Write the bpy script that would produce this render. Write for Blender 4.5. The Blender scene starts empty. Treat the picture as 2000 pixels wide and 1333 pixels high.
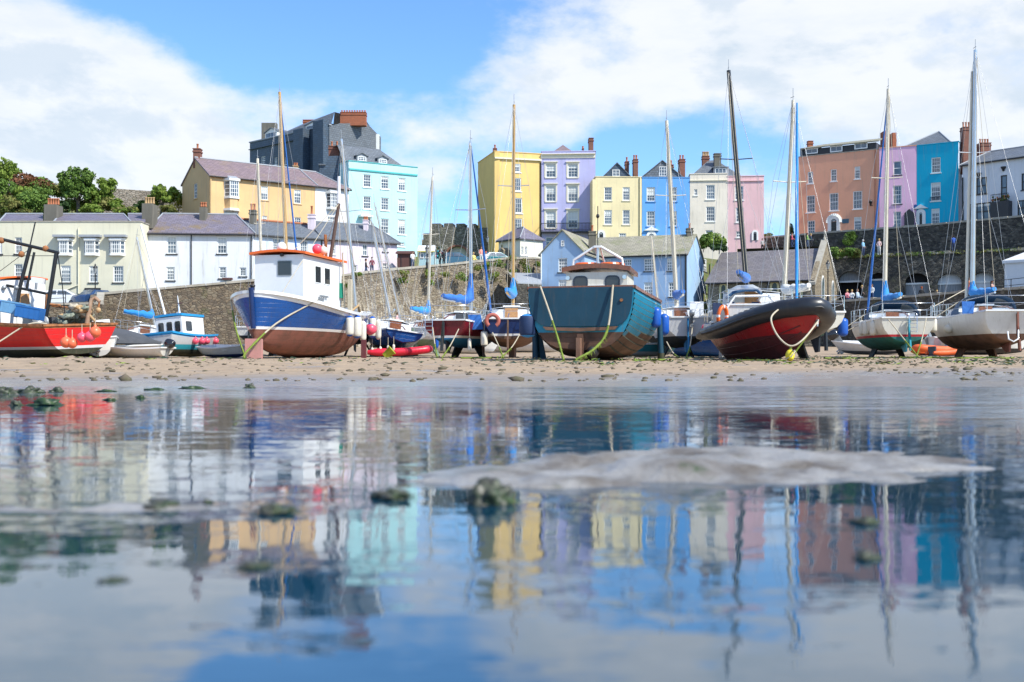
import bpy, math, random
from mathutils import Vector, Matrix, Euler, noise
R = math.radians
rnd = random.Random(7)
S = bpy.context.scene
COL = S.collection

# ---------------------------------------------------------------- camera
FPX, EYE, HOR = 2222.2, 0.2, 716.0
cd = bpy.data.cameras.new("camera")
cd.lens = 40.0; cd.sensor_width = 36.0
cd.shift_y = (HOR - 666.5) / 2000.0
cd.clip_start = 0.05; cd.clip_end = 6000
cd.dof.use_dof = True; cd.dof.focus_distance = 48.0; cd.dof.aperture_fstop = 5.0
cam = bpy.data.objects.new("camera", cd); COL.objects.link(cam)
cam.location = (0, 0, EYE); cam.rotation_euler = (R(90), 0, 0)
S.camera = cam

# ---------------------------------------------------------------- sun and sky
SUN_EL, SUN_AZ = 46.0, 54.0          # azimuth: degrees from the way back to the camera, towards the right
sv = Vector((math.sin(R(SUN_AZ)) * math.cos(R(SUN_EL)), -math.cos(R(SUN_AZ)) * math.cos(R(SUN_EL)), math.sin(R(SUN_EL))))
ld = bpy.data.lights.new("sun", 'SUN'); ld.energy = 3.1; ld.angle = R(0.53); ld.color = (1.0, 0.965, 0.87)
sun = bpy.data.objects.new("sun", ld); COL.objects.link(sun); sun.location = (60, -40, 60)
sun.rotation_euler = sv.to_track_quat('Z', 'Y').to_euler()
S.view_settings.view_transform = 'Standard'; S.view_settings.look = 'None'
S.view_settings.gamma = 1.0; S.view_settings.exposure = 1.0
S.render.engine = 'CYCLES'
S.cycles.max_bounces = 6; S.cycles.glossy_bounces = 4; S.cycles.diffuse_bounces = 3
S.cycles.caustics_reflective = False; S.cycles.caustics_refractive = False
S.cycles.use_denoising = True

class NT:
    """small helper round a node tree"""
    def __init__(s, tree):
        s.t = tree; s.n = tree.nodes; s.l = tree.links; s.n.clear()
    def add(s, typ, **kw):
        nd = s.n.new(typ)
        for k, v in kw.items():
            if k.startswith('i_'):
                key = k[2:]
                key = int(key) if key.isdigit() else key.replace('_', ' ')
                s.put(nd.inputs[key], v)
            else: setattr(nd, k, v)
        return nd
    def put(s, sock, v):
        if isinstance(v, bpy.types.NodeSocket): s.l.new(v, sock)
        elif isinstance(v, bpy.types.Node): s.l.new(v.outputs[0], sock)
        else: sock.default_value = v
    def math(s, op, a, b=0.0, c=None, clamp=False):
        nd = s.n.new('ShaderNodeMath'); nd.operation = op; nd.use_clamp = clamp
        s.put(nd.inputs[0], a); s.put(nd.inputs[1], b)
        if c is not None: s.put(nd.inputs[2], c)
        return nd.outputs[0]
    def vm(s, op, a, b=None, scale=None):
        nd = s.n.new('ShaderNodeVectorMath'); nd.operation = op
        s.put(nd.inputs[0], a)
        if b is not None: s.put(nd.inputs[1], b)
        if scale is not None: s.put(nd.inputs['Scale'], scale)
        return nd.outputs['Value'] if op in ('DOT_PRODUCT', 'LENGTH', 'DISTANCE') else nd.outputs[0]
    def mix(s, f, a, b, mode='MIX'):
        nd = s.n.new('ShaderNodeMix'); nd.data_type = 'RGBA'; nd.blend_type = mode
        s.put(nd.inputs[0], f); s.put(nd.inputs[6], a); s.put(nd.inputs[7], b)
        return nd.outputs[2]
    def noise(s, vec, scale, detail=4, rough=0.55, out=0, dist=0.0):
        nd = s.n.new('ShaderNodeTexNoise'); s.put(nd.inputs['Vector'], vec)
        nd.inputs['Scale'].default_value = scale; nd.inputs['Detail'].default_value = detail
        nd.inputs['Roughness'].default_value = rough; nd.inputs['Distortion'].default_value = dist
        return nd.outputs[out]
    def ramp(s, f, lo, hi, a=0.0, b=1.0, smooth=True):
        nd = s.n.new('ShaderNodeMapRange'); nd.interpolation_type = 'SMOOTHSTEP' if smooth else 'LINEAR'
        s.put(nd.inputs[0], f); s.put(nd.inputs[1], lo); s.put(nd.inputs[2], hi); s.put(nd.inputs[3], a); s.put(nd.inputs[4], b)
        return nd.outputs[0]

def c4(c): return (c[0], c[1], c[2], 1.0)

W = bpy.data.worlds.new("World"); S.world = W; W.use_nodes = True
w = NT(W.node_tree)
sky = w.add('ShaderNodeTexSky', sky_type='NISHITA', sun_disc=False)
sky.sun_elevation = R(SUN_EL); sky.sun_rotation = math.atan2(sv.x, sv.y)
sky.altitude = 0; sky.air_density = 1.0; sky.dust_density = 0.3; sky.ozone_density = 1.6
tc = w.add('ShaderNodeTexCoord')
dirv = tc.outputs['Generated']
sep = w.add('ShaderNodeSeparateXYZ', i_0=dirv)
# clouds: direction squeezed towards the horizon so that they flatten there
zz = w.math('ADD', w.math('ABSOLUTE', sep.outputs[2]), 0.22)
cv = w.add('ShaderNodeCombineXYZ', i_0=w.math('DIVIDE', sep.outputs[0], zz), i_1=w.math('DIVIDE', sep.outputs[1], zz), i_2=w.math('MULTIPLY', sep.outputs[2], 5.0))
cv3 = w.vm('SCALE', w.vm('MULTIPLY', dirv, (1.0, 1.0, 1.9)), scale=4.2)
n1 = w.noise(cv3, 1.15, 10, 0.58, dist=0.15)
n1s = w.noise(w.vm('ADD', cv3, (.10, -.04, .16)), 1.15, 10, 0.58, dist=0.15)
n2 = w.noise(w.vm('ADD', cv3, (3.1, 7.7, 1.3)), 3.4, 9, 0.6)
def blob(px, py, rx, ry, amp):
    d = Vector(((px - 1000) / FPX, 1.0, (HOR - py) / FPX)).normalized()
    # elliptical falloff round a direction
    dx = w.math('DIVIDE', w.math('SUBTRACT', sep.outputs[0], d.x), rx)
    dz = w.math('DIVIDE', w.math('SUBTRACT', sep.outputs[2], d.z), ry)
    q = w.math('ADD', w.math('MULTIPLY', dx, dx), w.math('MULTIPLY', dz, dz))
    front = w.math('GREATER_THAN', sep.outputs[1], 0.0)
    return w.math('MULTIPLY', w.math('MULTIPLY', w.math('POWER', 2.718, w.math('MULTIPLY', q, -1.0)), amp), front)
bias = 0.0
for b in [(80, 180, .17, .085, .30), (330, 250, .15, .045, .20), (640, 90, .11, .05, -.17), (840, 90, .13, .05, -.10), (480, 50, .10, .04, -.15),
          (1450, 90, .18, .07, .19), (1820, 150, .14, .08, .22), (990, 180, .08, .05, .08), (1330, 290, .14, .022, -.13), (860, 340, .07, .04, .03), (660, 190, .12, .05, -.09), (930, 140, .06, .04, .07), (1790, 60, .06, .025, -.16), (1180, 330, .05, .03, -.10), (950, 60, .06, .04, -.08), (1560, 200, .05, .015, -.08), (230, 20, .06, .02, -.18),
          (1050, 230, .05, .04, .08), (1450, 240, .12, .02, -.14), (640, 190, .07, .02, .10), (1990, 260, .05, .03, .12), (1960, 110, .03, .015, -.1), (120, 380, .2, .02, .1)]:
    bias = w.math('ADD', bias, blob(*b))
dens = w.math('ADD', w.math('ADD', w.math('MULTIPLY', w.math('SUBTRACT', n1, .085), 0.66), w.math('MULTIPLY', n2, 0.42)), bias)
cl = w.ramp(dens, 0.42, 0.68)
thick = w.ramp(dens, 0.56, 0.86)
cshade = w.noise(w.vm('ADD', cv, (0.25, 9.0, 0.6)), 2.9, 8, 0.62)
ccol = w.mix(w.math('MULTIPLY', w.math('ADD', w.ramp(w.math('SUBTRACT', n1s, n1), -.02, .10, 0, .75), w.ramp(cshade, .45, .7, 0, .4)), w.ramp(dens, 0.50, 0.72, .1, 1.0), clamp=True), c4((3.3, 3.38, 3.44)), c4((2.35, 2.68, 3.0)))
base_sky = w.mix(1.0, sky.outputs[0], c4((0.43, .60, .80)), 'MULTIPLY')
skyc = w.mix(w.math('MULTIPLY', cl, 0.93), base_sky, ccol)
bg = w.add('ShaderNodeBackground', i_0=skyc, i_1=0.15)
wo = w.add('ShaderNodeOutputWorld', i_0=bg)

# ---------------------------------------------------------------- materials
_mc = {}
def mat(name, col=(.5, .5, .5), rough=.5, metal=0.0, spec=.5, kind='plain', col2=None, sc=1.0, coat=0.0, amt=.1, **kw):
    key = (name,)
    if key in _mc: return _mc[key]
    m = bpy.data.materials.new(name); m.use_nodes = True; _mc[key] = m
    t = NT(m.node_tree)
    b = t.add('ShaderNodeBsdfPrincipled'); o = t.add('ShaderNodeOutputMaterial', i_0=b.outputs[0])
    b.inputs['Metallic'].default_value = metal; b.inputs['Roughness'].default_value = rough
    b.inputs['Specular IOR Level'].default_value = spec; b.inputs['Coat Weight'].default_value = coat
    b.inputs['Coat Roughness'].default_value = 0.08
    tcn = t.add('ShaderNodeTexCoord'); ob = tcn.outputs['Object']; uv = tcn.outputs['UV']
    col = c4(col); col2 = c4(col2) if col2 else tuple(x * .6 for x in col[:3]) + (1,)
    def bump(h, dist, stren=1.0):
        bp = t.add('ShaderNodeBump', i_Height=h); bp.inputs['Distance'].default_value = dist; bp.inputs['Strength'].default_value = stren
        t.l.new(bp.outputs[0], b.inputs['Normal'])
    if kind == 'plain':
        n = t.noise(ob, 3.0 * sc, 5, .6)
        f = t.ramp(n, .3, .75, 0, 1)
        c = t.mix(t.math('MULTIPLY', f, amt), col, col2)
        t.put(b.inputs['Base Color'], c)
        t.put(b.inputs['Roughness'], t.ramp(n, .2, .8, max(0, rough - .08), min(1, rough + .1)))
    elif kind == 'paint':       # house render: broad patchiness, faint runs below edges, fine grain
        big = t.noise(uv, .35, 5, .6)
        st = t.add('ShaderNodeMapping', i_Vector=uv); st.inputs['Scale'].default_value = (2.2, .16, 1)
        runs = t.ramp(t.noise(st.outputs[0], 1.6, 5, .65), .50, .80)
        c = t.mix(t.math('MULTIPLY', t.ramp(big, .3, .7), amt), col, tuple(x * .78 for x in col[:3]) + (1,))
        c = t.mix(t.math('MULTIPLY', runs, amt * .9), c, c4((.28, .26, .22)))
        t.put(b.inputs['Base Color'], c)
        bump(t.noise(uv, 14, 3, .6), .01, .5)
    elif kind == 'slate':
        br = t.add('ShaderNodeTexBrick', offset=.5)
        t.put(br.inputs['Vector'], uv); br.inputs['Scale'].default_value = 1.0
        br.inputs['Brick Width'].default_value = .42 * sc; br.inputs['Row Height'].default_value = .27 * sc
        br.inputs['Mortar Size'].default_value = .018; br.inputs['Mortar Smooth'].default_value = .3
        br.inputs['Color1'].default_value = col; br.inputs['Color2'].default_value = tuple(x * 1.35 for x in col[:3]) + (1,)
        br.inputs['Mortar'].default_value = tuple(x * .45 for x in col[:3]) + (1,)
        br.inputs['Bias'].default_value = -.1
        lich = t.ramp(t.math('ADD', t.math('MULTIPLY', t.noise(uv, .55, 7, .68), .8), t.math('MULTIPLY', t.noise(uv, 4.0, 4, .6), .2)), .48, .66)
        c = t.mix(t.math('MULTIPLY', lich, amt), br.outputs[0], col2)
        t.put(b.inputs['Base Color'], c)
        bump(t.math('ADD', br.outputs['Fac'], t.math('MULTIPLY', t.noise(uv, 9, 3), -.4)), -.02, .8)
    elif kind == 'stone':
        wv = t.vm('ADD', uv, t.vm('SCALE', t.noise(uv, 2.5, 3, .5, out=1), scale=.22))
        mp = t.add('ShaderNodeMapping', i_Vector=wv); mp.inputs['Scale'].default_value = (1.0, 1.9, 1)
        vo = t.add('ShaderNodeTexVoronoi', feature='F1'); t.put(vo.inputs['Vector'], mp.outputs[0]); vo.inputs['Scale'].default_value = 2.7 * sc
        ve = t.add('ShaderNodeTexVoronoi', feature='DISTANCE_TO_EDGE'); t.put(ve.inputs['Vector'], mp.outputs[0]); ve.inputs['Scale'].default_value = 2.7 * sc
        sx = t.add('ShaderNodeSeparateColor', i_0=vo.outputs['Color'])
        c = t.mix(sx.outputs[0], col, col2)
        c = t.mix(t.math('MULTIPLY', t.ramp(sx.outputs[1], .55, .95), .55), c, c4(kw.get('col3', (.42, .38, .32))))
        c = t.mix(t.ramp(ve.outputs[0], .0, .09, .8, 0), c, c4(kw.get('mortar', (.09, .08, .065))))
        big = t.ramp(t.noise(uv, .22, 6, .6), .35, .68)
        c = t.mix(t.math('MULTIPLY', big, .45), c, tuple(x * .5 for x in col[:3]) + (1,))
        if kw.get('streak'):     # white lime runs down the quay
            st = t.add('ShaderNodeMapping', i_Vector=uv); st.inputs['Scale'].default_value = (2.6, .55, 1)
            sn = t.noise(st.outputs[0], 1.5, 7, .72)
            zf = t.ramp(t.add('ShaderNodeSeparateXYZ', i_0=uv).outputs[1], kw['streak'][0], kw['streak'][1], 1, 0)
            c = t.mix(t.math('MULTIPLY', t.ramp(sn, .47, .58), t.math('MULTIPLY', zf, .85)), c, c4((.52, .46, .36)))
        if kw.get('weed'):       # dark weed band at the foot
            zf = t.ramp(t.math('ADD', t.add('ShaderNodeSeparateXYZ', i_0=uv).outputs[1], t.math('MULTIPLY', t.noise(uv, .8, 4), 2.0)), kw['weed'], kw['weed'] + 1.2, 1, 0)
            c = t.mix(t.math('MULTIPLY', zf, .8), c, c4((.035, .037, .02)))
        if kw.get('plant'):      # moss and small growth near the coping
            gn = t.ramp(t.noise(uv, .9, 7, .7), .56, .66)
            c = t.mix(t.math('MULTIPLY', gn, kw['plant']), c, c4((.12, .15, .045)))
        t.put(b.inputs['Base Color'], c)
        bump(t.math('ADD', t.ramp(ve.outputs[0], 0, .14), t.math('MULTIPLY', t.noise(uv, 8, 4), .5)), .05, .9)
    elif kind == 'brick':
        br = t.add('ShaderNodeTexBrick', offset=.5)
        t.put(br.inputs['Vector'], uv); br.inputs['Brick Width'].default_value = .24; br.inputs['Row Height'].default_value = .085
        br.inputs['Mortar Size'].default_value = .01; br.inputs['Scale'].default_value = 1.0
        br.inputs['Color1'].default_value = col; br.inputs['Color2'].default_value = tuple(x * .75 for x in col[:3]) + (1,)
        br.inputs['Mortar'].default_value = tuple(x * .6 + .05 for x in col[:3]) + (1,)
        t.put(b.inputs['Base Color'], t.mix(t.math('MULTIPLY', t.ramp(t.noise(uv, 1.2, 5), .45, .7), .5), br.outputs[0], col2))
    elif kind == 'leaf':
        n = t.noise(ob, .8, 3, .6); n2_ = t.noise(ob, 5.0, 2, .5)
        c = t.mix(t.ramp(t.math('ADD', t.math('MULTIPLY', n, .6), t.math('MULTIPLY', n2_, .4)), .35, .65), col, col2)
        t.put(b.inputs['Base Color'], c)
        tr = t.add('ShaderNodeBsdfTranslucent', i_0=c)
        mx = t.add('ShaderNodeMixShader', i_0=.25, i_1=b.outputs[0], i_2=tr.outputs[0]); t.l.new(mx.outputs[0], o.inputs[0])
    elif kind == 'hull':        # painted hull: slight scuffs, run marks, grime low down
        n = t.noise(ob, 1.6, 6, .65)
        st = t.add('ShaderNodeMapping', i_Vector=ob); st.inputs['Scale'].default_value = (7, 7, .8)
        runs = t.ramp(t.noise(st.outputs[0], 1.3, 6, .7), .5, .75)
        c = t.mix(t.math('MULTIPLY', t.ramp(n, .4, .7), amt), col, col2)
        c = t.mix(t.math('MULTIPLY', runs, amt * .6), c, c4(kw.get('col3', (.12, .09, .06))))
        t.put(b.inputs['Base Color'], c)
        t.put(b.inputs['Roughness'], t.ramp(n, .25, .75, rough, min(1, rough + .2)))
        bump(t.noise(ob, 2.0, 3), .012, .5)
        if kw.get('planks'):
            zz_ = t.add('ShaderNodeSeparateXYZ', i_0=ob).outputs[2]; pl_ = t.ramp(t.math('ABSOLUTE', t.math('SINE', t.math('ADD', t.math('MULTIPLY', zz_, 19.0), t.math('MULTIPLY', n, .8)))), 0, .16)
            t.put(b.inputs['Base Color'], t.mix(t.math('MULTIPLY', t.math('SUBTRACT', 1.0, pl_), .45), c, tuple(x * .35 for x in col[:3]) + (1,)))
            bump(t.math('ADD', pl_, t.math('MULTIPLY', t.noise(ob, 2.0, 3), .6)), .012, .6)
    elif kind == 'wood':
        st = t.add('ShaderNodeMapping', i_Vector=ob); st.inputs['Scale'].default_value = kw.get('grain', (1.2, 10, 10))
        n = t.noise(st.outputs[0], 2.0, 6, .65)
        t.put(b.inputs['Base Color'], t.mix(t.ramp(n, .3, .7), col, col2))
        bump(n, .01, .4)
    elif kind == 'glass':
        n = t.noise(uv, .6, 2)
        t.put(b.inputs['Base Color'], t.mix(t.ramp(n, .35, .65), col, col2))
        bump(t.noise(uv, 1.3, 2), .012, .3)
    elif kind == 'cloth':
        n = t.noise(ob, 4.0, 5, .6)
        t.put(b.inputs['Base Color'], t.mix(t.math('MULTIPLY', t.ramp(n, .35, .7), .4), col, col2))
        bump(t.noise(ob, 7, 4, .6), .03, .7)
        b.inputs['Sheen Weight'].default_value = .15
    return m

def paint(name, c, amt=.6, rough=.85): return mat(name, c, rough, kind='paint', spec=.25, amt=amt)
M = {}
M['trim'] = mat('white_trim_paint', (.80, .80, .77), .45, amt=.1)
M['cream_trim'] = mat('cream_trim_paint', (.76, .70, .55), .6, amt=.15)
M['glass'] = mat('window_glass', (.045, .06, .08), .06, spec=.9, kind='glass', col2=(.14, .17, .20))
M['blind'] = mat('window_blind', (.62, .63, .60), .35, coat=.6, amt=.1)
M['slate'] = mat('purple_grey_slate', (.15, .135, .18), .55, kind='slate', col2=(.20, .16, .085), amt=.55)
M['slate_lichen'] = mat('lichened_slate', (.16, .14, .175), .6, kind='slate', col2=(.21, .15, .06), amt=.8)
M['slate_red'] = mat('weathered_mauve_slate', (.20, .145, .155), .6, kind='slate', col2=(.27, .20, .11), amt=.5)
M['slate_grey'] = mat('blue_grey_slate', (.12, .135, .155), .5, kind='slate', col2=(.17, .17, .14), amt=.35)
M['slate_moss'] = mat('mossy_stone_tile', (.27, .25, .19), .8, kind='slate', col2=(.17, .19, .07), amt=.75, sc=1.15)
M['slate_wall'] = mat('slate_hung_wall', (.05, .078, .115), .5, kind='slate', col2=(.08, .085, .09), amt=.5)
M['slate_wall_lit'] = mat('slate_hung_wall_lit', (.115, .13, .15), .6, kind='slate', col2=(.16, .165, .165), amt=.5)  # lit copy of the slate wall: sunlight on the gable put into the colour
M['brick'] = mat('orange_brick', (.40, .12, .05), .85, kind='brick', col2=(.22, .09, .05))
M['brick_old'] = mat('old_red_brick', (.25, .095, .06), .85, kind='brick', col2=(.12, .07, .05))
M['pot'] = mat('terracotta_pot', (.42, .15, .07), .8, amt=.4)
M['pot_buff'] = mat('buff_pot', (.45, .30, .15), .8, amt=.4)
M['stone_chimney'] = mat('rendered_grey_chimney', (.16, .15, .125), .9, kind='paint', amt=.9, spec=.2)
M['quay'] = mat('quay_rubble_stone', (.33, .27, .19), .9, kind='stone', col2=(.17, .14, .11), streak=(4.5, 8.6), weed=1.5, plant=.25, spec=.2)
M['quay_dark'] = mat('dark_quay_stone', (.12, .108, .088), .9, kind='stone', col2=(.055, .05, .045), col3=(.24, .21, .17), weed=1.6, plant=.3, spec=.2)
M['quay_left'] = mat('brown_quay_stone', (.24, .185, .125), .9, kind='stone', col2=(.10, .085, .07), col3=(.3, .26, .19), weed=1.8, plant=.3, spec=.2)
M['arch_stone'] = mat('blackened_rubble_stone', (.115, .108, .092), .9, kind='stone', col2=(.04, .04, .04), col3=(.26, .235, .19), plant=.25, spec=.2)
M['hill_stone'] = mat('dry_stone', (.46, .39, .31), .95, kind='stone', col2=(.28, .23, .18), col3=(.42, .38, .32), mortar=(.1, .085, .065), spec=.15, plant=.3)
M['church_stone'] = mat('buff_church_stone', (.38, .31, .21), .9, kind='stone', col2=(.22, .175, .125), col3=(.40, .35, .27), mortar=(.2, .17, .13), spec=.15)
M['coping'] = mat('coping_stone', (.40, .37, .31), .9, kind='plain', col2=(.2, .18, .14), amt=.6, sc=.6)
M['iron'] = mat('black_iron', (.015, .016, .018), .4, amt=.2)
M['lead'] = mat('lead_flashing', (.33, .35, .38), .5, amt=.3)
M['tarmac'] = mat('road_tarmac', (.07, .068, .065), .9, amt=.4)
M['grass'] = mat('rough_grass', (.11, .17, .04), .9, kind='leaf', col2=(.22, .19, .08))
M['bark'] = mat('grey_bark', (.17, .14, .11), .9, kind='wood', col2=(.08, .065, .05), grain=(6, 6, 1))

# ---------------------------------------------------------------- mesh builder
class MB:
    def __init__(s): s.v = []; s.f = []; s.m = []; s.mats = []; s.sm = []
    def mi(s, m):
        if isinstance(m, str): m = M[m]
        if m not in s.mats: s.mats.append(m)
        return s.mats.index(m)
    def face(s, pts, m, smooth=False):
        i0 = len(s.v); s.v.extend(Vector(p) for p in pts); s.f.append(tuple(range(i0, i0 + len(pts)))); s.m.append(s.mi(m)); s.sm.append(smooth)
    def grid(s, rows, m, smooth=True, close_u=False, close_v=False, flip=False, mfun=None):
        """rows: list of equally long point lists"""
        i0 = len(s.v); nr = len(rows); nc = len(rows[0])
        for r in rows: s.v.extend(Vector(p) for p in r)
        mi = s.mi(m)
        for i in range(nr if close_v else nr - 1):
            for j in range(nc if close_u else nc - 1):
                a = i0 + i * nc + j; b = i0 + i * nc + (j + 1) % nc
                c = i0 + ((i + 1) % nr) * nc + (j + 1) % nc; d = i0 + ((i + 1) % nr) * nc + j
                s.f.append((a, d, c, b) if flip else (a, b, c, d))
                s.m.append(s.mi(mfun(i, j)) if mfun else mi); s.sm.append(smooth)
    def box(s, x0, x1, y0, y1, z0, z1, m, T=None):
        c = [Vector((x, y, z)) for z in (z0, z1) for y in (y0, y1) for x in (x0, x1)]
        if T is not None: c = [T @ p for p in c]
        i0 = len(s.v); s.v.extend(c); mi = s.mi(m)
        for q in ((0, 2, 3, 1), (4, 5, 7, 6), (0, 1, 5, 4), (2, 6, 7, 3), (0, 4, 6, 2), (1, 3, 7, 5)):
            s.f.append(tuple(i0 + k for k in q)); s.m.append(mi); s.sm.append(False)
    def prism(s, poly, off, m, m_side=None):
        """closed slab: polygon swept by off"""
        off = Vector(off); a = [Vector(p) for p in poly]; b = [p + off for p in a]
        s.face(a, m); s.face(b[::-1], m)
        n = len(a)
        for i in range(n):
            j = (i + 1) % n; s.face([a[j], a[i], b[i], b[j]], m_side or m)
    def tube(s, pts, r, m, n=8, cap=True, smooth=True, flat=1.0):
        pts = [Vector(p) for p in pts]
        rs = r if isinstance(r, (list, tuple)) else [r] * len(pts)
        rows = []; up = Vector((0, 0, 1))
        d0 = (pts[1] - pts[0]).normalized()
        if abs(d0.z) > .9: up = Vector((1, 0, 0))
        for i, p in enumerate(pts):
            d = (pts[min(i + 1, len(pts) - 1)] - pts[max(i - 1, 0)])
            if d.length < 1e-9: d = Vector((0, 0, 1))
            d.normalize()
            a = d.cross(up)
            if a.length < 1e-6: a = Vector((1, 0, 0))
            a.normalize(); b = a.cross(d).normalized(); up = b
            rows.append([p + a * (math.cos(2 * math.pi * k / n) * rs[i]) + b * (math.sin(2 * math.pi * k / n) * rs[i] * flat) for k in range(n)])
        s.grid(rows, m, smooth, close_u=True, flip=True)
        if cap: s.face(rows[0], m); s.face(rows[-1][::-1], m)
    def lathe(s, prof, m, n=14, T=None, ends=True, mfun=None):
        """prof: (radius, height) from the bottom up"""
        rows = []
        for r, z in prof:
            row = [Vector((math.cos(2 * math.pi * k / n) * r, math.sin(2 * math.pi * k / n) * r, z)) for k in range(n)]
            rows.append([T @ p for p in row] if T is not None else row)
        s.grid(rows, m, True, close_u=True, mfun=mfun)
        if ends: s.face(rows[0][::-1], m); s.face(rows[-1], m)
    def ball(s, c, r, m, n=12, squash=(1, 1, 1), rough=0.0, seed=0):
        rows = []
        for i in range(n // 2 + 1):
            th = math.pi * i / (n // 2); row = []
            for k in range(n):
                ph = 2 * math.pi * k / n
                d = Vector((math.sin(th) * math.cos(ph), math.sin(th) * math.sin(ph), -math.cos(th)))
                rr = r * (1 + rough * noise.noise(d * 1.7 + Vector((seed, seed * .7, 0))))
                row.append(Vector(c) + Vector((d.x * rr * squash[0], d.y * rr * squash[1], d.z * rr * squash[2])))
            rows.append(row)
        s.grid(rows, m, True, close_u=True)
    def build(s, name, parent=None, org=(0, 0, 0), label=None, weld=False):
        org = Vector(org)
        me = bpy.data.meshes.new(name)
        me.from_pydata([tuple(p - org) for p in s.v], [], s.f)
        for m in s.mats: me.materials.append(m)
        me.polygons.foreach_set('material_index', s.m); me.polygons.foreach_set('use_smooth', s.sm)
        uvl = me.uv_layers.new(name='UVMap'); data = []
        Z = Vector((0, 0, 1)); V = s.v
        for f in s.f:
            a, b_, c_ = V[f[0]], V[f[1]], V[f[2]]
            nn = (b_ - a).cross(c_ - a)
            if nn.length < 1e-12 and len(f) > 3: nn = (c_ - a).cross(V[f[3]] - a)
            if nn.length < 1e-12: nn = Vector((0, 0, 1))
            nn.normalize()
            if abs(nn.z) > .97:
                for k in f: data += [V[k].x, V[k].y]
            else:
                tt = Z.cross(nn).normalized(); bb = nn.cross(tt)
                for k in f: data += [V[k].dot(tt), V[k].dot(bb)]
        uvl.data.foreach_set('uv', data)
        me.update()
        if weld:
            import bmesh
            bm = bmesh.new(); bm.from_mesh(me); bmesh.ops.remove_doubles(bm, verts=bm.verts, dist=1e-4); bm.to_mesh(me); bm.free()
        o = bpy.data.objects.new(name, me); COL.objects.link(o)
        if parent is not None: o.parent = parent
        else: o.location = org
        if label: o['label'] = label
        return o

def thing(name, label, cat, loc=(0, 0, 0), rot=(0, 0, 0), group=None):
    o = bpy.data.objects.new(name, None); COL.objects.link(o); o.empty_display_size = .3
    o.location = loc; o.rotation_euler = rot; o['label'] = label; o['category'] = cat
    if group: o['group'] = group
    return o
def tag(o, label, cat, group=None, kind=None):
    if label: o['label'] = label
    if cat: o['category'] = cat
    if group: o['group'] = group
    if kind: o['kind'] = kind
    return o
def P(px, py, D): return Vector(((px - 1000) * D / FPX, D, EYE + (HOR - py) * D / FPX))
def G(px, D, z=0.0): return Vector(((px - 1000) * D / FPX, D, z))
def ZP(py, D): return EYE + (HOR - py) * D / FPX
def copy_tree(o, loc=None, rot=None, scale=None, label=None, parent=None):
    c = o.copy(); COL.objects.link(c)
    if parent is not None: c.parent = parent
    if loc is not None: c.location = loc
    if rot is not None: c.rotation_euler = rot
    if scale is not None: c.scale = scale if hasattr(scale, '__len__') else (scale,) * 3
    if label: c['label'] = label
    for ch in [q for q in o.children]: copy_tree(ch, parent=c)
    return c
# ---------------------------------------------------------------- ground, water
def ground_z(x, y):
    """sand: from the puddle bed up to the foot of the quay"""
    if y < 11.3: z = -.06 + .06 * (y / 11.3) ** 2
    elif y < 33: z = .35 * ((y - 11.3) / 21.7) ** 1.05
    elif y < 60: z = .35 + (y - 33) * .0155
    elif y < 140: z = .77 + (y - 60) * .028
    else: z = 3.0
    # left side has a low crest in front of the boats
    side = max(0, min(1, (-x - 3) / 10))
    z += side * .10 * math.exp(-((y - 31) / 4.5) ** 2)
    if 8 < y < 110:
        a = min(1, (y - 8) / 6) * (1 if y > 14 else .5)
        z += a * (.020 * noise.noise((x * .5, y * .35, 0)) + .018 * noise.noise((x * 2.1, y * 1.6, 3)))
        l = noise.noise((x * 3.3, y * 3.1, 9)) + .5 * noise.noise((x * 7, y * 7, 2))
        z += .085 * max(0, l - .36) * min(1, max(0, (y - 12.5) / 3))
    # silt bars standing out of the puddle close to the lens
    if y < 9:
        def bar(cx, cy, rx, ry, h, ang=0, sd=0):
            dx, dy = x - cx, y - cy; ca, sa = math.cos(ang), math.sin(ang)
            q = math.hypot((dx * ca + dy * sa) / rx, (-dx * sa + dy * ca) / ry)
            q += .42 * noise.noise((x * 2.6 + sd, y * 5, sd)) + .26 * noise.noise((x * 8, y * 15, sd)) + .12 * noise.noise((x * 22, y * 34, sd))
            return h * max(0, 1 - q * q) if q < 1 else 0
        b = bar(.50, 2.36, .48, .44, .036, -.05, 1) + bar(.02, 2.10, .40, .26, .026, .1, 4) + bar(.40, 1.95, .46, .13, .018, .1, 6) + bar(1.3, 2.0, .4, .05, .014, 0, 9) + bar(-.95, 2.3, .4, .04, .014, 0, 12)
        b += bar(1.9, 2.6, .25, .3, .0)
        b += bar(-.62, 1.60, .34, .05, .018, .05, 7) + bar(.62, 1.42, .35, .035, .010, 0, 5) + bar(-.15, 1.22, .10, .03, .012, 0, 3)
        b += bar(-2.1, 5.9, 1.5, .16, .0)
        b -= .030 * max(0, noise.noise((x * 3.4, y * 8, 20)) + .5 * noise.noise((x * 9, y * 19, 2)) + .08) * (1 if b > 0 else 0)
        if b > 0: z = max(z, -.012 + b) + .0022 * noise.noise((x * 9, y * 14, 0)) + .0022 * noise.noise((x * 22, y * 30, 4))
    return z

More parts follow.
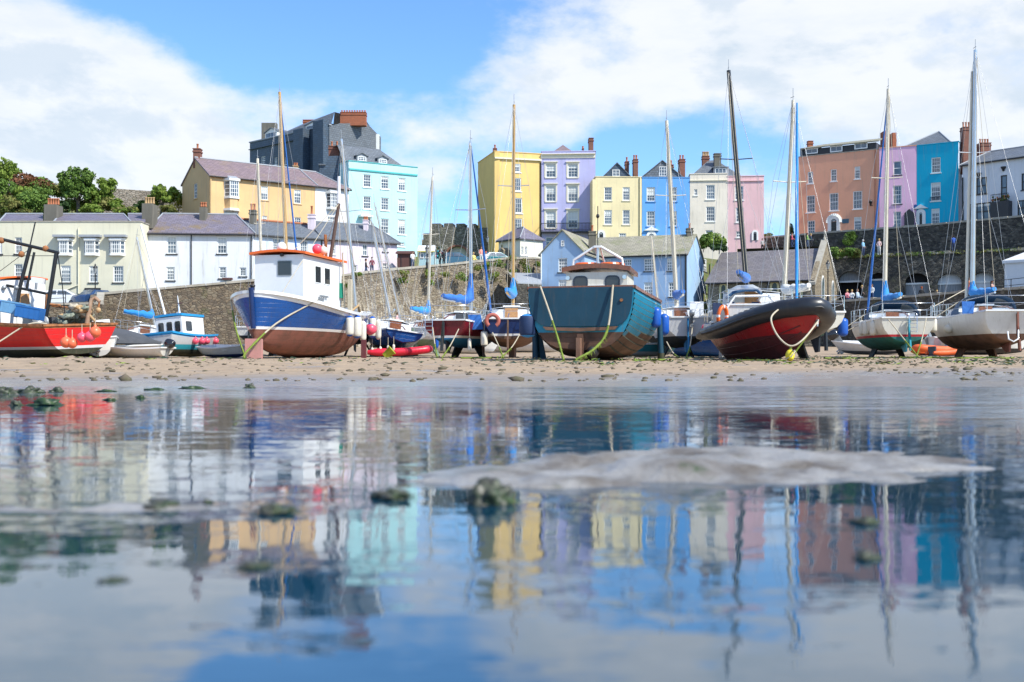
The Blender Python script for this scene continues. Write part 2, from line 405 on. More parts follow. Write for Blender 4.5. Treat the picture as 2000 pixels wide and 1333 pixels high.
def make_ground():
    ys = []
    y = .25
    while y < 150:
        ys.append(y); y *= 1.0085 if 8 < y < 40 else (1.012 if y < 8 else 1.02)
    ys += [150, 400, 3000]
    nx = 330; verts = []; faces = []
    for y in ys:
        hw = .62 * y + .6
        for i in range(nx + 1):
            s_ = i / nx * 2 - 1
            x = s_ * hw * (1 + (2 if y > 100 else 0) * abs(s_) ** 6)
            verts.append((x, y, ground_z(x, y)))
    for j in range(len(ys) - 1):
        for i in range(nx):
            a = j * (nx + 1) + i; faces.append((a, a + 1, a + nx + 2, a + nx + 1))
    # apron behind the camera
    b0 = len(verts)
    for i, (x, y) in enumerate([(-60, -60), (60, -60), (60, .25), (-60, .25)]): verts.append((x, y, -.064))
    faces.append((b0, b0 + 1, b0 + 2, b0 + 3))
    me = bpy.data.meshes.new('beach_sand'); me.from_pydata(verts, [], faces)
    me.polygons.foreach_set('use_smooth', [True] * len(faces))
    o = bpy.data.objects.new('beach_sand', me); COL.objects.link(o); o['kind'] = 'structure'
    m = bpy.data.materials.new('harbour_sand'); m.use_nodes = True; t = NT(m.node_tree)
    b = t.add('ShaderNodeBsdfPrincipled'); t.add('ShaderNodeOutputMaterial', i_0=b.outputs[0])
    pos = t.add('ShaderNodeNewGeometry').outputs['Position']; sp = t.add('ShaderNodeSeparateXYZ', i_0=pos)
    n = t.noise(pos, .9, 6, .65); nf = t.noise(pos, 14, 5, .7)
    wetn = t.math('ADD', sp.outputs[1], t.math('MULTIPLY', t.math('SUBTRACT', n, .5), 9.0))
    # the film of water left by the tide: reaches further up the beach on the right
    wetn = t.math('SUBTRACT', wetn, t.math('MULTIPLY', t.ramp(sp.outputs[0], -1.0, 9.0), 5.0))
    wet = t.math('MAXIMUM', t.ramp(wetn, 12.0, 19.0, 1, 0), t.math('MULTIPLY', t.ramp(t.noise(pos, .35, 5, .6), .56, .66), t.ramp(sp.outputs[1], 22, 34, .8, 0)))
    dry = t.mix(t.ramp(n, .35, .68), c4((.40, .295, .19)), c4((.30, .22, .15)))
    dry = t.mix(t.math('MULTIPLY', t.ramp(nf, .45, .68), .5), dry, c4((.17, .13, .09)))
    # green weed scraps
    wd = t.math('MULTIPLY', t.ramp(t.noise(pos, 3.1, 6, .75), .60, .66), t.ramp(n, .42, .55))
    dry = t.mix(t.math('MULTIPLY', wd, .7), dry, c4((.075, .085, .025)))
    wc = t.mix(t.ramp(n, .35, .65), c4((.24, .205, .17)), c4((.18, .165, .15)))
    near = t.ramp(sp.outputs[1], 7.0, 9.0, 1, 0)
    silt = t.mix(t.ramp(t.noise(pos, 6.0, 5, .6), .38, .66), c4((.27, .26, .245)), c4((.11, .09, .065)))
    silt = t.mix(t.ramp(t.noise(pos, 7.5, 4, .6), .62, .72), silt, c4((.05, .075, .025)))
    wc = t.mix(near, wc, silt)
    t.put(b.inputs['Base Color'], t.mix(wet, dry, wc))
    t.put(b.inputs['Roughness'], t.math('ADD', t.math('SUBTRACT', .95, t.math('MULTIPLY', wet, .72)), t.math('MULTIPLY', near, .06)))
    b.inputs['Specular IOR Level'].default_value = .5
    bp = t.add('ShaderNodeBump', i_Height=t.math('ADD', n, t.math('MULTIPLY', nf, .6))); bp.inputs['Distance'].default_value = .03
    t.put(bp.inputs['Strength'], t.math('ADD', t.ramp(wet, 0, 1, .9, .18), t.math('MULTIPLY', near, .5))); t.l.new(bp.outputs[0], b.inputs['Normal'])
    me.materials.append(m)
make_ground()

def make_water():
    mb = MB(); m = bpy.data.materials.new('still_shallow_water'); m.use_nodes = True; t = NT(m.node_tree)
    M['water'] = m
    b = t.add('ShaderNodeBsdfPrincipled'); t.add('ShaderNodeOutputMaterial', i_0=b.outputs[0])
    b.inputs['Base Color'].default_value = (.003, .036, .068, 1); b.inputs['Roughness'].default_value = .015
    b.inputs['IOR'].default_value = 1.95
    pos = t.add('ShaderNodeNewGeometry').outputs['Position']; sp = t.add('ShaderNodeSeparateXYZ', i_0=pos)
    def layer(sx, sy, scale, amp, detail=3, off=(0, 0, 0)):
        mp = t.add('ShaderNodeMapping', i_Vector=pos); mp.inputs['Scale'].default_value = (sx, sy, 1); mp.inputs['Location'].default_value = off
        c = t.noise(mp.outputs[0], scale, detail, .55, out=1)
        return t.vm('MULTIPLY', t.vm('SUBTRACT', c, (.5, .5, .5)), (amp, amp, 0))
    far = t.ramp(t.math('ADD', sp.outputs[1], t.math('ADD', t.math('MULTIPLY', t.math('SUBTRACT', t.noise(pos, .7, 4, .6), .5), 4.0), t.math('MULTIPLY', sp.outputs[0], .85))), 4.3, 6.8)
    patch = t.ramp(t.noise(pos, 1.6, 4, .6), .40, .64, .35, 1.5)
    a = t.vm('ADD', layer(2.2, 7.0, 3.0, .060), layer(5.0, 16.0, 5.5, .052, off=(3, 1, 0)))
    a = t.vm('SCALE', a, scale=patch)
    f2 = t.vm('SCALE', t.vm('ADD', layer(3.0, 9.0, 4.0, .20, 4), layer(1.2, 5.0, 3.0, .10, 4, (8, 3, 0))), scale=far)
    mp = t.add('ShaderNodeMapping', i_Vector=pos); mp.inputs['Scale'].default_value = (1.6, 5.5, 1)
    ruf = t.math('MULTIPLY', t.ramp(t.noise(mp.outputs[0], 1.5, 6, .68), .50, .60), t.ramp(sp.outputs[1], .5, 4.5, 1.0, .5))
    r2 = t.vm('SCALE', t.vm('ADD', layer(9, 26, 4.0, .12, 3, (5, 0, 0)), layer(2.5, 9, 3.0, .10, 3, (1, 6, 0))), scale=ruf)
    nn = t.vm('NORMALIZE', t.vm('ADD', t.vm('ADD', t.vm('ADD', a, f2), r2), (0, 0, 1)))
    t.l.new(nn, b.inputs['Normal'])   # far strip: film over pale rippled sand, blue sky sheen put into its colour
    film = t.math('MULTIPLY', far, t.ramp(t.noise(mp.outputs[0], .9, 6, .65), .36, .56)); t.put(b.inputs['Base Color'], t.mix(t.math('MULTIPLY', film, .8), c4((.003, .036, .068)), c4((.32, .36, .39)))); t.put(b.inputs['Roughness'], t.math('ADD', t.math('MULTIPLY', film, .16), .015))
    mb.face([(-20, -8, 0), (20, -8, 0), (20, 13.5, 0), (-20, 13.5, 0)], m)
    o = mb.build('tide_pool_water'); o['kind'] = 'structure'
make_water()

# ---------------------------------------------------------------- windows, walls and houses
class Plane:
    """vertical facade plane from A to B (seen left to right), normal towards the camera side"""
    def __init__(s, A, B):
        s.A = Vector((A[0], A[1], 0)); s.B = Vector((B[0], B[1], 0)); d = s.B - s.A
        s.L = d.length; s.u = d.normalized(); s.n = Vector((s.u.y, -s.u.x, 0))
    def t(s, px):
        k = (px - 1000) / FPX
        return (k * s.A.y - s.A.x) / (s.u.x - k * s.u.y)
    def uz(s, px, py):
        t = s.t(px); p = s.A + s.u * t
        return t, EYE + (HOR - py) * p.y / FPX
    def pt(s, t, z, out=0.0):
        p = s.A + s.u * t + s.n * out; return Vector((p.x, p.y, z))

def wall(mb, pl, z0, z1, holes, m, reveal=.14, t0=0.0, t1=None, mrev=None):
    t1 = pl.L if t1 is None else t1
    holes = [(max(t0 + .02, a), min(t1 - .02, b), max(z0 + .02, c), min(z1 - .02, d)) for a, b, c, d in holes if b > t0 and a < t1]
    us = sorted({round(x, 4) for h in holes for x in h[:2]} | {t0, t1}); zs = sorted({round(x, 4) for h in holes for x in h[2:]} | {z0, z1})
    for i in range(len(us) - 1):
        for j in range(len(zs) - 1):
            cu = (us[i] + us[i + 1]) / 2; cz = (zs[j] + zs[j + 1]) / 2
            if any(h[0] < cu < h[1] and h[2] < cz < h[3] for h in holes): continue
            mb.face([pl.pt(us[i], zs[j]), pl.pt(us[i + 1], zs[j]), pl.pt(us[i + 1], zs[j + 1]), pl.pt(us[i], zs[j + 1])], m)
    for a, b, c, d in holes:
        r = -reveal; q = mrev or m
        for e in ([(a, c), (b, c)], [(b, c), (b, d)], [(b, d), (a, d)], [(a, d), (a, c)]):
            (u1, q1), (u2, q2) = e
            mb.face([pl.pt(u1, q1), pl.pt(u1, q1, r), pl.pt(u2, q2, r), pl.pt(u2, q2)], q)

def pbox(mb, pl, t0, t1, z0, z1, o0, o1, m):
    a = [pl.pt(t0, z0, o0), pl.pt(t1, z0, o0), pl.pt(t1, z0, o1), pl.pt(t0, z0, o1)]
    mb.prism([p + Vector((0, 0, z1 - z0)) for p in a], (0, 0, -(z1 - z0)), m)

def window(parent, org, pl, h, nx=3, ny=4, frame='trim', back=-.12, sill='trim', blind=0.0, bar=.03, surround=None, name='window', arch=False, glass='glass', edge=.075, sillout=.08):
    a, b, c, d = h; mb = MB(); f = edge
    if not blind and nx >= 3 and not arch and glass == 'glass' and rnd.random() < .3: blind = rnd.uniform(.15, .5)
    if arch:
        n = 10; r = (b - a) / 2; cx = (a + b) / 2
        def arc(rr): return [(cx - rr * math.cos(math.pi * k / n), d + rr * math.sin(math.pi * k / n) * arch) for k in range(n + 1)]
        outer = [(a, c)] + arc(r) + [(b, c)]; inner = [(a + f, c + f)] + arc(r - f) + [(b - f, c + f)]
        for i in range(len(outer) - 1):
            mb.prism([pl.pt(*outer[i], back + .06), pl.pt(*outer[i + 1], back + .06), pl.pt(*inner[i + 1], back + .06), pl.pt(*inner[i], back + .06)], pl.n * -.06, frame)
        pbox(mb, pl, a, b, c, c + f, back, back + .06, frame)
    else:
        pbox(mb, pl, a, a + f, c, d, back, back + .06, frame); pbox(mb, pl, b - f, b, c, d, back, back + .06, frame)
        pbox(mb, pl, a + f, b - f, c, c + f, back, back + .06, frame); pbox(mb, pl, a + f, b - f, d - f, d, back, back + .06, frame)
    if nx > 0:
        for i in range(1, nx):
            u = a + f + (b - a - 2 * f) * i / nx; pbox(mb, pl, u - bar / 2, u + bar / 2, c + f, d - f, back + .005, back + .035, frame)
        for j in range(1, ny):
            z = c + f + (d - c - 2 * f) * j / ny; hb = bar / 2 + (.02 if j * 2 == ny else 0)
            pbox(mb, pl, a + f, b - f, z - hb, z + hb, back + .003, back + .038, frame)
    w_ = mb.build(name, parent, org)
    g = MB()
    if arch:
        g.face([pl.pt(u, z, back + .004) for u, z in ([(b - f / 2, c + f / 2)] + [(a + f / 2, c + f / 2)] + arc(r - f / 2))], glass)
    else: g.face([pl.pt(a + f / 2, c + f / 2, back + .001), pl.pt(b - f / 2, c + f / 2, back + .001), pl.pt(b - f / 2, d - f / 2, back + .001), pl.pt(a + f / 2, d - f / 2, back + .001)], glass)
    g.build('pane', w_, Vector((0, 0, 0)) + Vector(org))
    if blind > 0:
        g = MB(); zb = d - f - (d - c - 2 * f) * blind
        g.face([pl.pt(a + f, zb, back + .0035), pl.pt(b - f, zb, back + .0035), pl.pt(b - f, d - f, back + .0035), pl.pt(a + f, d - f, back + .0035)], 'blind'); g.build('blind', w_, org)
    if sill:
        g = MB(); pbox(g, pl, a - .1, b + .1, c - .11, c - .003, -.02, sillout, sill); g.build('sill', w_, org)
    if surround:
        g = MB(); s_ = .17
        pbox(g, pl, a - s_, a - .003, c, d, -.01, .045, surround); pbox(g, pl, b + .003, b + s_, c, d, -.01, .045, surround)
        pbox(g, pl, a - s_, b + s_, d + .003, d + s_ + .05, -.01, .05, surround); pbox(g, pl, a - s_ - .08, b + s_ + .08, d + s_ + .05, d + s_ + .15, -.01, .16, surround)
        g.build('surround', w_, org)
    return w_

def slab(mb, pts, m, th=.14, edge=None): mb.prism(pts, (0, 0, -th), m, edge)

def chimney(parent, org, c, u, wx, wy, z0, z1, m='brick_old', pots=2, pm='pot', cap=True, ph=.55, name='chimney'):
    mb = MB(); n = Vector((-u.y, u.x, 0)); T = Matrix(((u.x, n.x, 0, c[0]), (u.y, n.y, 0, c[1]), (0, 0, 1, 0), (0, 0, 0, 1)))
    mb.box(-wx / 2, wx / 2, -wy / 2, wy / 2, z0, z1, m, T)
    if cap: mb.box(-wx / 2 - .06, wx / 2 + .06, -wy / 2 - .06, wy / 2 + .06, z1 - .32, z1 - .18, m, T); mb.box(-wx / 2 - .05, wx / 2 + .05, -wy / 2 - .05, wy / 2 + .05, z1, z1 + .08, m, T)
    ch = mb.build(name, parent, org)
    for i in range(pots):
        g = MB(); x = -wx / 2 + wx * (i + .5) / pots
        g.lathe([(.12, z1 + .08), (.13, z1 + .15), (.10, z1 + .2), (.10, z1 + ph), (.13, z1 + ph + .04), (.12, z1 + ph + .1), (.07, z1 + ph + .1)], pm, 8, T @ Matrix.Translation((x, 0, 0)))
        g.build('chimney_pot', ch, org)
    return ch

def pchim(parent, org, x0, x1, ytop, D, zb, u=Vector((1, 0, 0)), wy=.7, **k):
    """chimney given by its picture edges at depth D"""
    a = G(x0, D); b = G(x1, D); ztop = ZP(ytop, D)
    return chimney(parent, org, ((a.x + b.x) / 2, D), u, (b.x - a.x) * .94, wy, zb, ztop, **k)

def drain(parent, org, pl, px, z0, z1, m='iron', r=.05):
    mb = MB(); t = pl.t(px); mb.tube([pl.pt(t, z0, .09), pl.pt(t, z1, .09)], r, m, 6); return mb.build('drainpipe', parent, org)

def solve_back(B, nrm, px):
    """distance along -normal from B so that the point shows at px"""
    k = (px - 1000) / FPX; d = -nrm
    return (k * B.y - B.x) / (d.x - k * d.y)

def house(name, label, A, B, ytop, z0, m, depth=8.0, cat='house', group=None, wins=(), lwins=(), rwins=(), roof='flat', ridge=None, s0=0.0, s1=1.0, rm='slate',
          sideL=None, sideR=None, over=.22, gutter='iron', m_side=None, wk=None, parapet=.0, sides=True):
    """A, B: (pixel x, depth) of the facade's ends. Returns (thing, plane, top z, depth)"""
    a = G(*A); b = G(*B); pl = Plane(a, b); z1 = ZP(ytop, A[1])
    if sideL is not None: depth = abs(solve_back(pl.A, pl.n, sideL))
    if sideR is not None: depth = abs(solve_back(pl.B, pl.n, sideR))
    org = Vector((a.x, a.y, z0)); t = thing(name, label, cat, org, group=group)
    wk = wk or {}
    hs = []; todo = []
    def conv(p, lst):
        out = []
        for wdef in lst:
            x0, x1, y0, y1 = wdef[:4]; o = dict(wk); 
            if len(wdef) > 4: o.update(wdef[4])
            ta, tb = p.t(x0), p.t(x1); zc = p.uz((x0 + x1) / 2, y1)[1]; zd = p.uz((x0 + x1) / 2, y0)[1]
            out.append(((ta, tb, zc, zd), o))
        return out
    bk = -pl.n * depth
    C = Vector((pl.B.x, pl.B.y, 0)) + bk; D_ = Vector((pl.A.x, pl.A.y, 0)) + bk
    plR = Plane(pl.B, C); plL = Plane(D_, pl.A)
    F_, L_, R_ = conv(pl, wins), conv(plL, lwins), conv(plR, rwins)
    mb = MB(); ms = m_side or m
    def hole(l):   # arched ones are set on the wall
        return [h for h, o in l if not o.get('arch')]
    wall(mb, pl, z0, z1, hole(F_), m); 
    wall(mb, plL, z0, z1, hole(L_), ms); wall(mb, plR, z0, z1, hole(R_), ms)
    mb.face([D_ + Vector((0, 0, z0)), C + Vector((0, 0, z0)), C + Vector((0, 0, z1)), D_ + Vector((0, 0, z1))][::-1], ms)
    zr = None
    if roof != 'flat':
        zr = ZP(ridge, (pl.A + bk * .5).y); mid = bk * .5
        r0 = pl.A + pl.u * (pl.L * s0) + mid; r1 = pl.A + pl.u * (pl.L * s1) + mid
        if s0 <= 0: mb.face([D_ + Vector((0, 0, z1)), pl.pt(0, z1), Vector((r0.x, r0.y, zr))], ms)
        if s1 >= 1: mb.face([pl.pt(pl.L, z1), C + Vector((0, 0, z1)), Vector((r1.x, r1.y, zr))], ms)
    mb.build('wall', t, org)
    if roof == 'flat':
        g = MB(); zz_ = z1 - .35
        g.face([pl.pt(0, zz_, -.3), pl.pt(pl.L, zz_, -.3), C + Vector((0, 0, zz_)), D_ + Vector((0, 0, zz_))], 'lead')
        cp = .26
        for p_, l in ((pl, pl.L), (plR, plR.L), (plL, plL.L)):
            pbox(g, p_, -.05, l + .05 if p_ is pl else l, z1 + .002, z1 + .09, -cp, .06, wk.get('coping', m))
        # inner faces of the parapet
        g.face([pl.pt(0, z1, -.28), pl.pt(0, z1 - .4, -.28), pl.pt(pl.L, z1 - .4, -.28), pl.pt(pl.L, z1, -.28)], m)
        g.build('roof', t, org)
    else:
        g = MB(); e = over; zr3 = lambda p, z: Vector((p.x, p.y, z))
        sl = (zr - z1) / (depth / 2); dz = -sl * e
        gl = 0.10 if s0 <= 0 else e; gr = 0.10 if s1 >= 1 else e
        A1 = pl.A - pl.u * gl + pl.n * e; B1 = pl.B + pl.u * gr + pl.n * e
        C1 = C + pl.u * gr - pl.n * e; D1 = D_ - pl.u * gl - pl.n * e
        q0 = r0 - pl.u * (gl if s0 <= 0 else 0); q1 = r1 + pl.u * (gr if s1 >= 1 else 0); ze = z1 + dz + .14; zt = zr + .14
        slab(g, [zr3(A1, ze), zr3(B1, ze), zr3(q1, zt), zr3(q0, zt)], rm); slab(g, [zr3(C1, ze), zr3(D1, ze), zr3(q0, zt), zr3(q1, zt)], rm)
        if s0 > 0: slab(g, [zr3(D1, ze), zr3(A1, ze), zr3(q0, zt)], rm)
        if s1 < 1: slab(g, [zr3(B1, ze), zr3(C1, ze), zr3(q1, zt)], rm)
        r_ = g.build('roof', t, org)
        g = MB(); g.tube([zr3(q0, zt + .03), zr3(q1, zt + .03)], .09, 'lead', 6)
        if s0 > 0: g.tube([zr3(A1, ze + .02), zr3(q0, zt + .03)], .07, 'lead', 6)
        if s1 < 1: g.tube([zr3(B1, ze + .02), zr3(q1, zt + .03)], .07, 'lead', 6)
        g.build('ridge_tile', r_, org)
        if gutter:
            g = MB(); g.tube([zr3(A1 + pl.n * .07, ze - .13), zr3(B1 + pl.n * .07, ze - .13)], .07, gutter, 6); g.build('gutter', t, org)
    for p_, lst in ((pl, F_), (plL, L_), (plR, R_)):
        for h, o in lst:
            o = {k: v for k, v in o.items() if k not in ('coping',)}
            if o.get('arch') and 'back' not in o: o['back'] = .01
            window(t, org, p_, h, **o)
    t['_'] = 0; del t['_']
    return t, pl, z1, depth, org, zr

def band(t, org, pl, z0, z1, m, out=.10, name='cornice', t0=0, t1=None):
    mb = MB(); pbox(mb, pl, t0, pl.L if t1 is None else t1, z0, z1, .002, out, m); return mb.build(name, t, org)

def oriel(t, org, pl, x0, x1, y0, y1, out=.55, nx=3, ny=4, m='trim', cap=True):
    """projecting bay: sides splayed, with its own windows"""
    ta, tb = pl.t(x0), pl.t(x1); zc = pl.uz((x0 + x1) / 2, y1)[1]; zd = pl.uz((x0 + x1) / 2, y0)[1]
    mb = MB(); s_ = min(.35, (tb - ta) * .2)
    foot = [(ta, 0), (ta + s_, out), (tb - s_, out), (tb, 0)]
    bt = mb
    for zz0, zz1, ex in ((zc - .18, zc - .003, .03), (zd, zd + .22, .10)):
        poly = [pl.pt(u + (-ex if i < 2 else ex), zz1, o + (ex if 0 < i < 3 else .002)) for i, (u, o) in enumerate(foot)]
        if ex > .05: cg = MB(); cg.prism(poly, (0, 0, -(zz1 - zz0)), m); cg.build('bay_cornice', t, org)
        else: mb.prism(poly, (0, 0, -(zz1 - zz0)), m)
    if cap:
        cg = MB(); mb_, mb = mb, cg
        top = [pl.pt(u, zd + .22, o + .003) for u, o in foot]; r0 = pl.pt(ta + s_, zd + .55, .02); r1 = pl.pt(tb - s_, zd + .55, .02)
        mb.face([top[1], top[2], r1, r0], 'lead'); mb.face([top[0], top[1], r0], 'lead'); mb.face([top[2], top[3], r1], 'lead'); mb.build('bay_roof', t, org); mb = mb_
    b_ = mb.build('bay_window', t, org)
    for i in range(3):
        (u0, o0), (u1, o1) = foot[i], foot[i + 1]
        p0 = pl.pt(u0, 0, o0); p1 = pl.pt(u1, 0, o1); q = Plane(p0, p1); k = nx if i == 1 else 1
        f = MB(); e = .07
        pbox(f, q, 0, e, zc, zd, -.06, 0, m); pbox(f, q, q.L - e, q.L, zc, zd, -.06, 0, m); pbox(f, q, e, q.L - e, zc, zc + e, -.06, 0, m); pbox(f, q, e, q.L - e, zd - e, zd, -.06, 0, m)
        for a in range(1, k): pbox(f, q, q.L * a / k - .025, q.L * a / k + .025, zc + e, zd - e, -.05, -.01, m)
        for a in range(1, ny): z = zc + (zd - zc) * a / ny; pbox(f, q, e, q.L - e, z - .025, z + .025, -.048, -.012, m)
        f.face([q.pt(.01, zc, -.04), q.pt(q.L - .01, zc, -.04), q.pt(q.L - .01, zd, -.04), q.pt(.01, zd, -.04)], 'glass')
        f.build('window', b_, org)
    return b_

def dormer(t, org, pl, x0, x1, y0, y1, ypk, set_back, m_roof='slate_grey', m_face='slate_wall', length=2.5, wx=None, nx=2, ny=2, wy=None):
    """gabled dormer: face px box, peak py; set_back metres behind the facade plane"""
    q = Plane(pl.A - pl.n * set_back, pl.B - pl.n * set_back)
    ta, tb = q.t(x0), q.t(x1); z0 = q.uz((x0 + x1) / 2, y1)[1]; z1 = q.uz((x0 + x1) / 2, y0)[1]; zp = q.uz((x0 + x1) / 2, ypk)[1] if ypk else z1
    mb = MB(); tm = (ta + tb) / 2
    mb.face([q.pt(ta, z0), q.pt(tb, z0), q.pt(tb, z1), q.pt(tm, zp), q.pt(ta, z1)], m_face)
    mb.face([q.pt(ta, z0, -length), q.pt(ta, z0), q.pt(ta, z1), q.pt(ta, z1, -length)], m_face); mb.face([q.pt(tb, z0), q.pt(tb, z0, -length), q.pt(tb, z1, -length), q.pt(tb, z1)], m_face)
    d = mb.build('dormer', t, org); g = MB(); e = .15
    if ypk:
        sl = (zp - z1) / (tm - ta)
        for sg, tt in ((-1, ta), (1, tb)):
            slab(g, [q.pt(tt + sg * e, z1 - sl * e + .1, e), q.pt(tm, zp + .1, e), q.pt(tm, zp + .1, -length), q.pt(tt + sg * e, z1 - sl * e + .1, -length)], m_roof, .1)
    else: slab(g, [q.pt(ta - e, z1 + .12, e), q.pt(tb + e, z1 + .12, e), q.pt(tb + e, z1 + .25, -length), q.pt(ta - e, z1 + .25, -length)], m_roof, .12)
    g.build('roof', d, org)
    w0, w1 = (q.t(wx[0]), q.t(wx[1])) if wx else (ta + .15, tb - .15)
    if wy: wz0, wz1 = q.uz((x0 + x1) / 2, wy[1])[1], q.uz((x0 + x1) / 2, wy[0])[1]
    else: wz0, wz1 = z0 + .1, z1 - .08
    f = MB(); e = .07; q2 = q
    pbox(f, q2, w0, w0 + e, wz0, wz1, .002, .06, 'trim'); pbox(f, q2, w1 - e, w1, wz0, wz1, .002, .06, 'trim'); pbox(f, q2, w0 + e, w1 - e, wz0, wz0 + e, .002, .06, 'trim'); pbox(f, q2, w0 + e, w1 - e, wz1 - e, wz1, .002, .06, 'trim')
    for a in range(1, nx): u = w0 + (w1 - w0) * a / nx; pbox(f, q2, u - .025, u + .025, wz0 + e, wz1 - e, .012, .05, 'trim')
    for a in range(1, ny): z = wz0 + (wz1 - wz0) * a / ny; pbox(f, q2, w0 + e, w1 - e, z - .025, z + .025, .011, .052, 'trim')
    f.face([q2.pt(w0 + .02, wz0 + .02, .01), q2.pt(w1 - .02, wz0 + .02, .01), q2.pt(w1 - .02, wz1 - .02, .01), q2.pt(w0 + .02, wz1 - .02, .01)], 'glass')
    f.build('window', d, org)
    return d

def door(t, org, pl, x0, x1, y0, y1, m, frame='trim', arch=0.0, fw=.22, fan=True, pediment=None):
    ta, tb = pl.t(x0), pl.t(x1); z0 = pl.uz((x0 + x1) / 2, y1)[1]; z1 = pl.uz((x0 + x1) / 2, y0)[1]; r = (tb - ta) / 2; tm = (ta + tb) / 2
    zs = z1 - r * arch
    f = MB(); n = 12
    def arc(rr, zz=0): return [(tm - rr * math.cos(math.pi * k / n), zs + rr * math.sin(math.pi * k / n) * (arch or .001) + zz) for k in range(n + 1)]
    o = [(ta, z0)] + arc(r) + [(tb, z0)]; i_ = [(ta + fw, z0)] + arc(r - fw, 0 if arch else -fw) + [(tb - fw, z0)]
    for k in range(len(o) - 1):
        f.prism([pl.pt(*o[k], .12), pl.pt(*o[k + 1], .12), pl.pt(*i_[k + 1], .12), pl.pt(*i_[k], .12)], pl.n * -.115, frame)
    if pediment:
        f.prism([pl.pt(ta - .3, z1 + .05, .25), pl.pt(tb + .3, z1 + .05, .25), pl.pt(tm, z1 + .55, .25)], pl.n * -.24, frame)
    d = f.build('doorway', t, org); g = MB()
    zd = z0 + (zs - z0) * .97
    g.prism([pl.pt(ta + fw, z0, .03), pl.pt(tb - fw, z0, .03), pl.pt(tb - fw, zd, .03), pl.pt(ta + fw, zd, .03)], pl.n * -.027, m)
    for a, b in ((.08, .42), (.5, .9)):
        pbox(g, pl, ta + fw + .12, tb - fw - .12, z0 + (zd - z0) * a, z0 + (zd - z0) * b, .031, .045, m)
    g.build('door', d, org)
    if arch:
        g = MB(); g.face([pl.pt(u, z, .025) for u, z in arc(r - fw)], 'glass')
        for k in (3, 6, 9): u, z = arc(r - fw)[k]; g.tube([pl.pt(tm, zs, .03), pl.pt(u, z, .03)], .02, frame, 4)
        g.build('fanlight', d, org)
    return d
# ---------------------------------------------------------------- the town
c_cream = paint('pale_cream_render', (.72, .68, .52), .4); c_white = paint('white_render', (.76, .77, .78)); c_pblue = paint('pale_blue_render', (.66, .74, .85))
c_ppink = paint('pale_pink_render', (.76, .66, .72)); c_tan = paint('apricot_render', (.72, .48, .24)); c_cyan = paint('pale_turquoise_render', (.48, .77, .78), .5)
c_yel = paint('mustard_yellow_render', (.82, .57, .21), .4); c_lil = paint('lilac_render', (.49, .48, .74), .45); c_cry = paint('butter_cream_render', (.82, .70, .42)); c_blu = paint('cornflower_blue_render', (.14, .38, .77), .45)
c_crw = paint('ivory_render', (.80, .72, .60)); c_pnk = paint('dusty_pink_render', (.78, .50, .51), .6); c_boat = paint('powder_blue_render', (.34, .50, .71), .6)
c_coral = paint('terracotta_render', (.82, .41, .26), .4); c_rose = paint('rose_pink_render', (.80, .49, .66), .45); c_dcy = paint('deep_turquoise_render', (.01, .43, .64), .4); c_wht = paint('white_painted_brick', (.74, .76, .79), .5)
c_toll = paint('off_white_render', (.80, .77, .64)); c_wood = mat('brown_shed_boards', (.13, .055, .045), .8, kind='wood', col2=(.08, .035, .03), grain=(12, 12, .6))
black_door = mat('black_door_paint', (.012, .013, .016), .35); dgreen = mat('dark_green_glass', (.02, .045, .04), .2)
M['tan_sill'] = mat('apricot_sill', (.70, .47, .25), .8); M['cyan_trim'] = mat('turquoise_cornice', (.06, .42, .42), .6); M['blue_sill'] = mat('blue_sill', (.05, .22, .55), .7)
M['dark_trim'] = mat('black_window_frame', (.02, .02, .024), .4); M['dark_sill'] = mat('dark_sill', (.05, .05, .055), .7); M['yel_frame'] = mat('yellow_stone_surround', (.62, .52, .26), .8)

TER = 'terraced harbour houses'
# cream terrace at the far left
lo = dict(nx=3, ny=4, sill='dark_sill', edge=.09)
w_ = [(29, 43, 464, 496, lo), (-26, -12, 464, 496, lo), (-2, 4, 464, 496, lo), (28, 44, 516, 548, lo), (-24, -8, 516, 548, lo), (118, 138, 519, 552, dict(lo, nx=4)), (174, 191, 520, 552, dict(lo, nx=4)), (221, 241, 520, 552, dict(lo, nx=4)), (120, 137, 574, 583, dict(lo, nx=3, ny=2))]
t, pl, z1, dp, org, _ = house('cream_house', 'long cream rendered terrace with three small white bay windows, leftmost building on the quay', (-60, 100), (275, 100), 434, 5.2, c_cream, depth=9, wins=w_, group=TER, wk=dict(coping=M['coping']))
for x0, x1 in ((113, 142), (164, 194), (213, 244)):
    oriel(t, org, pl, x0, x1, 471, 496, out=.4, nx=5, ny=3, cap=False)
    ta, tb = pl.t(x0), pl.t(x1); zt = ZP(468, 100); g = MB(); pbox(g, pl, ta - .25, tb + .25, zt + .16, zt + .36, .003, .62, 'lead'); g.build('bay_roof', t, org)
drain(t, org, pl, 154, 6.5, ZP(446, 100), c_cream, .06)
g = MB(); g.tube([pl.pt(pl.t(154), ZP(557, 100), .09), pl.pt(pl.t(120), ZP(571, 100), .09)], .05, c_cream, 6); g.build('drainpipe', t, org)
door(t, org, pl, 166, 197, 563, 602, black_door, 'dark_trim', fw=.32)
g = MB(); g.face([pl.pt(pl.t(173), ZP(584, 100), .05), pl.pt(pl.t(187), ZP(584, 100), .05), pl.pt(pl.t(187), ZP(567, 100), .05), pl.pt(pl.t(173), ZP(567, 100), .05)], 'blind'); g.build('door_panel', t, org)
g = MB(); za = 13.0; zb = ZP(418.5, 104.5); ya, yb, yc = 100.8, 104.6, 108.6
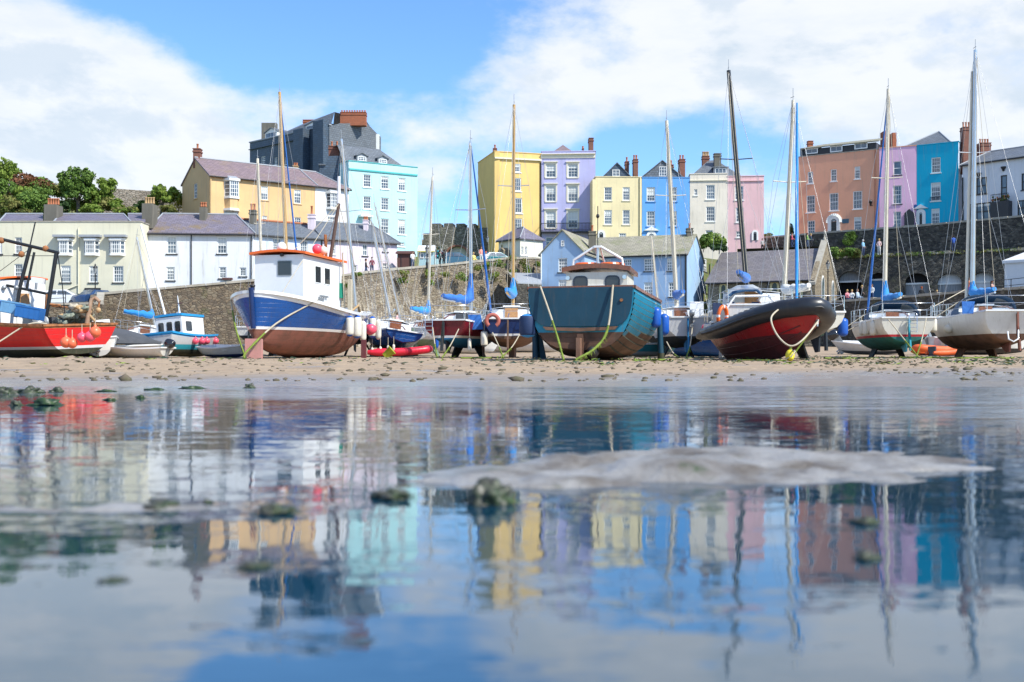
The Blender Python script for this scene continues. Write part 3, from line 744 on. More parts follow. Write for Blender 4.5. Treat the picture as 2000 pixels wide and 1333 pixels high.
for xa, xb, h0, h1 in ((-62, -3, 0, 0), (-3, 84, 1, 0), (104, 256, 1, 1), (250, 284, 0, 0)):
    A_, B_ = G(xa, ya), G(xb, ya); r0 = G(xa + 14 * h0, yb); r1 = G(xb - 14 * h1, yb)
    v = lambda p, z: Vector((p.x, p.y, z))
    slab(g, [v(A_, za), v(B_, za), v(r1, zb), v(r0, zb)], 'slate', .1); C_, D_ = G(xb, yc), G(xa, yc)
    slab(g, [v(C_, za), v(D_, za), v(r0, zb), v(r1, zb)], 'slate', .1)
    if h0: slab(g, [v(D_, za), v(A_, za), v(r0, zb)], 'slate', .1)
    if h1: slab(g, [v(B_, za), v(C_, za), v(r1, zb)], 'slate', .1)
    g.tube([v(r0, zb + .03), v(r1, zb + .03)], .09, 'lead', 6)
    if h0: g.tube([v(A_, za), v(r0, zb)], .08, 'lead', 6)
    if h1: g.tube([v(B_, za), v(r1, zb)], .08, 'lead', 6)
g.build('roof', t, org)
pchim(t, org, 92, 117, 402, 103, 12.6, wy=1.6, m='stone_chimney', pots=5, cap=False); pchim(t, org, 282, 303, 400, 103, 12.6, wy=1.6, m='stone_chimney', pots=4, pm='pot_buff', cap=False)

# white cottage
lo = dict(nx=3, ny=4, sill='dark_sill', edge=.09)
w_ = [(326, 345, 462, 496, dict(lo, blind=.3)), (424, 443, 463, 496, dict(lo, blind=.45)), (325, 341, 522, 548, dict(lo, nx=4)), (428, 442, 522, 544, lo), (468, 481, 523, 540, dict(lo, ny=3))]
t, pl, z1, dp, org, zr = house('white_cottage', 'white rendered cottage under a lichened purple slate roof, beside the cream terrace', (288.5, 102), (495, 102.8), 455.5, 5.2, c_white, depth=7, wins=w_, roof='gable', ridge=421, s1=.78, s0=.06, rm='slate_lichen', group=TER)
drain(t, org, pl, 374, 6, z1); drain(t, org, pl, 491, 6, z1)
pchim(t, org, 391, 404, 406, 105, 12.6, m='stone_chimney', pots=3, cap=False, ph=.4)
g = MB(); pbox(g, pl, pl.t(435), pl.t(455), ZP(546.5, 102), ZP(542.5, 102), .1, .45, c_wood); g.build('window_box', t, org)
# pale blue cottage
lo = dict(nx=3, ny=5, sill='trim', edge=.09)
w_ = [(532.6, 550, 466, 493, dict(lo, nx=4)), (586, 601, 470, 498.5, lo), (545, 556, 520, 540, lo)]
t, pl, z1, dp, org, zr = house('blue_cottage', 'pale blue cottage with grey slate roof and red ridge, between the white and pink cottages', (495.8, 103.2), (629, 107), 458.5, 5.5, c_pblue, depth=7, wins=w_, roof='gable', ridge=432, rm='slate_grey', group=TER)
drain(t, org, pl, 627.5, 6, z1)
g = MB(); m_ = (Vector((pl.A.x, pl.A.y, 0)) - pl.n * (dp / 2)); g.tube([m_ + Vector((0, 0, zr + .2)), m_ + pl.u * pl.L + Vector((0, 0, zr + .2))], .12, 'pot', 6); g.build('ridge_tile', t, org)
pchim(t, org, 602, 616, 421, 109, 12.5, m=c_ppink, pots=1, ph=.8); pchim(t, org, 488, 500.5, 413, 106, 12, m='stone_chimney', pots=2, ph=.6)
# pink cottage
w_ = [(648, 655.5, 473, 497, dict(nx=2, ny=4)), (708, 717.5, 478, 500, dict(nx=2, ny=2, sill='dark_sill')), (748, 757, 482, 492, dict(nx=2, ny=1, sill='dark_sill')), (689, 698, 518, 532, dict(nx=2, ny=3)), (747, 756.5, 515, 526, dict(nx=2, ny=2, sill='dark_sill'))]
t, pl, z1, dp, org, zr = house('pink_cottage', 'long pale pink cottage with grey slate roof, left of the brown shed', (630, 107.1), (775.5, 111), 466.5, 7.0, c_ppink, depth=7, wins=w_, roof='gable', ridge=435, s1=.86, rm='slate_grey', group=TER)
pchim(t, org, 710, 719, 432, 112, 12.5, m=c_ppink, pots=2, ph=.35)

# apricot house and its white neighbour
ts = dict(sill='tan_sill', nx=3, ny=4)
w_ = [(509.6, 523.7, 364, 391, ts), (574.5, 588, 371, 398, ts), (512, 522, 422, 440, ts), (575, 588, 425, 445, ts), (438, 466, 409, 432, dict(nx=4, ny=3))]
t, pl, z1, dp, org, zr = house('apricot_house', 'apricot rendered house with white oriel window and mauve slate roof, above the white cottage', (409, 112), (615, 118.7), 342.5, 6, c_tan, sideL=356, roof='gable', ridge=311, s1=.999, rm='slate_red', wins=w_, lwins=[(378.5, 385, 359, 388, ts)], group=TER)
oriel(t, org, pl, 438, 467, 355, 386, out=.7, nx=4, ny=4)
g = MB(); ta, tb = pl.t(438), pl.t(466); za = ZP(407, 112.8); zb = ZP(388.6, 112.8); g.prism([pl.pt(ta + .03, zb, .003), pl.pt(ta + .35, zb, .62), pl.pt(tb - .35, zb, .62), pl.pt(tb - .03, zb, .003)], (0, 0, za - zb), c_tan); g.build('bay_panel', t, org)
g = MB(); g.prism([pl.pt(ta - .1, za - .003, .003), pl.pt(ta + .3, za - .003, .75), pl.pt(tb - .3, za - .003, .75), pl.pt(tb + .1, za - .003, .003)], (0, 0, -.22), 'trim'); g.build('bay_cornice', t, org)
drain(t, org, pl, 411, 7, z1, c_tan, .07)
pchim(t, org, 379, 393, 293, 115.6, 20.3, m='brick_old', pots=1, ph=.5, wy=.9)
t, pl, z1, dp, org, zr = house('white_house', 'narrow white house with bay windows between the apricot and turquoise houses', (615.6, 118.9), (681, 121.5), 363.5, 6, c_white, depth=7.5, roof='gable', ridge=335, s1=.55, rm='slate_red', wins=[(640, 655, 424, 436, dict(nx=3, ny=2))], group=TER)
oriel(t, org, pl, 637, 659, 379, 407, out=.5, nx=4, ny=4)
pchim(t, org, 573, 582, 326, 122, 20, m='pot_buff', pots=2, ph=.3)

# turquoise house
rows = [(341, 366), (383.7, 408.5), (425.6, 455)]
w_ = []
for r_, (ya, yb) in enumerate(rows):
    for k, (xa, xb) in enumerate(((709.5, 725), (744, 759.5), (777.6, 792.2))):
        dy = (0, 3.5, 7)[k] * (1, .8, .5)[r_]; w_.append((xa, xb, ya + dy, yb + dy, dict(nx=3, ny=4, edge=.09, blind=(.4 if (r_ == 1 and k == 2) else 0))))
w_.append((777, 790, 474, 482, dict(nx=3, ny=2)))
t, pl, z1, dp, org, _ = house('turquoise_house', 'tall pale turquoise house with three columns of windows, below the slate hung building', (681, 125), (815, 129.2), 315, 8, c_cyan, depth=9, wins=w_, group=TER, wk=dict(coping=M['cyan_trim']))
band(t, org, pl, ZP(332, 125), ZP(329, 125), 'cyan_trim', .12)
g = MB(); ta, tb = pl.t(700), pl.t(724); pbox(g, pl, ta, tb, ZP(424.5, 125.7), ZP(420.5, 125.7), .003, .7, 'trim'); g.build('bay_cornice', t, org)
# mansard with dormers above it
org_ = org; q = Plane(pl.A - pl.n * 1.0, pl.B - pl.n * 1.0); q2 = Plane(pl.A - pl.n * 3.4, pl.B - pl.n * 3.4)
za = z1 - .2; zb = ZP(287, 129)
g = MB(); 
g.face([q.pt(0, za), q.pt(q.L - .6, za), q2.pt(q.L - 3.2, zb), q2.pt(0, zb)], 'slate_grey'); g.face([q.pt(q.L - .6, za), q.pt(q.L - .6, za, -7), q2.pt(q.L - 3.2, zb, -3), q2.pt(q.L - 3.2, zb)], 'slate_grey'); g.face([q2.pt(0, zb), q2.pt(q.L - 3.2, zb), q2.pt(q.L - 3.2, zb, -3), q2.pt(0, zb, -3)], 'lead')
g.build('mansard_roof', t, org)
dormer(t, org, pl, 697, 717, 305, 316.5, 300, 1.6, nx=3, ny=2, m_face='lead'); dormer(t, org, pl, 738, 757, 310, 321.5, 305, 1.6, nx=3, ny=2, m_face='lead')

# slate hung building on the skyline
t = thing('slate_hung_building', 'large dark slate hung building with long orange brick chimney, on the skyline', 'building', G(643, 145, 8)); org = Vector(t.location)
A_, B_, C_ = G(488, 156.5), G(643, 145), G(744, 152.5)
pL = Plane(A_, B_); pR = Plane(B_, C_); zT = ZP(245, 145)
g = MB()
hl = [(pL.t(a), pL.t(b), pL.uz((a + b) / 2, d)[1], pL.uz((a + b) / 2, c)[1]) for a, b, c, d in ((510, 518, 306, 322), (536, 541.5, 308, 322), (592, 600, 293, 320), (556, 561, 308, 322))]
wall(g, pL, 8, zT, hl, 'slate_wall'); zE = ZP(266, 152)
zg = ZP(244, 146.5); ap0 = ZP(243, 147); ap1 = ZP(249, 151)
g.face([pR.pt(0, 8), pR.pt(pR.L, 8), pR.pt(pR.L, zE), pR.pt(pR.t(740), zE + .1), pR.pt(pR.t(717), ap1 + .4), pR.pt(pR.t(664), ap0), pR.pt(pR.t(650), zT + .1), pR.pt(0, zT)], 'slate_wall_lit')
# bays standing out of the dark side
for xa, xb, yt, ex in ((587, 606, 254, 1.2), (622, 642, 245, .9)):
    ta, tb = pL.t(xa), pL.t(xb); pbox(g, pL, ta, tb, 8, ZP(yt, 148), .003, ex, 'slate_wall')
g.build('wall', t, org)
for h in hl: window(t, org, pL, h, nx=2, ny=4)
g = MB(); pbox(g, pL, 0, pL.t(586), ZP(290, 155), ZP(288.8, 155), .003, .25, 'slate_wall'); pbox(g, pL, -.1, pL.L + .1, zT + .002, zT + .15, -.3, .1, 'lead'); g.build('cornice', t, org)
BK = Vector((1.6, -9, 0)); g = MB(); n_ = -pL.n * 7; up = lambda p, z: Vector((p.x, p.y, z))
a0 = pL.pt(pL.L * .18, zT + .02, -.5); b0 = pL.pt(pL.L - .3, zT + .02, -.5); a1 = pL.pt(pL.t(540), ZP(245, 158), -5); b1 = Vector(pR.pt(pR.t(664), ZP(232, 151), -1))
g.face([a0, b0, b1, a1], 'slate_grey'); c0 = pR.pt(pR.t(740), zE, -.3); c1 = pR.pt(pR.t(717), ap1 + .9, -.3)
g.face([b1, c1, c1 - BK, b1 - BK], 'slate_grey'); g.face([c1, c0, c0 - BK, c1 - BK], 'slate_grey')
g.face([up(A_, zE - .2), up(B_, zE - .2), up(C_, zE - .2), up(A_ + C_ - B_, zE - .2)], 'lead')
g.build('roof', t, org)
def bldg_chim(xa, xb, yt, D, zb, pots, m, u=Vector((1, 0, 0)), wy=.9, ph=.45, pm='pot', cap=True): return pchim(t, org, xa, xb, yt, D, zb, u=u, wy=wy, pots=pots, m=m, ph=ph, pm=pm, cap=cap)
bldg_chim(664, 717, 222, 148.5, ZP(247, 148.5), 10, 'brick', wy=1.1, ph=.3); bldg_chim(592, 621, 236.5, 155, zT - 1, 0, 'brick'); bldg_chim(511, 542, 241.5, 159, ZP(277, 156), 0, 'stone_chimney', cap=False)
dormer(t, org, pL, 518, 541, 258, 270, 251, .8, nx=2, ny=1, m_face='trim'); dormer(t, org, pL, 597, 628, 243, 255, 238, .8, nx=1, ny=1, m_face='trim')
g = MB(); g.box(-.5, .5, -.5, .5, 0, 2.2, 'trim', Matrix.Translation(pR.pt(pR.L - .6, zE - 2, -.4))); g.build('roof_vent', t, org)
g = MB(); m_ = pR
# dark party wall rising left of the turquoise house
t2 = thing('dark_gabled_house', 'dark slate gable with small brick chimney wedged left of the turquoise house', 'house', G(640, 127, 8)); o2 = Vector(t2.location)
q = Plane(G(624, 127), G(682, 127.5))
g.prism([q.pt(0, 8), q.pt(q.L, 8), q.pt(q.L, ZP(313, 127)), q.pt(q.t(668), ZP(303, 127)), q.pt(q.t(642), ZP(305, 127)), q.pt(q.t(634), ZP(322, 127)), q.pt(0, ZP(322, 127))], q.n * -5, 'slate_wall'); g.build('wall', t2, o2)
pchim(t2, o2, 642.5, 664, 288, 129.5, ZP(306, 128), m='brick_old', pots=2, ph=.55, wy=1.0)
g = MB(); slab(g, [q.pt(-.1, ZP(321, 127), .2), q.pt(q.t(634) + .1, ZP(321, 127), .2), q.pt(q.t(640), ZP(312, 127), -5), q.pt(-.1, ZP(312, 127), -5)], 'slate_grey'); g.build('roof', t2, o2)

# yellow and lilac towers
A_ = G(966, 135); bkv = G(948, 142.5) - A_
y_ = [(1002, 1017, 320, 337), (1001, 1018, 348, 374), (1002, 1020, 387, 417), (1002, 1020, 427, 453)]
w_ = [(a, b, c, d, dict(nx=4, ny=3, edge=.12)) for a, b, c, d in y_]
HT = 'row of tall painted houses on the cliff'
t, pl, z1, dp, org, _ = house('yellow_house', 'tall mustard yellow house with a single window column, left end of the cliff row', (966, 135), (1057, 136.6), 296.5, 9, c_yel, depth=8, wins=w_, group=HT)
band(t, org, pl, ZP(310.5, 135), ZP(307.5, 135), 'cream_trim', .22)
g = MB(); a_ = Vector((A_.x, A_.y, 0)); b_ = a_ + Vector((bkv.x, bkv.y, 0)); q = Plane(b_, a_)
g.prism([q.pt(0, 9, .003), q.pt(q.L, 9, .003), q.pt(q.L, z1 - .02, .003), q.pt(q.L - 1, z1 - .1, .003), q.pt(0, ZP(319, 142.5), .003)], Vector((.6, .05, 0)), c_yel); g.build('side_wall', t, org)
for yy in ((325, 345), (362, 390), (405, 440)):
    g = MB(); pbox(g, q, q.L * .28, q.L * .45, ZP(yy[1], 140), ZP(yy[0], 140), .003, .12, 'yel_frame'); g.build('blind_window', t, org)
drain(t, org, pl, 1055.8, 10, z1 - 1, 'iron', .09); pchim(t, org, 963, 970.5, 292, 139, z1 - 2, pots=1, ph=.45)
rows = [(321, 347), (363.5, 394), (413, 446)]
w_ = [(xa, xb, ya, yb, dict(nx=3, ny=4, surround='cream_trim', sill='cream_trim', edge=.1, blind=(0, .42, .55)[r_])) for r_, (ya, yb) in enumerate(rows) for xa, xb in ((1066, 1085.5), (1109, 1128.5))] + [(1066, 1081, 464, 480, dict(nx=1, ny=2))]
t, pl, z1, dp, org, _ = house('lilac_house', 'tall lilac house with cream window surrounds and a black iron balcony', (1057.4, 136.6), (1163, 136.2), 297, 9, c_lil, depth=8, wins=w_, group=HT)
band(t, org, pl, ZP(308, 136), ZP(300, 136), 'cream_trim', .10); band(t, org, pl, ZP(301, 136), ZP(299.6, 136), 'cream_trim', .3)
b0, b1 = pl.t(1057.8), pl.t(1154); zb = ZP(453, 136)
g = MB(); pbox(g, pl, b0, b1, zb - .12, zb, .003, 1.0, 'dark_trim'); bal = g.build('balcony', t, org); g = MB(); zt = zb + .95
for e in ((b0, 1.0, b1, 1.0), (b0, .02, b0, 1.0), (b1, .02, b1, 1.0)):
    g.tube([pl.pt(e[0], zt, e[1]), pl.pt(e[2], zt, e[3])], .04, 'iron', 5); g.tube([pl.pt(e[0], zb + .12, e[1]), pl.pt(e[2], zb + .12, e[3])], .03, 'iron', 5)
for k in range(37): u = b0 + (b1 - b0) * k / 36; g.tube([pl.pt(u, zb, .98), pl.pt(u, zt, .98)], .022, 'iron', 4, cap=False)
g.build('railing', bal, org)
g = MB(); pk = pl.pt(pl.t(1098), ZP(282, 141), -5); pts = [pl.pt(pl.t(1074), z1, -1.2), pl.pt(pl.t(1124), z1, -1.2), pl.pt(pl.t(1124), z1, -8), pl.pt(pl.t(1074), z1, -8)]
for i in range(4): g.face([pts[i], pts[(i + 1) % 4], pk], 'slate_red')
g.build('hip_roof', t, org); pchim(t, org, 1149.5, 1158.5, 273, 140, z1 - .5, pots=0, wy=1.5)
pchim(t, org, 1137, 1140, 292.5, 139, z1 - .5, pots=1, ph=.3)

# butter cream, cornflower, ivory and pink houses
def seaside(name, label, A, B, ytop, m, wins, **k):
    return house(name, label, A, B, ytop, 9, m, depth=8, wins=wins, group=HT, **k)
cw = dict(nx=3, ny=4, sill='cream_trim', edge=.1)
w_ = [(1180, 1195, 366, 392, dict(cw, blind=.0)), (1216, 1230, 366, 392, cw), (1180, 1195, 410.5, 439, cw), (1216, 1230, 410.5, 439, cw), (1209, 1223, 456, 466, dict(cw, ny=2))]
t, pl, z1, dp, org, _ = seaside('butter_cream_house', 'butter cream house with dark gabled dormer, between the lilac and bright blue houses', (1163.4, 134), (1253.4, 134.3), 346, c_cry, w_, gutter=None)
g = MB(); pbox(g, pl, pl.t(1157), -.003, 9, z1 - .3, -6, .15, c_cry); g.build('side_pier', t, org)
door(t, org, pl, 1166, 1182, 450, 470, black_door, arch=1.0, fw=.25)
dormer(t, org, pl, 1179, 1231, 345, 346.5, 319, .9, m_roof='slate_grey', m_face='slate_wall', wx=(1196, 1210), wy=(332, 345), length=4, nx=2, ny=2)
pchim(t, org, 1220.5, 1228, 318, 138, z1 - .5, pots=1, wy=1.0); pchim(t, org, 1236, 1245.5, 314, 137, z1 - .5, pots=2, wy=1.2)
drain(t, org, pl, 1250, 10, z1, c_cry, .08)
bw = dict(nx=3, ny=4, sill='blue_sill', edge=.1)
w_ = [(1263, 1279.5, 366, 394, dict(bw, blind=.6)), (1308, 1322, 366, 394, bw), (1263, 1279.5, 413, 442.5, bw), (1308, 1322, 413, 442.5, bw)]
t, pl, z1, dp, org, _ = seaside('blue_house', 'bright cornflower blue house with a white pedimented arched door on the cliff', (1253.9, 134.3), (1347, 134.4), 347.5, c_blu, w_)
door(t, org, pl, 1262, 1282, 452, 470, black_door, arch=1.0, fw=.3, pediment=True)
dormer(t, org, pl, 1256, 1331, 345, 346.5, 314.5, .9, m_roof='slate_grey', m_face='slate_grey', wx=(1287, 1302), wy=(326, 345), length=4, nx=3, ny=3)
pchim(t, org, 1306.5, 1315, 324, 140, z1 - .5, pots=1); pchim(t, org, 1325.5, 1337, 314, 137, z1 - .5, pots=2, wy=1.3)
w_ = [(1355.5, 1362, 370, 382, dict(nx=2, ny=2)), (1379, 1396, 361.6, 390, dict(nx=4, ny=4, edge=.1)), (1379, 1396, 404, 433, dict(nx=4, ny=4, edge=.1)), (1378, 1392, 450, 462, dict(nx=3, ny=2))]
t, pl, z1, dp, org, _ = seaside('ivory_house', 'ivory house with hipped slate roof and squat stone chimney, left of the pink end house', (1347.5, 134.4), (1420.6, 134), 341, c_crw, w_)
band(t, org, pl, ZP(353, 134), ZP(351.5, 134), 'cream_trim', .14)
g = MB(); pk = pl.pt(pl.t(1406), ZP(313, 139), -5); pts = [pl.pt(pl.t(1346), z1 - .3, -.6), pl.pt(pl.t(1452), z1 - .3, -.6), pl.pt(pl.t(1452), z1 - .3, -9), pl.pt(pl.t(1346), z1 - .3, -9)]; pk2 = pl.pt(pl.t(1390), ZP(313.5, 139), -5)
g.face([pts[0], pts[1], pk, pk2], 'slate_grey'); g.face([pts[1], pts[2], pk], 'slate_grey'); g.face([pts[3], pts[0], pk2], 'slate_moss'); g.face([pts[2], pts[3], pk2, pk], 'slate_grey')
g.build('hip_roof', t, org); dormer(t, org, pl, 1394, 1421, 328, 341, None, 1.4, nx=3, ny=1, m_face='lead')
pchim(t, org, 1371, 1385, 307, 139.5, z1, pots=4, m='brick_old', pm='pot_buff', wy=.8); pchim(t, org, 1394, 1408, 302, 137.5, z1, pots=0, m='stone_chimney')
w_ = [(1435, 1452, 364, 391, dict(nx=4, ny=4, edge=.1)), (1437, 1452, 406, 434.6, dict(nx=3, ny=4, edge=.1)), (1438, 1450, 452, 464, dict(nx=3, ny=2))]
t, pl, z1, dp, org, _ = seaside('dusty_pink_house', 'dusty pink house at the right end of the cliff row', (1421, 134), (1492, 133.6), 345.5, c_pnk, w_)
band(t, org, pl, ZP(355, 134), ZP(353.5, 134), c_pnk, .14); door(t, org, pl, 1468, 1481, 450, 470, black_door, arch=1.0, fw=.2)

# toll house
t, pl, z1, dp, org, zr = house('toll_house', 'small off white toll house with hipped slate roof at the foot of the yellow house', (974, 126.5), (1016, 123.5), 470.5, 8, c_toll, sideR=1060, cat='house', roof='gable', ridge=451, s0=.35, s1=.65, rm='slate', rwins=[(1018, 1022.5, 482, 499, dict(nx=2, ny=3)), (1025, 1030, 482, 499, dict(nx=2, ny=3))])
window(t, org, pl, (pl.t(978.5), pl.t(982.5), ZP(492, 126), ZP(481, 126)), nx=0, arch=1.0, back=.01, sill=None, frame='yel_frame')
g = MB(); ta, tb = pl.t(985), pl.t(996); tm = (ta + tb) / 2; za, zb, zc = ZP(510, 125), ZP(490, 125), ZP(484.5, 125)
g.prism([pl.pt(ta, za, .9), pl.pt(tb, za, .9), pl.pt(tb, zb, .9), pl.pt(tm, zc, .9), pl.pt(ta, zb, .9)], pl.n * -.89, 'church_stone'); g.face([pl.pt(tm - .22, za, .905), pl.pt(tm + .22, za, .905), pl.pt(tm + .22, zb - .2, .905), pl.pt(tm - .22, zb - .2, .905)], black_door); g.build('porch', t, org)

# gatehouse ruin with arch
M['gate_stone'] = mat('grey_gateway_stone', (.20, .185, .155), .9, kind='stone', col2=(.10, .095, .08), plant=.4)
t = thing('castle_gateway', 'dark crenellated stone gateway with a blocked white arch beside the yellow house', 'gateway', G(900, 138, 8)); org = Vector(t.location)
q = Plane(G(842, 139), G(958, 138)); pts = [(842, 560), (842, 452), (843, 436)]
for a, b, c in ((843, 860, 436), (867, 884, 436), (891, 907, 437), (916, 929, 438), (933, 958, 446)): pts += [(a, c + 7 if a > 843 else c), (a, c), (b, c), (b, c + 7)]
pts += [(958, 560)]
zq = lambda x, y: (q.t(x), ZP(y, 138.5))
ar = [(q.t(912), ZP(560, 138.5))]; cx, r_ = q.t(893), q.t(912) - q.t(893)
zc = ZP(497, 138.5)
n = 12; arc = [(cx + r_ * math.cos(math.pi * k / n), zc + r_ * .8 * math.sin(math.pi * k / n)) for k in range(n + 1)]
g = MB(); out = [zq(*p) for p in pts]
# wall split round the arch: left, right, above
z0 = 8.0
top = [p for p in out[1:-1]]
g.prism([q.pt(out[0][0], z0)] + [q.pt(cx - r_, z0), q.pt(cx - r_, zc)] + [q.pt(*p) for p in arc[::-1][1:-1]] + [q.pt(cx + r_, zc), q.pt(cx + r_, z0), q.pt(out[-1][0], z0)] + [q.pt(*p) for p in top[::-1]], q.n * -2.0, 'gate_stone')
g.build('wall', t, org)
g = MB(); g.face([q.pt(cx - r_ - .1, z0, -.8), q.pt(cx + r_ + .1, z0, -.8)] + [q.pt(u, z, -.8) for u, z in arc], c_white); g.build('arch_infill', t, org)
g = MB()
for k in range(n):
    (u0, z0_), (u1, z1_) = arc[k], arc[k + 1]; f_ = lambda u, z, s: (cx + (u - cx) * s, zc + (z - zc) * s)
    g.prism([q.pt(*f_(u0, z0_, 1.0), .06), q.pt(*f_(u0, z0_, 1.22), .06), q.pt(*f_(u1, z1_, 1.22), .06), q.pt(*f_(u1, z1_, 1.0), .06)], q.n * -.05, 'brick_old')
g.build('arch_ring', t, org)
g = MB()
for i, (a, b, c, d) in enumerate(((825, 842, 470, 505), (828, 843, 458, 470))): g.box(*[G(a, 140).x, G(b, 140).x], 139, 142, 8 if i == 0 else ZP(470, 140), ZP(c, 140), 'gate_stone')
g.build('buttress', t, org)

# boathouse: gabled block, return and long wing
t = thing('boathouse', 'powder blue harbour building with front gable and mossy stone tiled wing', 'building', Vector((6.88, 108, 5))); org = Vector(t.location)
u = Vector((1, -.35, 0)).normalized(); n_ = Vector((u.y, -u.x, 0))
a = Vector((2.76, 109.44, 0)); b = Vector((6.88, 108, 0)); pf = Plane(a, b); ze = ZP(494.5, 108.5); zp = ZP(450, 108.7)
dB = abs(solve_back(pf.B, pf.n, 1175)); cB = pf.B - pf.n * dB; pr = Plane(pf.B, cB)
k_ = (1342 - 1000) / FPX; tt = (k_ * cB.y - cB.x) / (pf.u.x - k_ * pf.u.y); dB2 = cB + pf.u * tt; pw = Plane(cB, dB2)
def hz(p, l): return [(p.t(x0), p.t(x1), p.uz((x0 + x1) / 2, y1)[1], p.uz((x0 + x1) / 2, y0)[1]) for x0, x1, y0, y1 in l]
h1 = hz(pf, [(1090.5, 1108, 504.6, 532), (1091, 1108, 547, 572)]); h2 = hz(pw, [(1181.6, 1193, 507, 527), (1217, 1233.5, 507, 530), (1258, 1277, 505.6, 530), (1302.5, 1320, 505, 529.6), (1306, 1324, 552, 580), (1258, 1275, 552, 580), (1217, 1233, 552, 580)])
pg = Plane(pw.B, pw.B - pw.n * 9.5); h3 = hz(pg, [(1373.5, 1380.8, 506, 531), (1373.5, 1380.5, 550, 573)])
zw = ZP(496, 111.5)
g = MB(); wall(g, pf, 5, ze, h1, c_boat); wall(g, pr, 5, zw, [], c_boat); wall(g, pw, 5, zw, h2, c_boat); wall(g, pg, 5, zw, h3, c_boat)
tm = pf.L / 2; g.face([pf.pt(0, ze), pf.pt(pf.L, ze), pf.pt(tm, zp)], c_boat)
g.face([pf.A - pf.n * 10 + Vector((0, 0, 5)), pf.pt(0, 5), pf.pt(0, ze), pf.A - pf.n * 10 + Vector((0, 0, ze))], c_boat)
zr = ZP(462.5, 117); g.face([pg.pt(0, zw), pg.pt(pg.L, zw), pg.pt(pg.L / 2, zr)], c_boat)
g.build('wall', t, org)
ws = dict(nx=4, ny=4, sill='dark_sill', edge=.08, bar=.06)
for p_, hs in ((pf, h1), (pw, h2), (pg, h3)):
    for h in hs: window(t, org, p_, h, **ws)
window(t, org, pf, hz(pf, [(1096, 1102.3, 470, 481.6)])[0], nx=2, ny=2, back=.005, sill=None)
g = MB(); e = .22; sl = (zp - ze) / tm
for sg, tt_ in ((-1, 0), (1, pf.L)):
    q0 = pf.pt(tt_ + sg * e, ze - sl * e + .1, .2); q1 = pf.pt(tm, zp + .1, .2); dd = -pf.n * 10.4
    slab(g, [q0, q1, q1 + dd, q0 + dd], 'slate_moss', .12)
mid = -pw.n * 4.75; A1 = pw.A + pw.n * .25 - pw.u * 1.0; B1 = pw.B + pw.n * .25 + pw.u * .12; up = lambda p, z: Vector((p.x, p.y, z))
r0 = pw.A + mid - pw.u * 1.8; r1 = pw.B + mid + pw.u * .12; C1 = pw.B - pw.n * 9.75 + pw.u * .12; D1 = pw.A - pw.n * 9.75 - pw.u * 1
slab(g, [up(A1, zw - .08), up(B1, zw - .08), up(r1, zr + .12), up(r0, zr + .12)], 'slate_moss'); slab(g, [up(C1, zw - .08), up(D1, zw - .08), up(r0, zr + .12), up(r1, zr + .12)], 'slate_moss')
g.build('roof', t, org)
g = MB(); g.tube([up(pw.A + pw.n * .33, zw - .16), up(B1 + pw.n * .08, zw - .16)], .09, 'iron', 6); g.tube([pr.pt(0, zw - .1, .1), pr.pt(pr.L, zw - .1, .1)], .08, 'iron', 6); g.build('gutter', t, org)
drain(t, org, pw, 1339.5, 5.5, zw, 'iron', .09); drain(t, org, pg, 1384, 5.5, zw, 'iron', .07); drain(t, org, pf, 1057.5, 5.5, ze, 'trim', .06)
chimney(t, org, (pw.A.x + pw.u.x * -1.0 - .1, pw.A.y - 1.5), Vector((1, 0, 0)), .68, .8, ze - .2, ZP(453, 112), m='stone_chimney', pots=1, ph=.6); chimney(t, org, (r1.x - .75, r1.y), Vector((1, 0, 0)), .6, .7, zr - .5, ZP(449, 116), m='stone_chimney', pots=1, ph=.5)

# church
t = thing('stone_church', 'small stone church with lancet windows and grey slate roof on the quay', 'church', G(1592, 109.3, 4.5)); org = Vector(t.location)
pc = Plane(G(1382, 114), G(1592, 109.3)); ze = ZP(548, 111.7); dC = abs(solve_back(pc.B, pc.n, 1635)); pgc = Plane(pc.B, pc.B - pc.n * dC); zp = ZP(481, 111.5)
g = MB(); wall(g, pc, 4, ze, [], 'church_stone'); wall(g, pgc, 4, ze - .15, [], 'church_stone'); plc = Plane(pc.A - pc.n * dC, pc.A); wall(g, plc, 4, ze, [], 'church_stone')
g.prism([pgc.pt(-.25, ze - .15, .003), pgc.pt(pgc.L + .25, ze - .15, .003), pgc.pt(pgc.L / 2 + .15, zp + .75, .003), pgc.pt(pgc.L / 2 - .15, zp + .75, .003)], pgc.n * -.45, 'church_stone'); g.build('wall', t, org)
g = MB(); mid = -pc.n * (dC / 2); A1 = pc.A + pc.n * .3 - pc.u * .2; B1 = pc.B + pc.n * .3 - pc.u * .45; r0 = pc.A + mid - pc.u * .2; r1 = pc.B + mid - pc.u * .45; C1 = pc.B - pc.n * (dC + .3) - pc.u * .45; D1 = pc.A - pc.n * (dC + .3) - pc.u * .2
rf = mat('grey_church_slate', (.15, .135, .14), .55, kind='slate', col2=(.23, .2, .14), amt=.45, sc=1.2)
slab(g, [up(A1, ze - .1), up(B1, ze - .1), up(r1, zp + .12), up(r0, zp + .12)], rf); slab(g, [up(C1, ze - .1), up(D1, ze - .1), up(r0, zp + .12), up(r1, zp + .12)], rf); g.build('roof', t, org)
g = MB()   # gable coping and finial
for sg in (-1, 1):
    a_ = pgc.pt(pgc.L / 2 + sg * (pgc.L / 2 + .35), ze - .35, .08); b_ = pgc.pt(pgc.L / 2, zp + 1.0, .08); g.prism([a_, b_, b_ + Vector((0, 0, -.28)), a_ + Vector((0, 0, -.28))], pgc.n * -.6, 'coping')
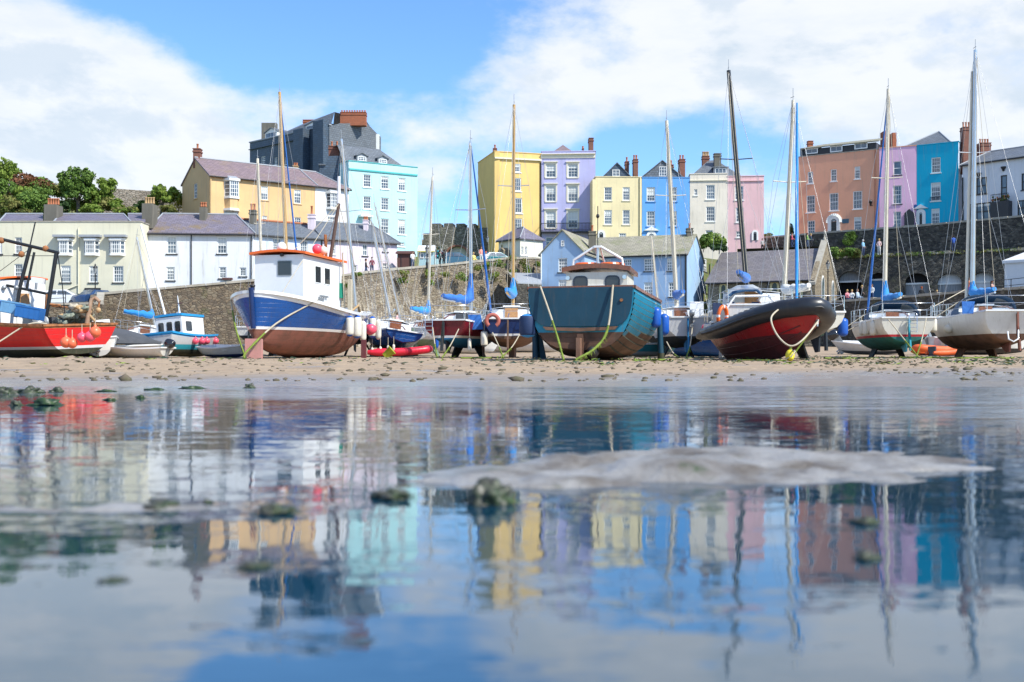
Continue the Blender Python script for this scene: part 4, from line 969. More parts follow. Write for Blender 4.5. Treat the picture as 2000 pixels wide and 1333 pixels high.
fp = pgc.pt(pgc.L / 2, zp + .9, -.2); g.lathe([(.16, 0), (.16, .25), (.08, .3), (.07, .6), (.16, .7), (.16, .85), (.05, 1.0)], 'coping', 8, Matrix.Translation(fp)); g.build('gable_coping', t, org)
for x0, x1 in ((1406, 1420), (1456, 1467), (1505, 1521), (1556, 1567)):
    ta, tb = pc.t(x0), pc.t(x1); zc, zd = ZP(592, 112), ZP(562, 112)
    window(t, org, pc, (ta - .05, tb + .05, zc, zd), nx=0, arch=1.6, back=.012, frame='yel_frame', edge=.2, sill=None, glass=dgreen)
for x0, x1 in ((1604, 1609), (1624, 1628)): window(t, org, pgc, (pgc.t(x0), pgc.t(x1), ZP(585, 112), ZP(558, 112)), nx=0, arch=1.6, back=.012, frame='trim', edge=.1, sill=None, glass=dgreen)
g = MB(); g.tube([up(A1 + pc.n * .07, ze - .2), up(B1 + pc.n * .07, ze - .2)], .08, 'iron', 6); g.build('gutter', t, org); drain(t, org, pc, 1499, 4.5, ze)

# right hand terrace
SQ = 'terrace above the upper wall'
w_ = [(1577.5, 1588, 335.7, 359), (1622.5, 1634, 331, 354.5), (1669, 1680, 325.5, 350), (1575, 1592, 382, 415.5), (1620, 1637.5, 377.5, 412), (1666, 1684, 373.5, 408.6), (1577, 1592, 431, 458), (1668, 1682.6, 424, 451)]
w_ = [x + (dict(nx=3, ny=4, edge=.1),) for x in w_]
t, pl, z1, dp, org, _ = house('terracotta_house', 'wide terracotta house with black dormer storey and scalloped white doorway', (1556.5, 140), (1717, 134.7), 308, 13, c_coral, depth=8, wins=w_, group=SQ, wk=dict(coping=M['coping']))
door(t, org, pl, 1617, 1641, 421, 456, black_door, arch=1.0, fw=.42)
g = MB(); tm = pl.t(1629); rr = (pl.t(1641) - pl.t(1617)) / 2
for k in range(13):
    a_ = math.pi * k / 12; g.box(-.17, .17, -.1, .16, -.15, .15, 'trim', Matrix.Translation(pl.pt(tm - rr * 1.04 * math.cos(a_), ZP(432, 137) + rr * 1.04 * math.sin(a_), .05)) @ Matrix.Rotation(a_, 4, 'Y'))
g.build('door_surround', t, org)
q = Plane(pl.A - pl.n * .9, pl.B - pl.n * .9); g = MB(); za = z1 - .3; zb = ZP(290, 139.5)
g.prism([q.pt(.6, za), q.pt(q.L - .6, za), q.pt(q.L - .6, zb), q.pt(.6, zb)], q.n * -5, 'dark_trim'); g.build('mansard_wall', t, org)
g = MB(); zc = ZP(277, 140); slab(g, [q.pt(.2, zb + .15, .3), q.pt(q.L - .2, zb + .15, .3), q.pt(q.L - .5, zc, -2.5), q.pt(2.2, zc, -2.5)], 'slate_moss'); slab(g, [q.pt(.2, za + .3, .32), q.pt(.2, zb + .15, .3), q.pt(2.2, zc, -2.5), q.pt(-.2, za + .3, -5)], 'slate_grey'); g.build('roof', t, org)
for x0, x1, ya, yb in ((1574.5, 1598, 290.5, 303.5), (1622, 1646, 285.5, 300), (1669.5, 1695, 279.5, 294)): window(t, org, q, (q.t(x0), q.t(x1), q.uz((x0 + x1) / 2, yb)[1] + .15, q.uz((x0 + x1) / 2, ya)[1]), nx=2, ny=1, back=.1, edge=.12, sill=None)
pchim(t, org, 1723, 1734, 258, 139, z1 - 1, pots=0, m='brick', wy=1.6, cap=False); pchim(t, org, 1739, 1747, 262, 141, z1 - 1, pots=0, m='brick', wy=1.6, cap=False); pchim(t, org, 1577, 1587, 277.5, 143, z1 - .5, pots=0, m='brick')
drain(t, org, pl, 1710, 14, z1, 'brick_old', .07)
# wall mounted lantern and plaque
g = MB(); pbox(g, pl, pl.t(1645), pl.t(1658), ZP(437, 137), ZP(428.5, 137), .003, .06, mat('dark_blue_sign', (.03, .09, .14), .4)); g.build('wall_sign', t, org)
g = MB(); T = Matrix.Translation(pl.pt(pl.t(1702), ZP(403, 135), .35)); g.lathe([(.08, 0), (.2, .45), (.24, .5), (.05, .75)], 'iron', 6, T); g.tube([pl.pt(pl.t(1704), ZP(402, 135), .01), pl.pt(pl.t(1702), ZP(401, 135), .35)], .03, 'iron', 5); g.build('wall_lantern', t, org)

w_ = [(1745, 1761, 315.5, 342, dict(nx=1, ny=2)), (1743.5, 1761, 362.6, 399, dict(nx=3, ny=4, edge=.1)), (1745, 1760, 413.7, 446, dict(nx=3, ny=4))]
w_ = [x[:4] + (dict(x[4], sill='dark_sill'),) for x in w_]
t, pl, z1, dp, org, _ = house('rose_pink_house', 'narrow rose pink house between the terracotta and deep turquoise houses', (1717.4, 134.6), (1790, 132.9), 290.5, 13, c_rose, depth=8, wins=w_, group=SQ, wk=dict(coping=c_coral))
g = MB(); ta, tb = pl.t(1767), pl.t(1786); tm = (ta + tb) / 2; za, zb, zc = 13.5, ZP(418, 133.5), ZP(410, 133.5)
g.prism([pl.pt(ta, za, .5), pl.pt(tb, za, .5), pl.pt(tb, zb, .5), pl.pt(tm, zc, .5), pl.pt(ta, zb, .5)], pl.n * -.49, black_door); g.build('porch', t, org)
w_ = [(1819, 1837, 308, 338), (1818, 1837, 357, 393), (1819, 1835, 408, 440)]
t, pl, z1, dp, org, _ = house('deep_turquoise_house', 'deep turquoise house with white arched doorway, right of the rose pink house', (1790.4, 132.9), (1872, 130.4), 285.5, 13, c_dcy, sideR=1879.5, wins=[x + (dict(nx=4, ny=4, edge=.1),) for x in w_], group=SQ, m_side=c_pblue)  # pale side wall: sunlight on the turquoise side put into the colour
door(t, org, pl, 1789.5, 1808, 409, 444, black_door, arch=1.0, fw=.38, pediment=True)
g = MB(); za = z1 - .2; pk = pl.pt(pl.t(1815), ZP(256, 136), -5); a_, b_, c_, d_ = pl.pt(-3, za, -1), pl.pt(pl.L - .6, za, -.6), pl.pt(pl.L - .6, za, -9), pl.pt(-3, za, -9)
pk3 = pl.pt(pl.t(1835), ZP(260, 136), -5.5)
g.face([a_, b_, pk], 'slate_grey'); g.face([b_, c_, pk], 'slate_grey'); g.face([d_, a_, pk], 'slate_moss'); g.face([c_, d_, pk], 'slate_grey'); g.tube([a_, pk], .09, 'lead', 5); g.tube([b_, pk], .09, 'lead', 5); g.build('hip_roof', t, org)
g = MB(); k = pl.pt(pl.t(1788.5), ZP(403.5, 132.9), .15); g.prism([k + pl.u * math.cos(x * math.pi / 6) * .22 + Vector((0, 0, math.sin(x * math.pi / 6) * .22)) for x in range(12)], pl.n * -.1, mat('blue_plaque', (.02, .09, .3), .4)); g.build('wall_plaque', t, org)
g = MB()
for uu in [pl.t(1817.5) + (pl.t(1837.5) - pl.t(1817.5)) * i / 8 for i in range(9)]: g.tube([pl.pt(uu, ZP(392, 131.6), .25), pl.pt(uu, ZP(385, 131.6), .25)], .02, 'iron', 4)
g.tube([pl.pt(pl.t(1817.5), ZP(385, 131.6), .25), pl.pt(pl.t(1837.5), ZP(385, 131.6), .25)], .03, 'iron', 4); g.build('window_railing', t, org)
pchim(t, org, 1878, 1895.5, 251, 131, z1 - 3.6, pots=3, m='brick_old', wy=1.0, ph=.6)

bl = dict(frame='dark_trim', sill='dark_sill', bar=.09, edge=.11)
w_ = [(1897, 1927.5, 347.5, 380, dict(bl, nx=3, ny=2)), (1954.5, 1967, 342.6, 391, dict(bl, nx=1, ny=2)), (1995, 2020, 338, 370.6, dict(bl, nx=3, ny=2)), (1893, 1935, 397, 431, dict(bl, nx=3, ny=2)), (1987, 2015, 390.6, 421, dict(bl, nx=3, ny=2))]
t, pl, z1, dp, org, zr = house('white_brick_house', 'white painted brick house with black window frames at the right edge', (1880, 129.8), (2070, 121.5), 323.5, 13, c_wht, depth=8, wins=w_, roof='gable', ridge=302, rm='slate_grey', group=SQ, s0=.1)
g = MB(); q0 = pl.t(1942.5); q1 = pl.t(1977); zb = ZP(397, 127); pbox(g, pl, q0, q1, 13, zb, .003, .9, 'dark_trim'); g.build('porch', t, org)
g = MB()
for k in range(13): uu = q0 + (q1 - q0) * k / 12; g.tube([pl.pt(uu, zb, .87), pl.pt(uu, zb + .8, .87)], .02, 'iron', 4)
g.tube([pl.pt(q0, zb + .8, .87), pl.pt(q1, zb + .8, .87)], .035, 'iron', 4)
for k in range(40): g.ball(pl.pt(q0 + (q1 - q0) * rnd.random(), zb + .1 + rnd.random() * .5, .6 + rnd.random() * .3), .12, M['pot'] if k % 3 == 0 else M['grass'], 6)
g.build('balcony_railing', t, org)
for xx, yy in ((1912, 343), (1960.5, 337.5)):
    g = MB(); T = Matrix.Translation(pl.pt(pl.t(xx), ZP(yy + 3, 128), .1)); g.lathe([(.1, 0), (.16, .2), (.3, .4), (.3, .5)], 'dark_trim', 8, T); g.build('wall_urn', t, org)
drain(t, org, pl, 1880.8, 14, ZP(345, 129), 'iron', .08); pchim(t, org, 1911, 1932, 282, 133, z1, pots=4, m='brick_old', wy=1.2, ph=.5)
drain(t, org, pl, 1876 + 6, 14, 19, 'iron', .05)
# ---------------------------------------------------------------- quay, walls, terrain
def ribbon(name, pts, m, label=None, cat=None, kind=None, back=None, cop='coping', coph=.22, copw=.5, thick=1.0, zb=-1.0):
    """wall through pts = (px, D, ytop or None, z) with real thickness and a coping"""
    g = MB(); V = []
    for p in pts:
        q = G(p[0], p[1]); z = ZP(p[2], p[1]) if p[2] is not None else p[3]; V.append((q, z))
    c = MB()
    for i in range(len(V) - 1):
        (a, za), (b, zb_) = V[i], V[i + 1]; d = Vector((b.x - a.x, b.y - a.y, 0)); L = d.length; d.normalize(); n = Vector((d.y, -d.x, 0))
        k = max(1, int(L / 1.5)); bk = -n * thick
        g.face([up(a, zb), up(b, zb), up(b, zb_), up(a, za)], m); g.face([up(b + bk, zb), up(a + bk, zb), up(a + bk, za), up(b + bk, zb_)], m); g.face([up(a, za), up(b, zb_), up(b + bk, zb_), up(a + bk, za)], m)
        if i == 0: g.face([up(a + bk, zb), up(a, zb), up(a, za), up(a + bk, za)], m)
        if i == len(V) - 2: g.face([up(b, zb), up(b + bk, zb), up(b + bk, zb_), up(b, zb_)], m)
        if cop:
            for j in range(k):
                f0, f1 = j / k + .004, (j + 1) / k - .004; p0 = a + (b - a) * f0; p1 = a + (b - a) * f1; z0 = za + (zb_ - za) * f0 + .003; z1 = za + (zb_ - za) * f1 + .003; hh = coph * rnd.uniform(.75, 1.15); o_ = n * rnd.uniform(.04, .1)
                c.prism([up(p0 + o_, z0 + hh), up(p1 + o_, z1 + hh), up(p1 - n * copw, z1 + hh), up(p0 - n * copw, z0 + hh)], (0, 0, -hh), cop)
    org = up(V[0][0], 0)
    t = thing(name, label, cat, org); g.build('masonry', t, org)
    if cop: c.build('coping', t, org)
    return t
up = lambda p, z: Vector((p[0], p[1], z))
ribbon('quay_wall', [(200, 91.9, None, 5.3), (202, 96, 576), (480, 98, 551.5), (500, 98, 550)], M['quay_left'], 'brown rubble quay wall below the white cottage', 'quay wall')
ribbon('low_quay_wall', [(-80, 91, None, 4.9), (60, 91.5, None, 5.1), (200, 91.8, None, 5.2)], M['quay_left'], 'low quay wall with railing in front of the parked cars', 'quay wall')
ribbon('high_quay_wall', [(500, 98.3, 549), (660, 101, 541), (775, 106, 528), (886, 110, 518), (985, 113, 507.5), (1040, 116, 506), (1062, 117, 508)], M['quay'], 'tall lime streaked quay wall carrying the road up to the gateway', 'quay wall', copw=.4)
ribbon('church_quay_wall', [(1000, 103.5, None, 4.3), (1340, 103, 622), (1600, 103.6, 594.5), (1625, 103.4, 592), (1795, 96, 580), (1871, 92, 573.5), (2060, 83, 561)], M['quay_dark'], 'dark quay wall in front of the church where people sit', 'quay wall')
ribbon('upper_terrace_wall', [(1474, 137, 467), (1540, 134, 462), (1616, 131, 456), (1793, 125, 443.5), (2000, 116.5, 424), (2080, 113, 416)], M['arch_stone'], 'high dark stone wall below the terracotta and turquoise houses', 'wall', zb=9)
# arcade
t = thing('stone_arcade', 'blackened stone arcade of five vaults on the quay behind the yachts', 'arcade', G(1630, 122, 5)); org = Vector(t.location)
pa = Plane(G(1600, 122.5), G(2080, 111.5)); zt = ZP(503, 120.5)
ars = [(1637, 1683, 530, 592), (1700, 1730, 533, 592), (1767, 1814, 534, 592), (1830, 1878, 534, 592), (1897, 1942, 532, 592)]
n = 12; g = MB(); prev = 0.0
AR = []
for x0, x1, y0, y1 in ars:
    a_, b_ = pa.t(x0), pa.t(x1); r_ = (b_ - a_) / 2; cx = (a_ + b_) / 2; ztop = pa.uz((x0 + x1) / 2, y0)[1]; zs = ztop - r_ * .85; AR.append((cx, r_, zs))
edges = [0.0] + [(AR[i][0] + AR[i][1] + AR[i + 1][0] - AR[i + 1][1]) / 2 for i in range(4)] + [pa.L]
for (cx, r_, zs), e0, e1 in zip(AR, edges[:-1], edges[1:]):
    arc = [(cx - r_ * math.cos(math.pi * k / n), zs + r_ * .85 * math.sin(math.pi * k / n)) for k in range(n + 1)]
    g.face([pa.pt(e0, 3), pa.pt(cx - r_, 3)] + [pa.pt(*p) for p in arc] + [pa.pt(cx + r_, 3), pa.pt(e1, 3), pa.pt(e1, zt), pa.pt(e0, zt)], 'arch_stone')
    prof = [(cx - r_, 3)] + arc + [(cx + r_, 3)]
    for i in range(len(prof) - 1): g.face([pa.pt(*prof[i]), pa.pt(*prof[i], -1.6), pa.pt(*prof[i + 1], -1.6), pa.pt(*prof[i + 1])], 'arch_stone')
g.face([pa.pt(0, zt), pa.pt(pa.L, zt), pa.pt(pa.L, zt, -9), pa.pt(0, zt, -9)], 'tarmac'); g.face([pa.pt(0, 3, -1), pa.pt(0, 3), pa.pt(0, zt), pa.pt(0, zt, -9)], 'arch_stone')
g.build('masonry', t, org)
grey_b = mat('weathered_grey_boards', (.34, .36, .38), .8, kind='wood', col2=(.2, .2, .2), grain=(9, 9, .6)); blue_b = mat('blue_painted_boards', (.04, .16, .34), .6); dk = mat('dark_interior', (.012, .012, .013), .9)
zt_arc = zt
specs = [(grey_b, None), (dk, blue_b), (dk, grey_b), (mat('white_boards', (.72, .74, .76), .7, kind='wood', col2=(.55, .57, .6), grain=(9, 9, .6)), grey_b), (_mc[('white_boards',)], _mc[('white_boards',)])]
for (cx, r_, zs), (mt, mbm) in zip(AR, specs):
    g = MB(); arc = [(cx - r_ * math.cos(math.pi * k / n), zs + r_ * .85 * math.sin(math.pi * k / n)) for k in range(n + 1)]
    g.face([pa.pt(u_, z_, -.7) for u_, z_ in arc], mt); g.build('tympanum', t, org); g = MB()
    if mbm: g.face([pa.pt(cx - r_, 3, -.7), pa.pt(cx + r_, 3, -.7), pa.pt(cx + r_, zs, -.7), pa.pt(cx - r_, zs, -.7)], mbm)
    else: g.face([pa.pt(cx - r_, 3, -1.5), pa.pt(cx + r_, 3, -1.5), pa.pt(cx + r_, zs, -1.5), pa.pt(cx - r_, zs, -1.5)], dk)
    pbox(g, pa, cx - r_ + .01, cx + r_ - .01, zs - .12, zs + .06, -.75, -.6, 'trim'); g.build('door_leaf', t, org)
g = MB()
k = 0
while k < pa.L:
    wv = rnd.uniform(.3, .7); hh = rnd.uniform(.12, .38); pbox(g, pa, k, k + wv - .05, zt + .003, zt + hh, -.35, .03 + rnd.random() * .06, 'coping' if rnd.random() < .5 else 'arch_stone'); k += wv
g.build('coping', t, org)

# sloping ground, roads
def sheet(name, pts, m):
    g = MB(); g.face(pts, m); o = g.build(name); o['kind'] = 'structure'; return o
sheet('quay_road', [G(-300, 91.6, 5.1), G(200, 92.6, 5.25), G(202, 96.4, 6.2), G(500, 98.6, 7.4), G(500, 108, 7.4), G(-300, 108, 5.1)], 'tarmac')
sheet('hill_road', [G(500, 98.8, 7.5), G(660, 101.5, 8.1), G(775, 106.5, 9.1), G(886, 110.5, 10.1), G(985, 113.5, 10.9), G(1062, 117.5, 11.0), G(1100, 140, 11.5), G(700, 140, 9.7), G(500, 115, 7.6)], 'tarmac')
sheet('quay_pavement', [G(1000, 106, 4.6), G(1340, 104, 4.6), G(1610, 104.5, 5.75), G(1795, 97, 5.9), G(2400, 80, 6.0), G(2400, 125, 6.0), G(1000, 125, 4.6)], 'tarmac')
# hill behind the town: one earth bank
g = MB(); rows = []
def hill(px, D):
    base = 6.0
    if px < 420: # left hill carrying the trees
        f = max(0, min(1, (D - 108) / 18)); h = 6 + f * (12.6 - max(0, px - 90) * .013)
    elif px < 820: h = 6 + max(0, min(1, (D - 112) / 20)) * 8
    elif px < 1500: h = 8 + max(0, min(1, (D - 119) / 11)) * 4.6
    else: h = 4 + max(0, min(1, (D - 124) / 8)) * 7
    return h + .5 * noise.noise((px * .02, D * .15, 0))
for D in (107.5, 110, 113, 116, 119, 122, 125, 128, 131, 134, 140, 150, 170, 220):
    rows.append([G(px, D, hill(px, D) if (D > 107.5) else 3.5) for px in range(-500, 2501, 50)])
rows = [[Vector((p.x, p.y, p.z if not ((880 < 1000 + p.x * FPX / p.y < 2600 and p.y < 125) or (470 < 1000 + p.x * FPX / p.y < 1150 and p.y < 119.5)) else 3.4)) for p in r] for r in rows]
g.grid(rows, M['grass'], True); o = g.build('hillside'); o['kind'] = 'structure'
ribbon('dry_stone_wall', [(100, 127, None, 17.0), (215, 128, 368), (300, 128, 374), (360, 127, 384)], M['hill_stone'], 'long pale stone wall on the hill behind the left trees', 'wall', zb=6, cop=None)
ribbon('garden_wall', [(185, 114, 412), (270, 114, 414), (300, 114, 418)], M['hill_stone'], 'low garden wall behind the cream terrace roof', 'wall', zb=6, cop=None, thick=.5)
# ---------------------------------------------------------------- boats
def hm(name, c, c2=None, rough=.28, amt=.35, **k): 
    M[name] = mat(name, c, rough, kind='hull', planks=name in ('royal_blue_hull', 'red_bottom_paint', 'red_hull', 'tarred_planks'), col2=c2 or tuple(x * .6 for x in c), amt=amt, spec=.5, **k); return name
hm('white_gelcoat', (.74, .74, .71), (.58, .57, .52)); hm('cream_gelcoat', (.70, .67, .58), (.55, .5, .42)); hm('grey_white_gelcoat', (.56, .57, .58), (.42, .42, .42))
hm('royal_blue_hull', (.008, .085, .32), (.006, .04, .15), .2); hm('navy_hull', (.008, .03, .12), (.01, .04, .16), .2); hm('maroon_hull', (.16, .010, .022), (.09, .008, .015), .22)
hm('petrol_blue_hull', (.001, .046, .085), (.001, .028, .05), .55); hm('bright_teal_planks', (.01, .26, .42), (.02, .12, .18), .45, .6); hm('red_hull', (.62, .015, .015), (.42, .012, .012), .35)
hm('red_bottom_paint', (.26, .095, .065), (.10, .055, .035), .7, .8); hm('brown_bottom_paint', (.19, .10, .065), (.07, .045, .028), .75, .8); hm('tarred_planks', (.125, .06, .035), (.04, .024, .015), .6, .9)
hm('green_bottom_paint', (.02, .17, .15), (.02, .09, .075), .7, .7); hm('dark_bottom_paint', (.012, .022, .035), (.03, .035, .025), .7, .7); hm('blue_bottom_paint', (.01, .16, .36), (.01, .08, .2), .6); hm('pale_green_bottom', (.18, .26, .19), (.09, .13, .08), .8, .8)
hm('teal_paint', (.03, .33, .42), (.02, .2, .27), .4); hm('sky_blue_paint', (.02, .30, .62), (.02, .2, .42), .35); hm('red_line', (.5, .02, .03)); hm('weed_black', (.035, .04, .02), (.015, .017, .01), .8, .8)
hm('red_rib', (.42, .012, .018), (.24, .01, .014), .2, .4); hm('maroon_rib', (.13, .022, .025), (.05, .02, .02), .3, .6); hm('hypalon_black', (.014, .017, .024), (.03, .033, .04), .3, .3); hm('orange_hypalon', (.75, .12, .02), (.5, .08, .02), .45)
M['varnish'] = mat('varnished_wood', (.26, .085, .03), .25, kind='wood', col2=(.14, .045, .018), coat=.5); M['teak'] = mat('weathered_teak', (.36, .25, .15), .7, kind='wood', col2=(.2, .13, .08))
M['alu'] = mat('brushed_aluminium', (.62, .63, .64), .32, metal=.9, amt=.2); M['mast_cream'] = mat('cream_painted_spar', (.68, .62, .50), .4, amt=.2); M['mast_gold'] = mat('varnished_pine_spar', (.52, .31, .10), .35, amt=.3); M['mast_black'] = mat('black_painted_spar', (.02, .022, .025), .35)
M['steel'] = mat('stainless_tube', (.70, .71, .72), .22, metal=1.0, amt=.05); M['canvas_blue'] = mat('blue_sail_canvas', (.02, .13, .45), .75, kind='cloth', col2=(.03, .20, .58)); M['canvas_navy'] = mat('navy_canvas', (.012, .03, .085), .8, kind='cloth', col2=(.02, .045, .11)); M['canvas_sky'] = mat('sky_blue_canvas', (.015, .22, .58), .75, kind='cloth', col2=(.03, .32, .70))
M['canvas_grey'] = mat('charcoal_cover_canvas', (.05, .055, .065), .85, kind='cloth', col2=(.08, .085, .095)); M['canvas_teal'] = mat('dark_blue_sprayhood', (.01, .06, .14), .75, kind='cloth', col2=(.015, .09, .2)); M['white_cloth'] = mat('white_cloth', (.72, .72, .68), .8, kind='cloth', col2=(.55, .55, .5))
M['rope'] = mat('pale_rope', (.50, .44, .33), .9, amt=.4, sc=4); M['rope_weed'] = mat('weedy_green_rope', (.20, .27, .035), .9, col2=(.08, .12, .02), amt=.8, sc=3); M['wire'] = mat('rigging_wire', (.42, .42, .42), .4, metal=.6)
M['orange'] = mat('orange_paint', (.80, .14, .02), .4, amt=.2); M['orange_buoy'] = mat('orange_buoy_plastic', (.82, .16, .07), .4, amt=.3); M['pink_buoy'] = mat('pink_buoy_plastic', (.85, .10, .16), .35, amt=.3); M['white_fender'] = mat('white_fender_vinyl', (.74, .71, .62), .4, col2=(.5, .45, .33), amt=.5); M['blue_fender'] = mat('blue_fender_vinyl', (.01, .09, .42), .35); M['navy_fender'] = mat('navy_fender_cover', (.008, .028, .09), .7)
M['yellow'] = mat('yellow_buoy_plastic', (.72, .60, .03), .45, amt=.3); M['net'] = mat('grey_green_net', (.27, .30, .24), .95, col2=(.14, .16, .12), amt=.9, sc=5); M['rust'] = mat('rusted_steel', (.40, .16, .055), .85, col2=(.14, .07, .04), amt=.9, sc=2); M['black_rub'] = mat('black_rubber', (.018, .018, .02), .5); M['engine'] = mat('outboard_grey', (.10, .13, .17), .3, coat=.5); M['engine_black'] = mat('outboard_black', (.015, .016, .02), .2, coat=.6)
M['perspex'] = mat('dark_perspex', (.03, .035, .04), .06, spec=.8); M['clear_vinyl'] = mat('sprayhood_window', (.36, .38, .38), .15, spec=.7); M['tan'] = mat('tan_ply', (.50, .27, .11), .5, kind='wood', col2=(.38, .19, .08)); M['white_enamel'] = mat('white_enamel', (.80, .80, .79), .22, coat=.3, amt=.12); M['galv'] = mat('galvanised_steel', (.38, .40, .41), .5, metal=.7, amt=.5)

class Boat: pass
def make_boat(name, label, cat, px, D, yaw, roll=0, pitch=0, group=None, sink=0.03, zadd=0.0):
    b = Boat(); p = G(px, D); z = ground_z(p.x, min(p.y, 139)) - sink + zadd
    b.t = thing(name, label, cat, (p.x, p.y, z), (R(roll), R(pitch), R(yaw)), group)
    b.W = Matrix.Translation((p.x, p.y, z)) @ Euler((R(roll), R(pitch), R(yaw))).to_matrix().to_4x4(); b.I = b.W.inverted(); return b
def proj(p): return 1000 + p.x * FPX / p.y, HOR - (p.z - EYE) * FPX / p.y

def hull(b, L, B, hs, base, bands, mats, ws=.75, e0=.38, e1=.85, kst=.25, kb=.5, rake=.5, trake=.1, tmax=.45, bp=2.3, bq=.85, bul=.25, deck='teak', rail='white_enamel', rw=.07, rh=.06, nst=22, strakes=0, transom=None, flare=0.0, e_st=None, circ=False):
    """hs = (stern, mid, bow) sheer heights; base = height of the underside; bands = heights where the paint changes"""
    e_st = e0 if e_st is None else e_st
    def f(t):
        if t < tmax: return ws + (1 - ws) * math.sin(math.pi / 2 * t / tmax)
        return max(0.0, (1 - ((t - tmax) / (1 - tmax)) ** bp)) ** bq
    def sheer(t):
        a, m_, c = hs; return base + (a * (1 - t) * (1 - 2 * t) + 4 * m_ * t * (1 - t) + c * t * (2 * t - 1))
    def keel(t):
        k = base
        if t < .4: k += kst * ((.4 - t) / .4) ** 2
        if t > .55: k += kb * ((t - .55) / .45) ** 2.6
        return k
    def pt(t, w, side):
        k, s_ = keel(t), sheer(t); tt = max(0, (t - .45) / .55); e = e0 + (e1 - e0) * tt ** 1.3 + (e_st - e0) * max(0, 1 - t / .4) ** 1.5
        w2 = w if not circ else 1 - (1 - w) ** 2.2
        y = B / 2 * f(t) * max(w2, 0) ** e * (1 + flare * (w - 1) * tt)
        x = -L / 2 + L * t + rake * w * tt ** 4 - trake * w * max(0, 1 - t * 5)
        return Vector((x, side * y, k + (s_ - k) * w))
    b.pt = pt; b.sheer = sheer; b.L = L; b.B = B; b.f = f
    stat = [i / nst for i in range(nst)] + [.975, .992, 1.0]; stat = sorted(set(stat))
    def levels(t):
        k, s_ = keel(t), sheer(t); bd = [k] + [min(max(q if q > 0 else s_ + q, k), s_) for q in bands] + [s_]
        cnt = [7] + [2] * (len(bands) - 1) + [5] if bands else [12]
        if len(bands) >= 1: cnt[-1] = 4; cnt[max(0, len(cnt) - 2)] = max(cnt[max(0, len(cnt) - 2)], 4)
        out = []; mi = []
        for j in range(len(bd) - 1):
            for q in range(cnt[j]): out.append(((bd[j] + (bd[j + 1] - bd[j]) * q / cnt[j]) - k) / max(1e-6, s_ - k)); mi.append(mats[j])
        out.append(1.0); return out, mi
    mb = MB(); mi = levels(.5)[1]
    for side in (1, -1):
        rows = []
        for t in stat:
            ws_, _m = levels(t)
            if strakes:
                row = []
                for j in range(strakes * 2 + 1):
                    w = (j // 2 + (j % 2) * .999) / strakes if j < strakes * 2 else 1.0
                    if j % 2 == 1: w = (j // 2 + 1) / strakes - .020
                    p = pt(t, w, side); off = .035 if j % 2 == 1 and j < strakes * 2 - 1 else 0.0
                    if t < .999: p.y += side * off
                    row.append(p)
                rows.append(row)
            else: rows.append([pt(t, w, side) for w in ws_])
        if strakes:
            k0, s0_ = keel(.4), sheer(.4)
            def mf(i, j):
                w = (j // 2 + .5) / strakes; z = keel(stat[i]) + (sheer(stat[i]) - keel(stat[i])) * w
                for q, bd in enumerate(bands):
                    if z < (bd if bd > 0 else sheer(stat[i]) + bd): return mats[q]
                return mats[len(bands)]
            mb.grid(rows, mats[0], False, flip=(side < 0), mfun=lambda i, j: 'weed_black' if j % 2 == 1 else mf(i, j))
        else: mb.grid(rows, mats[0], True, flip=(side < 0), mfun=lambda i, j: mi[j])
    ws_, m0 = levels(0)
    P0 = [pt(0, w, 1) for w in ws_]; S0 = [pt(0, w, -1) for w in ws_]
    for j in range(len(ws_) - 1):
        mm = m0[j]
        if transom: mm = transom[1] if P0[j].z + .001 >= transom[0] else (transom[2] if len(transom) > 2 else m0[j])
        mb.face([S0[j], P0[j], P0[j + 1], S0[j + 1]][::-1], mm)
    b.hull = mb.build('hull', b.t, weld=not strakes)
    # deck and inner bulwark
    g = MB(); inn = .07; rows = []
    for t in stat:
        s_ = sheer(t); w = max(.3, (s_ - bul - keel(t)) / max(.01, s_ - keel(t))); rr = []
        for side, ww in ((1, 1.0), (1, w), (-1, w), (-1, 1.0)):
            p = pt(t, ww, side); p.y -= side * min(inn, abs(p.y)); p.x -= inn * (t > .97) - inn * (t < .001); rr.append(p)
        rows.append(rr)
    g.grid(rows, deck, False, mfun=lambda i, j: deck if j == 1 else mats[-1]); g.face(rows[0], mats[-1]); g.build('deck', b.t)
    b.deckz = lambda t: sheer(t) - bul
    if rail:
        g = MB()
        for side in (1, -1):
            path = [pt(t, 1.0, side) for t in stat]
            prof = []
            for i, p in enumerate(path):
                o = side * rw; q = p.copy()
                prof.append([Vector((q.x, q.y + o * .5, q.z - rh)), Vector((q.x, q.y + o * .5, q.z + rh * .6)), Vector((q.x, q.y - o * .9, q.z + rh * .6)), Vector((q.x, q.y - o * .9, q.z - rh * .3))])
            g.grid(prof, rail, False, close_u=True, flip=side > 0)
        q = pt(0, 1, 1); q2 = pt(0, 1, -1); g.prism([q + Vector((-.04, .02, rh * .6)), q2 + Vector((-.04, -.02, rh * .6)), q2 + Vector((.07, 0, rh * .6)), q + Vector((.07, 0, rh * .6))], (0, 0, -rh * 1.4), rail)
        g.build('gunwale', b.t)
    return b

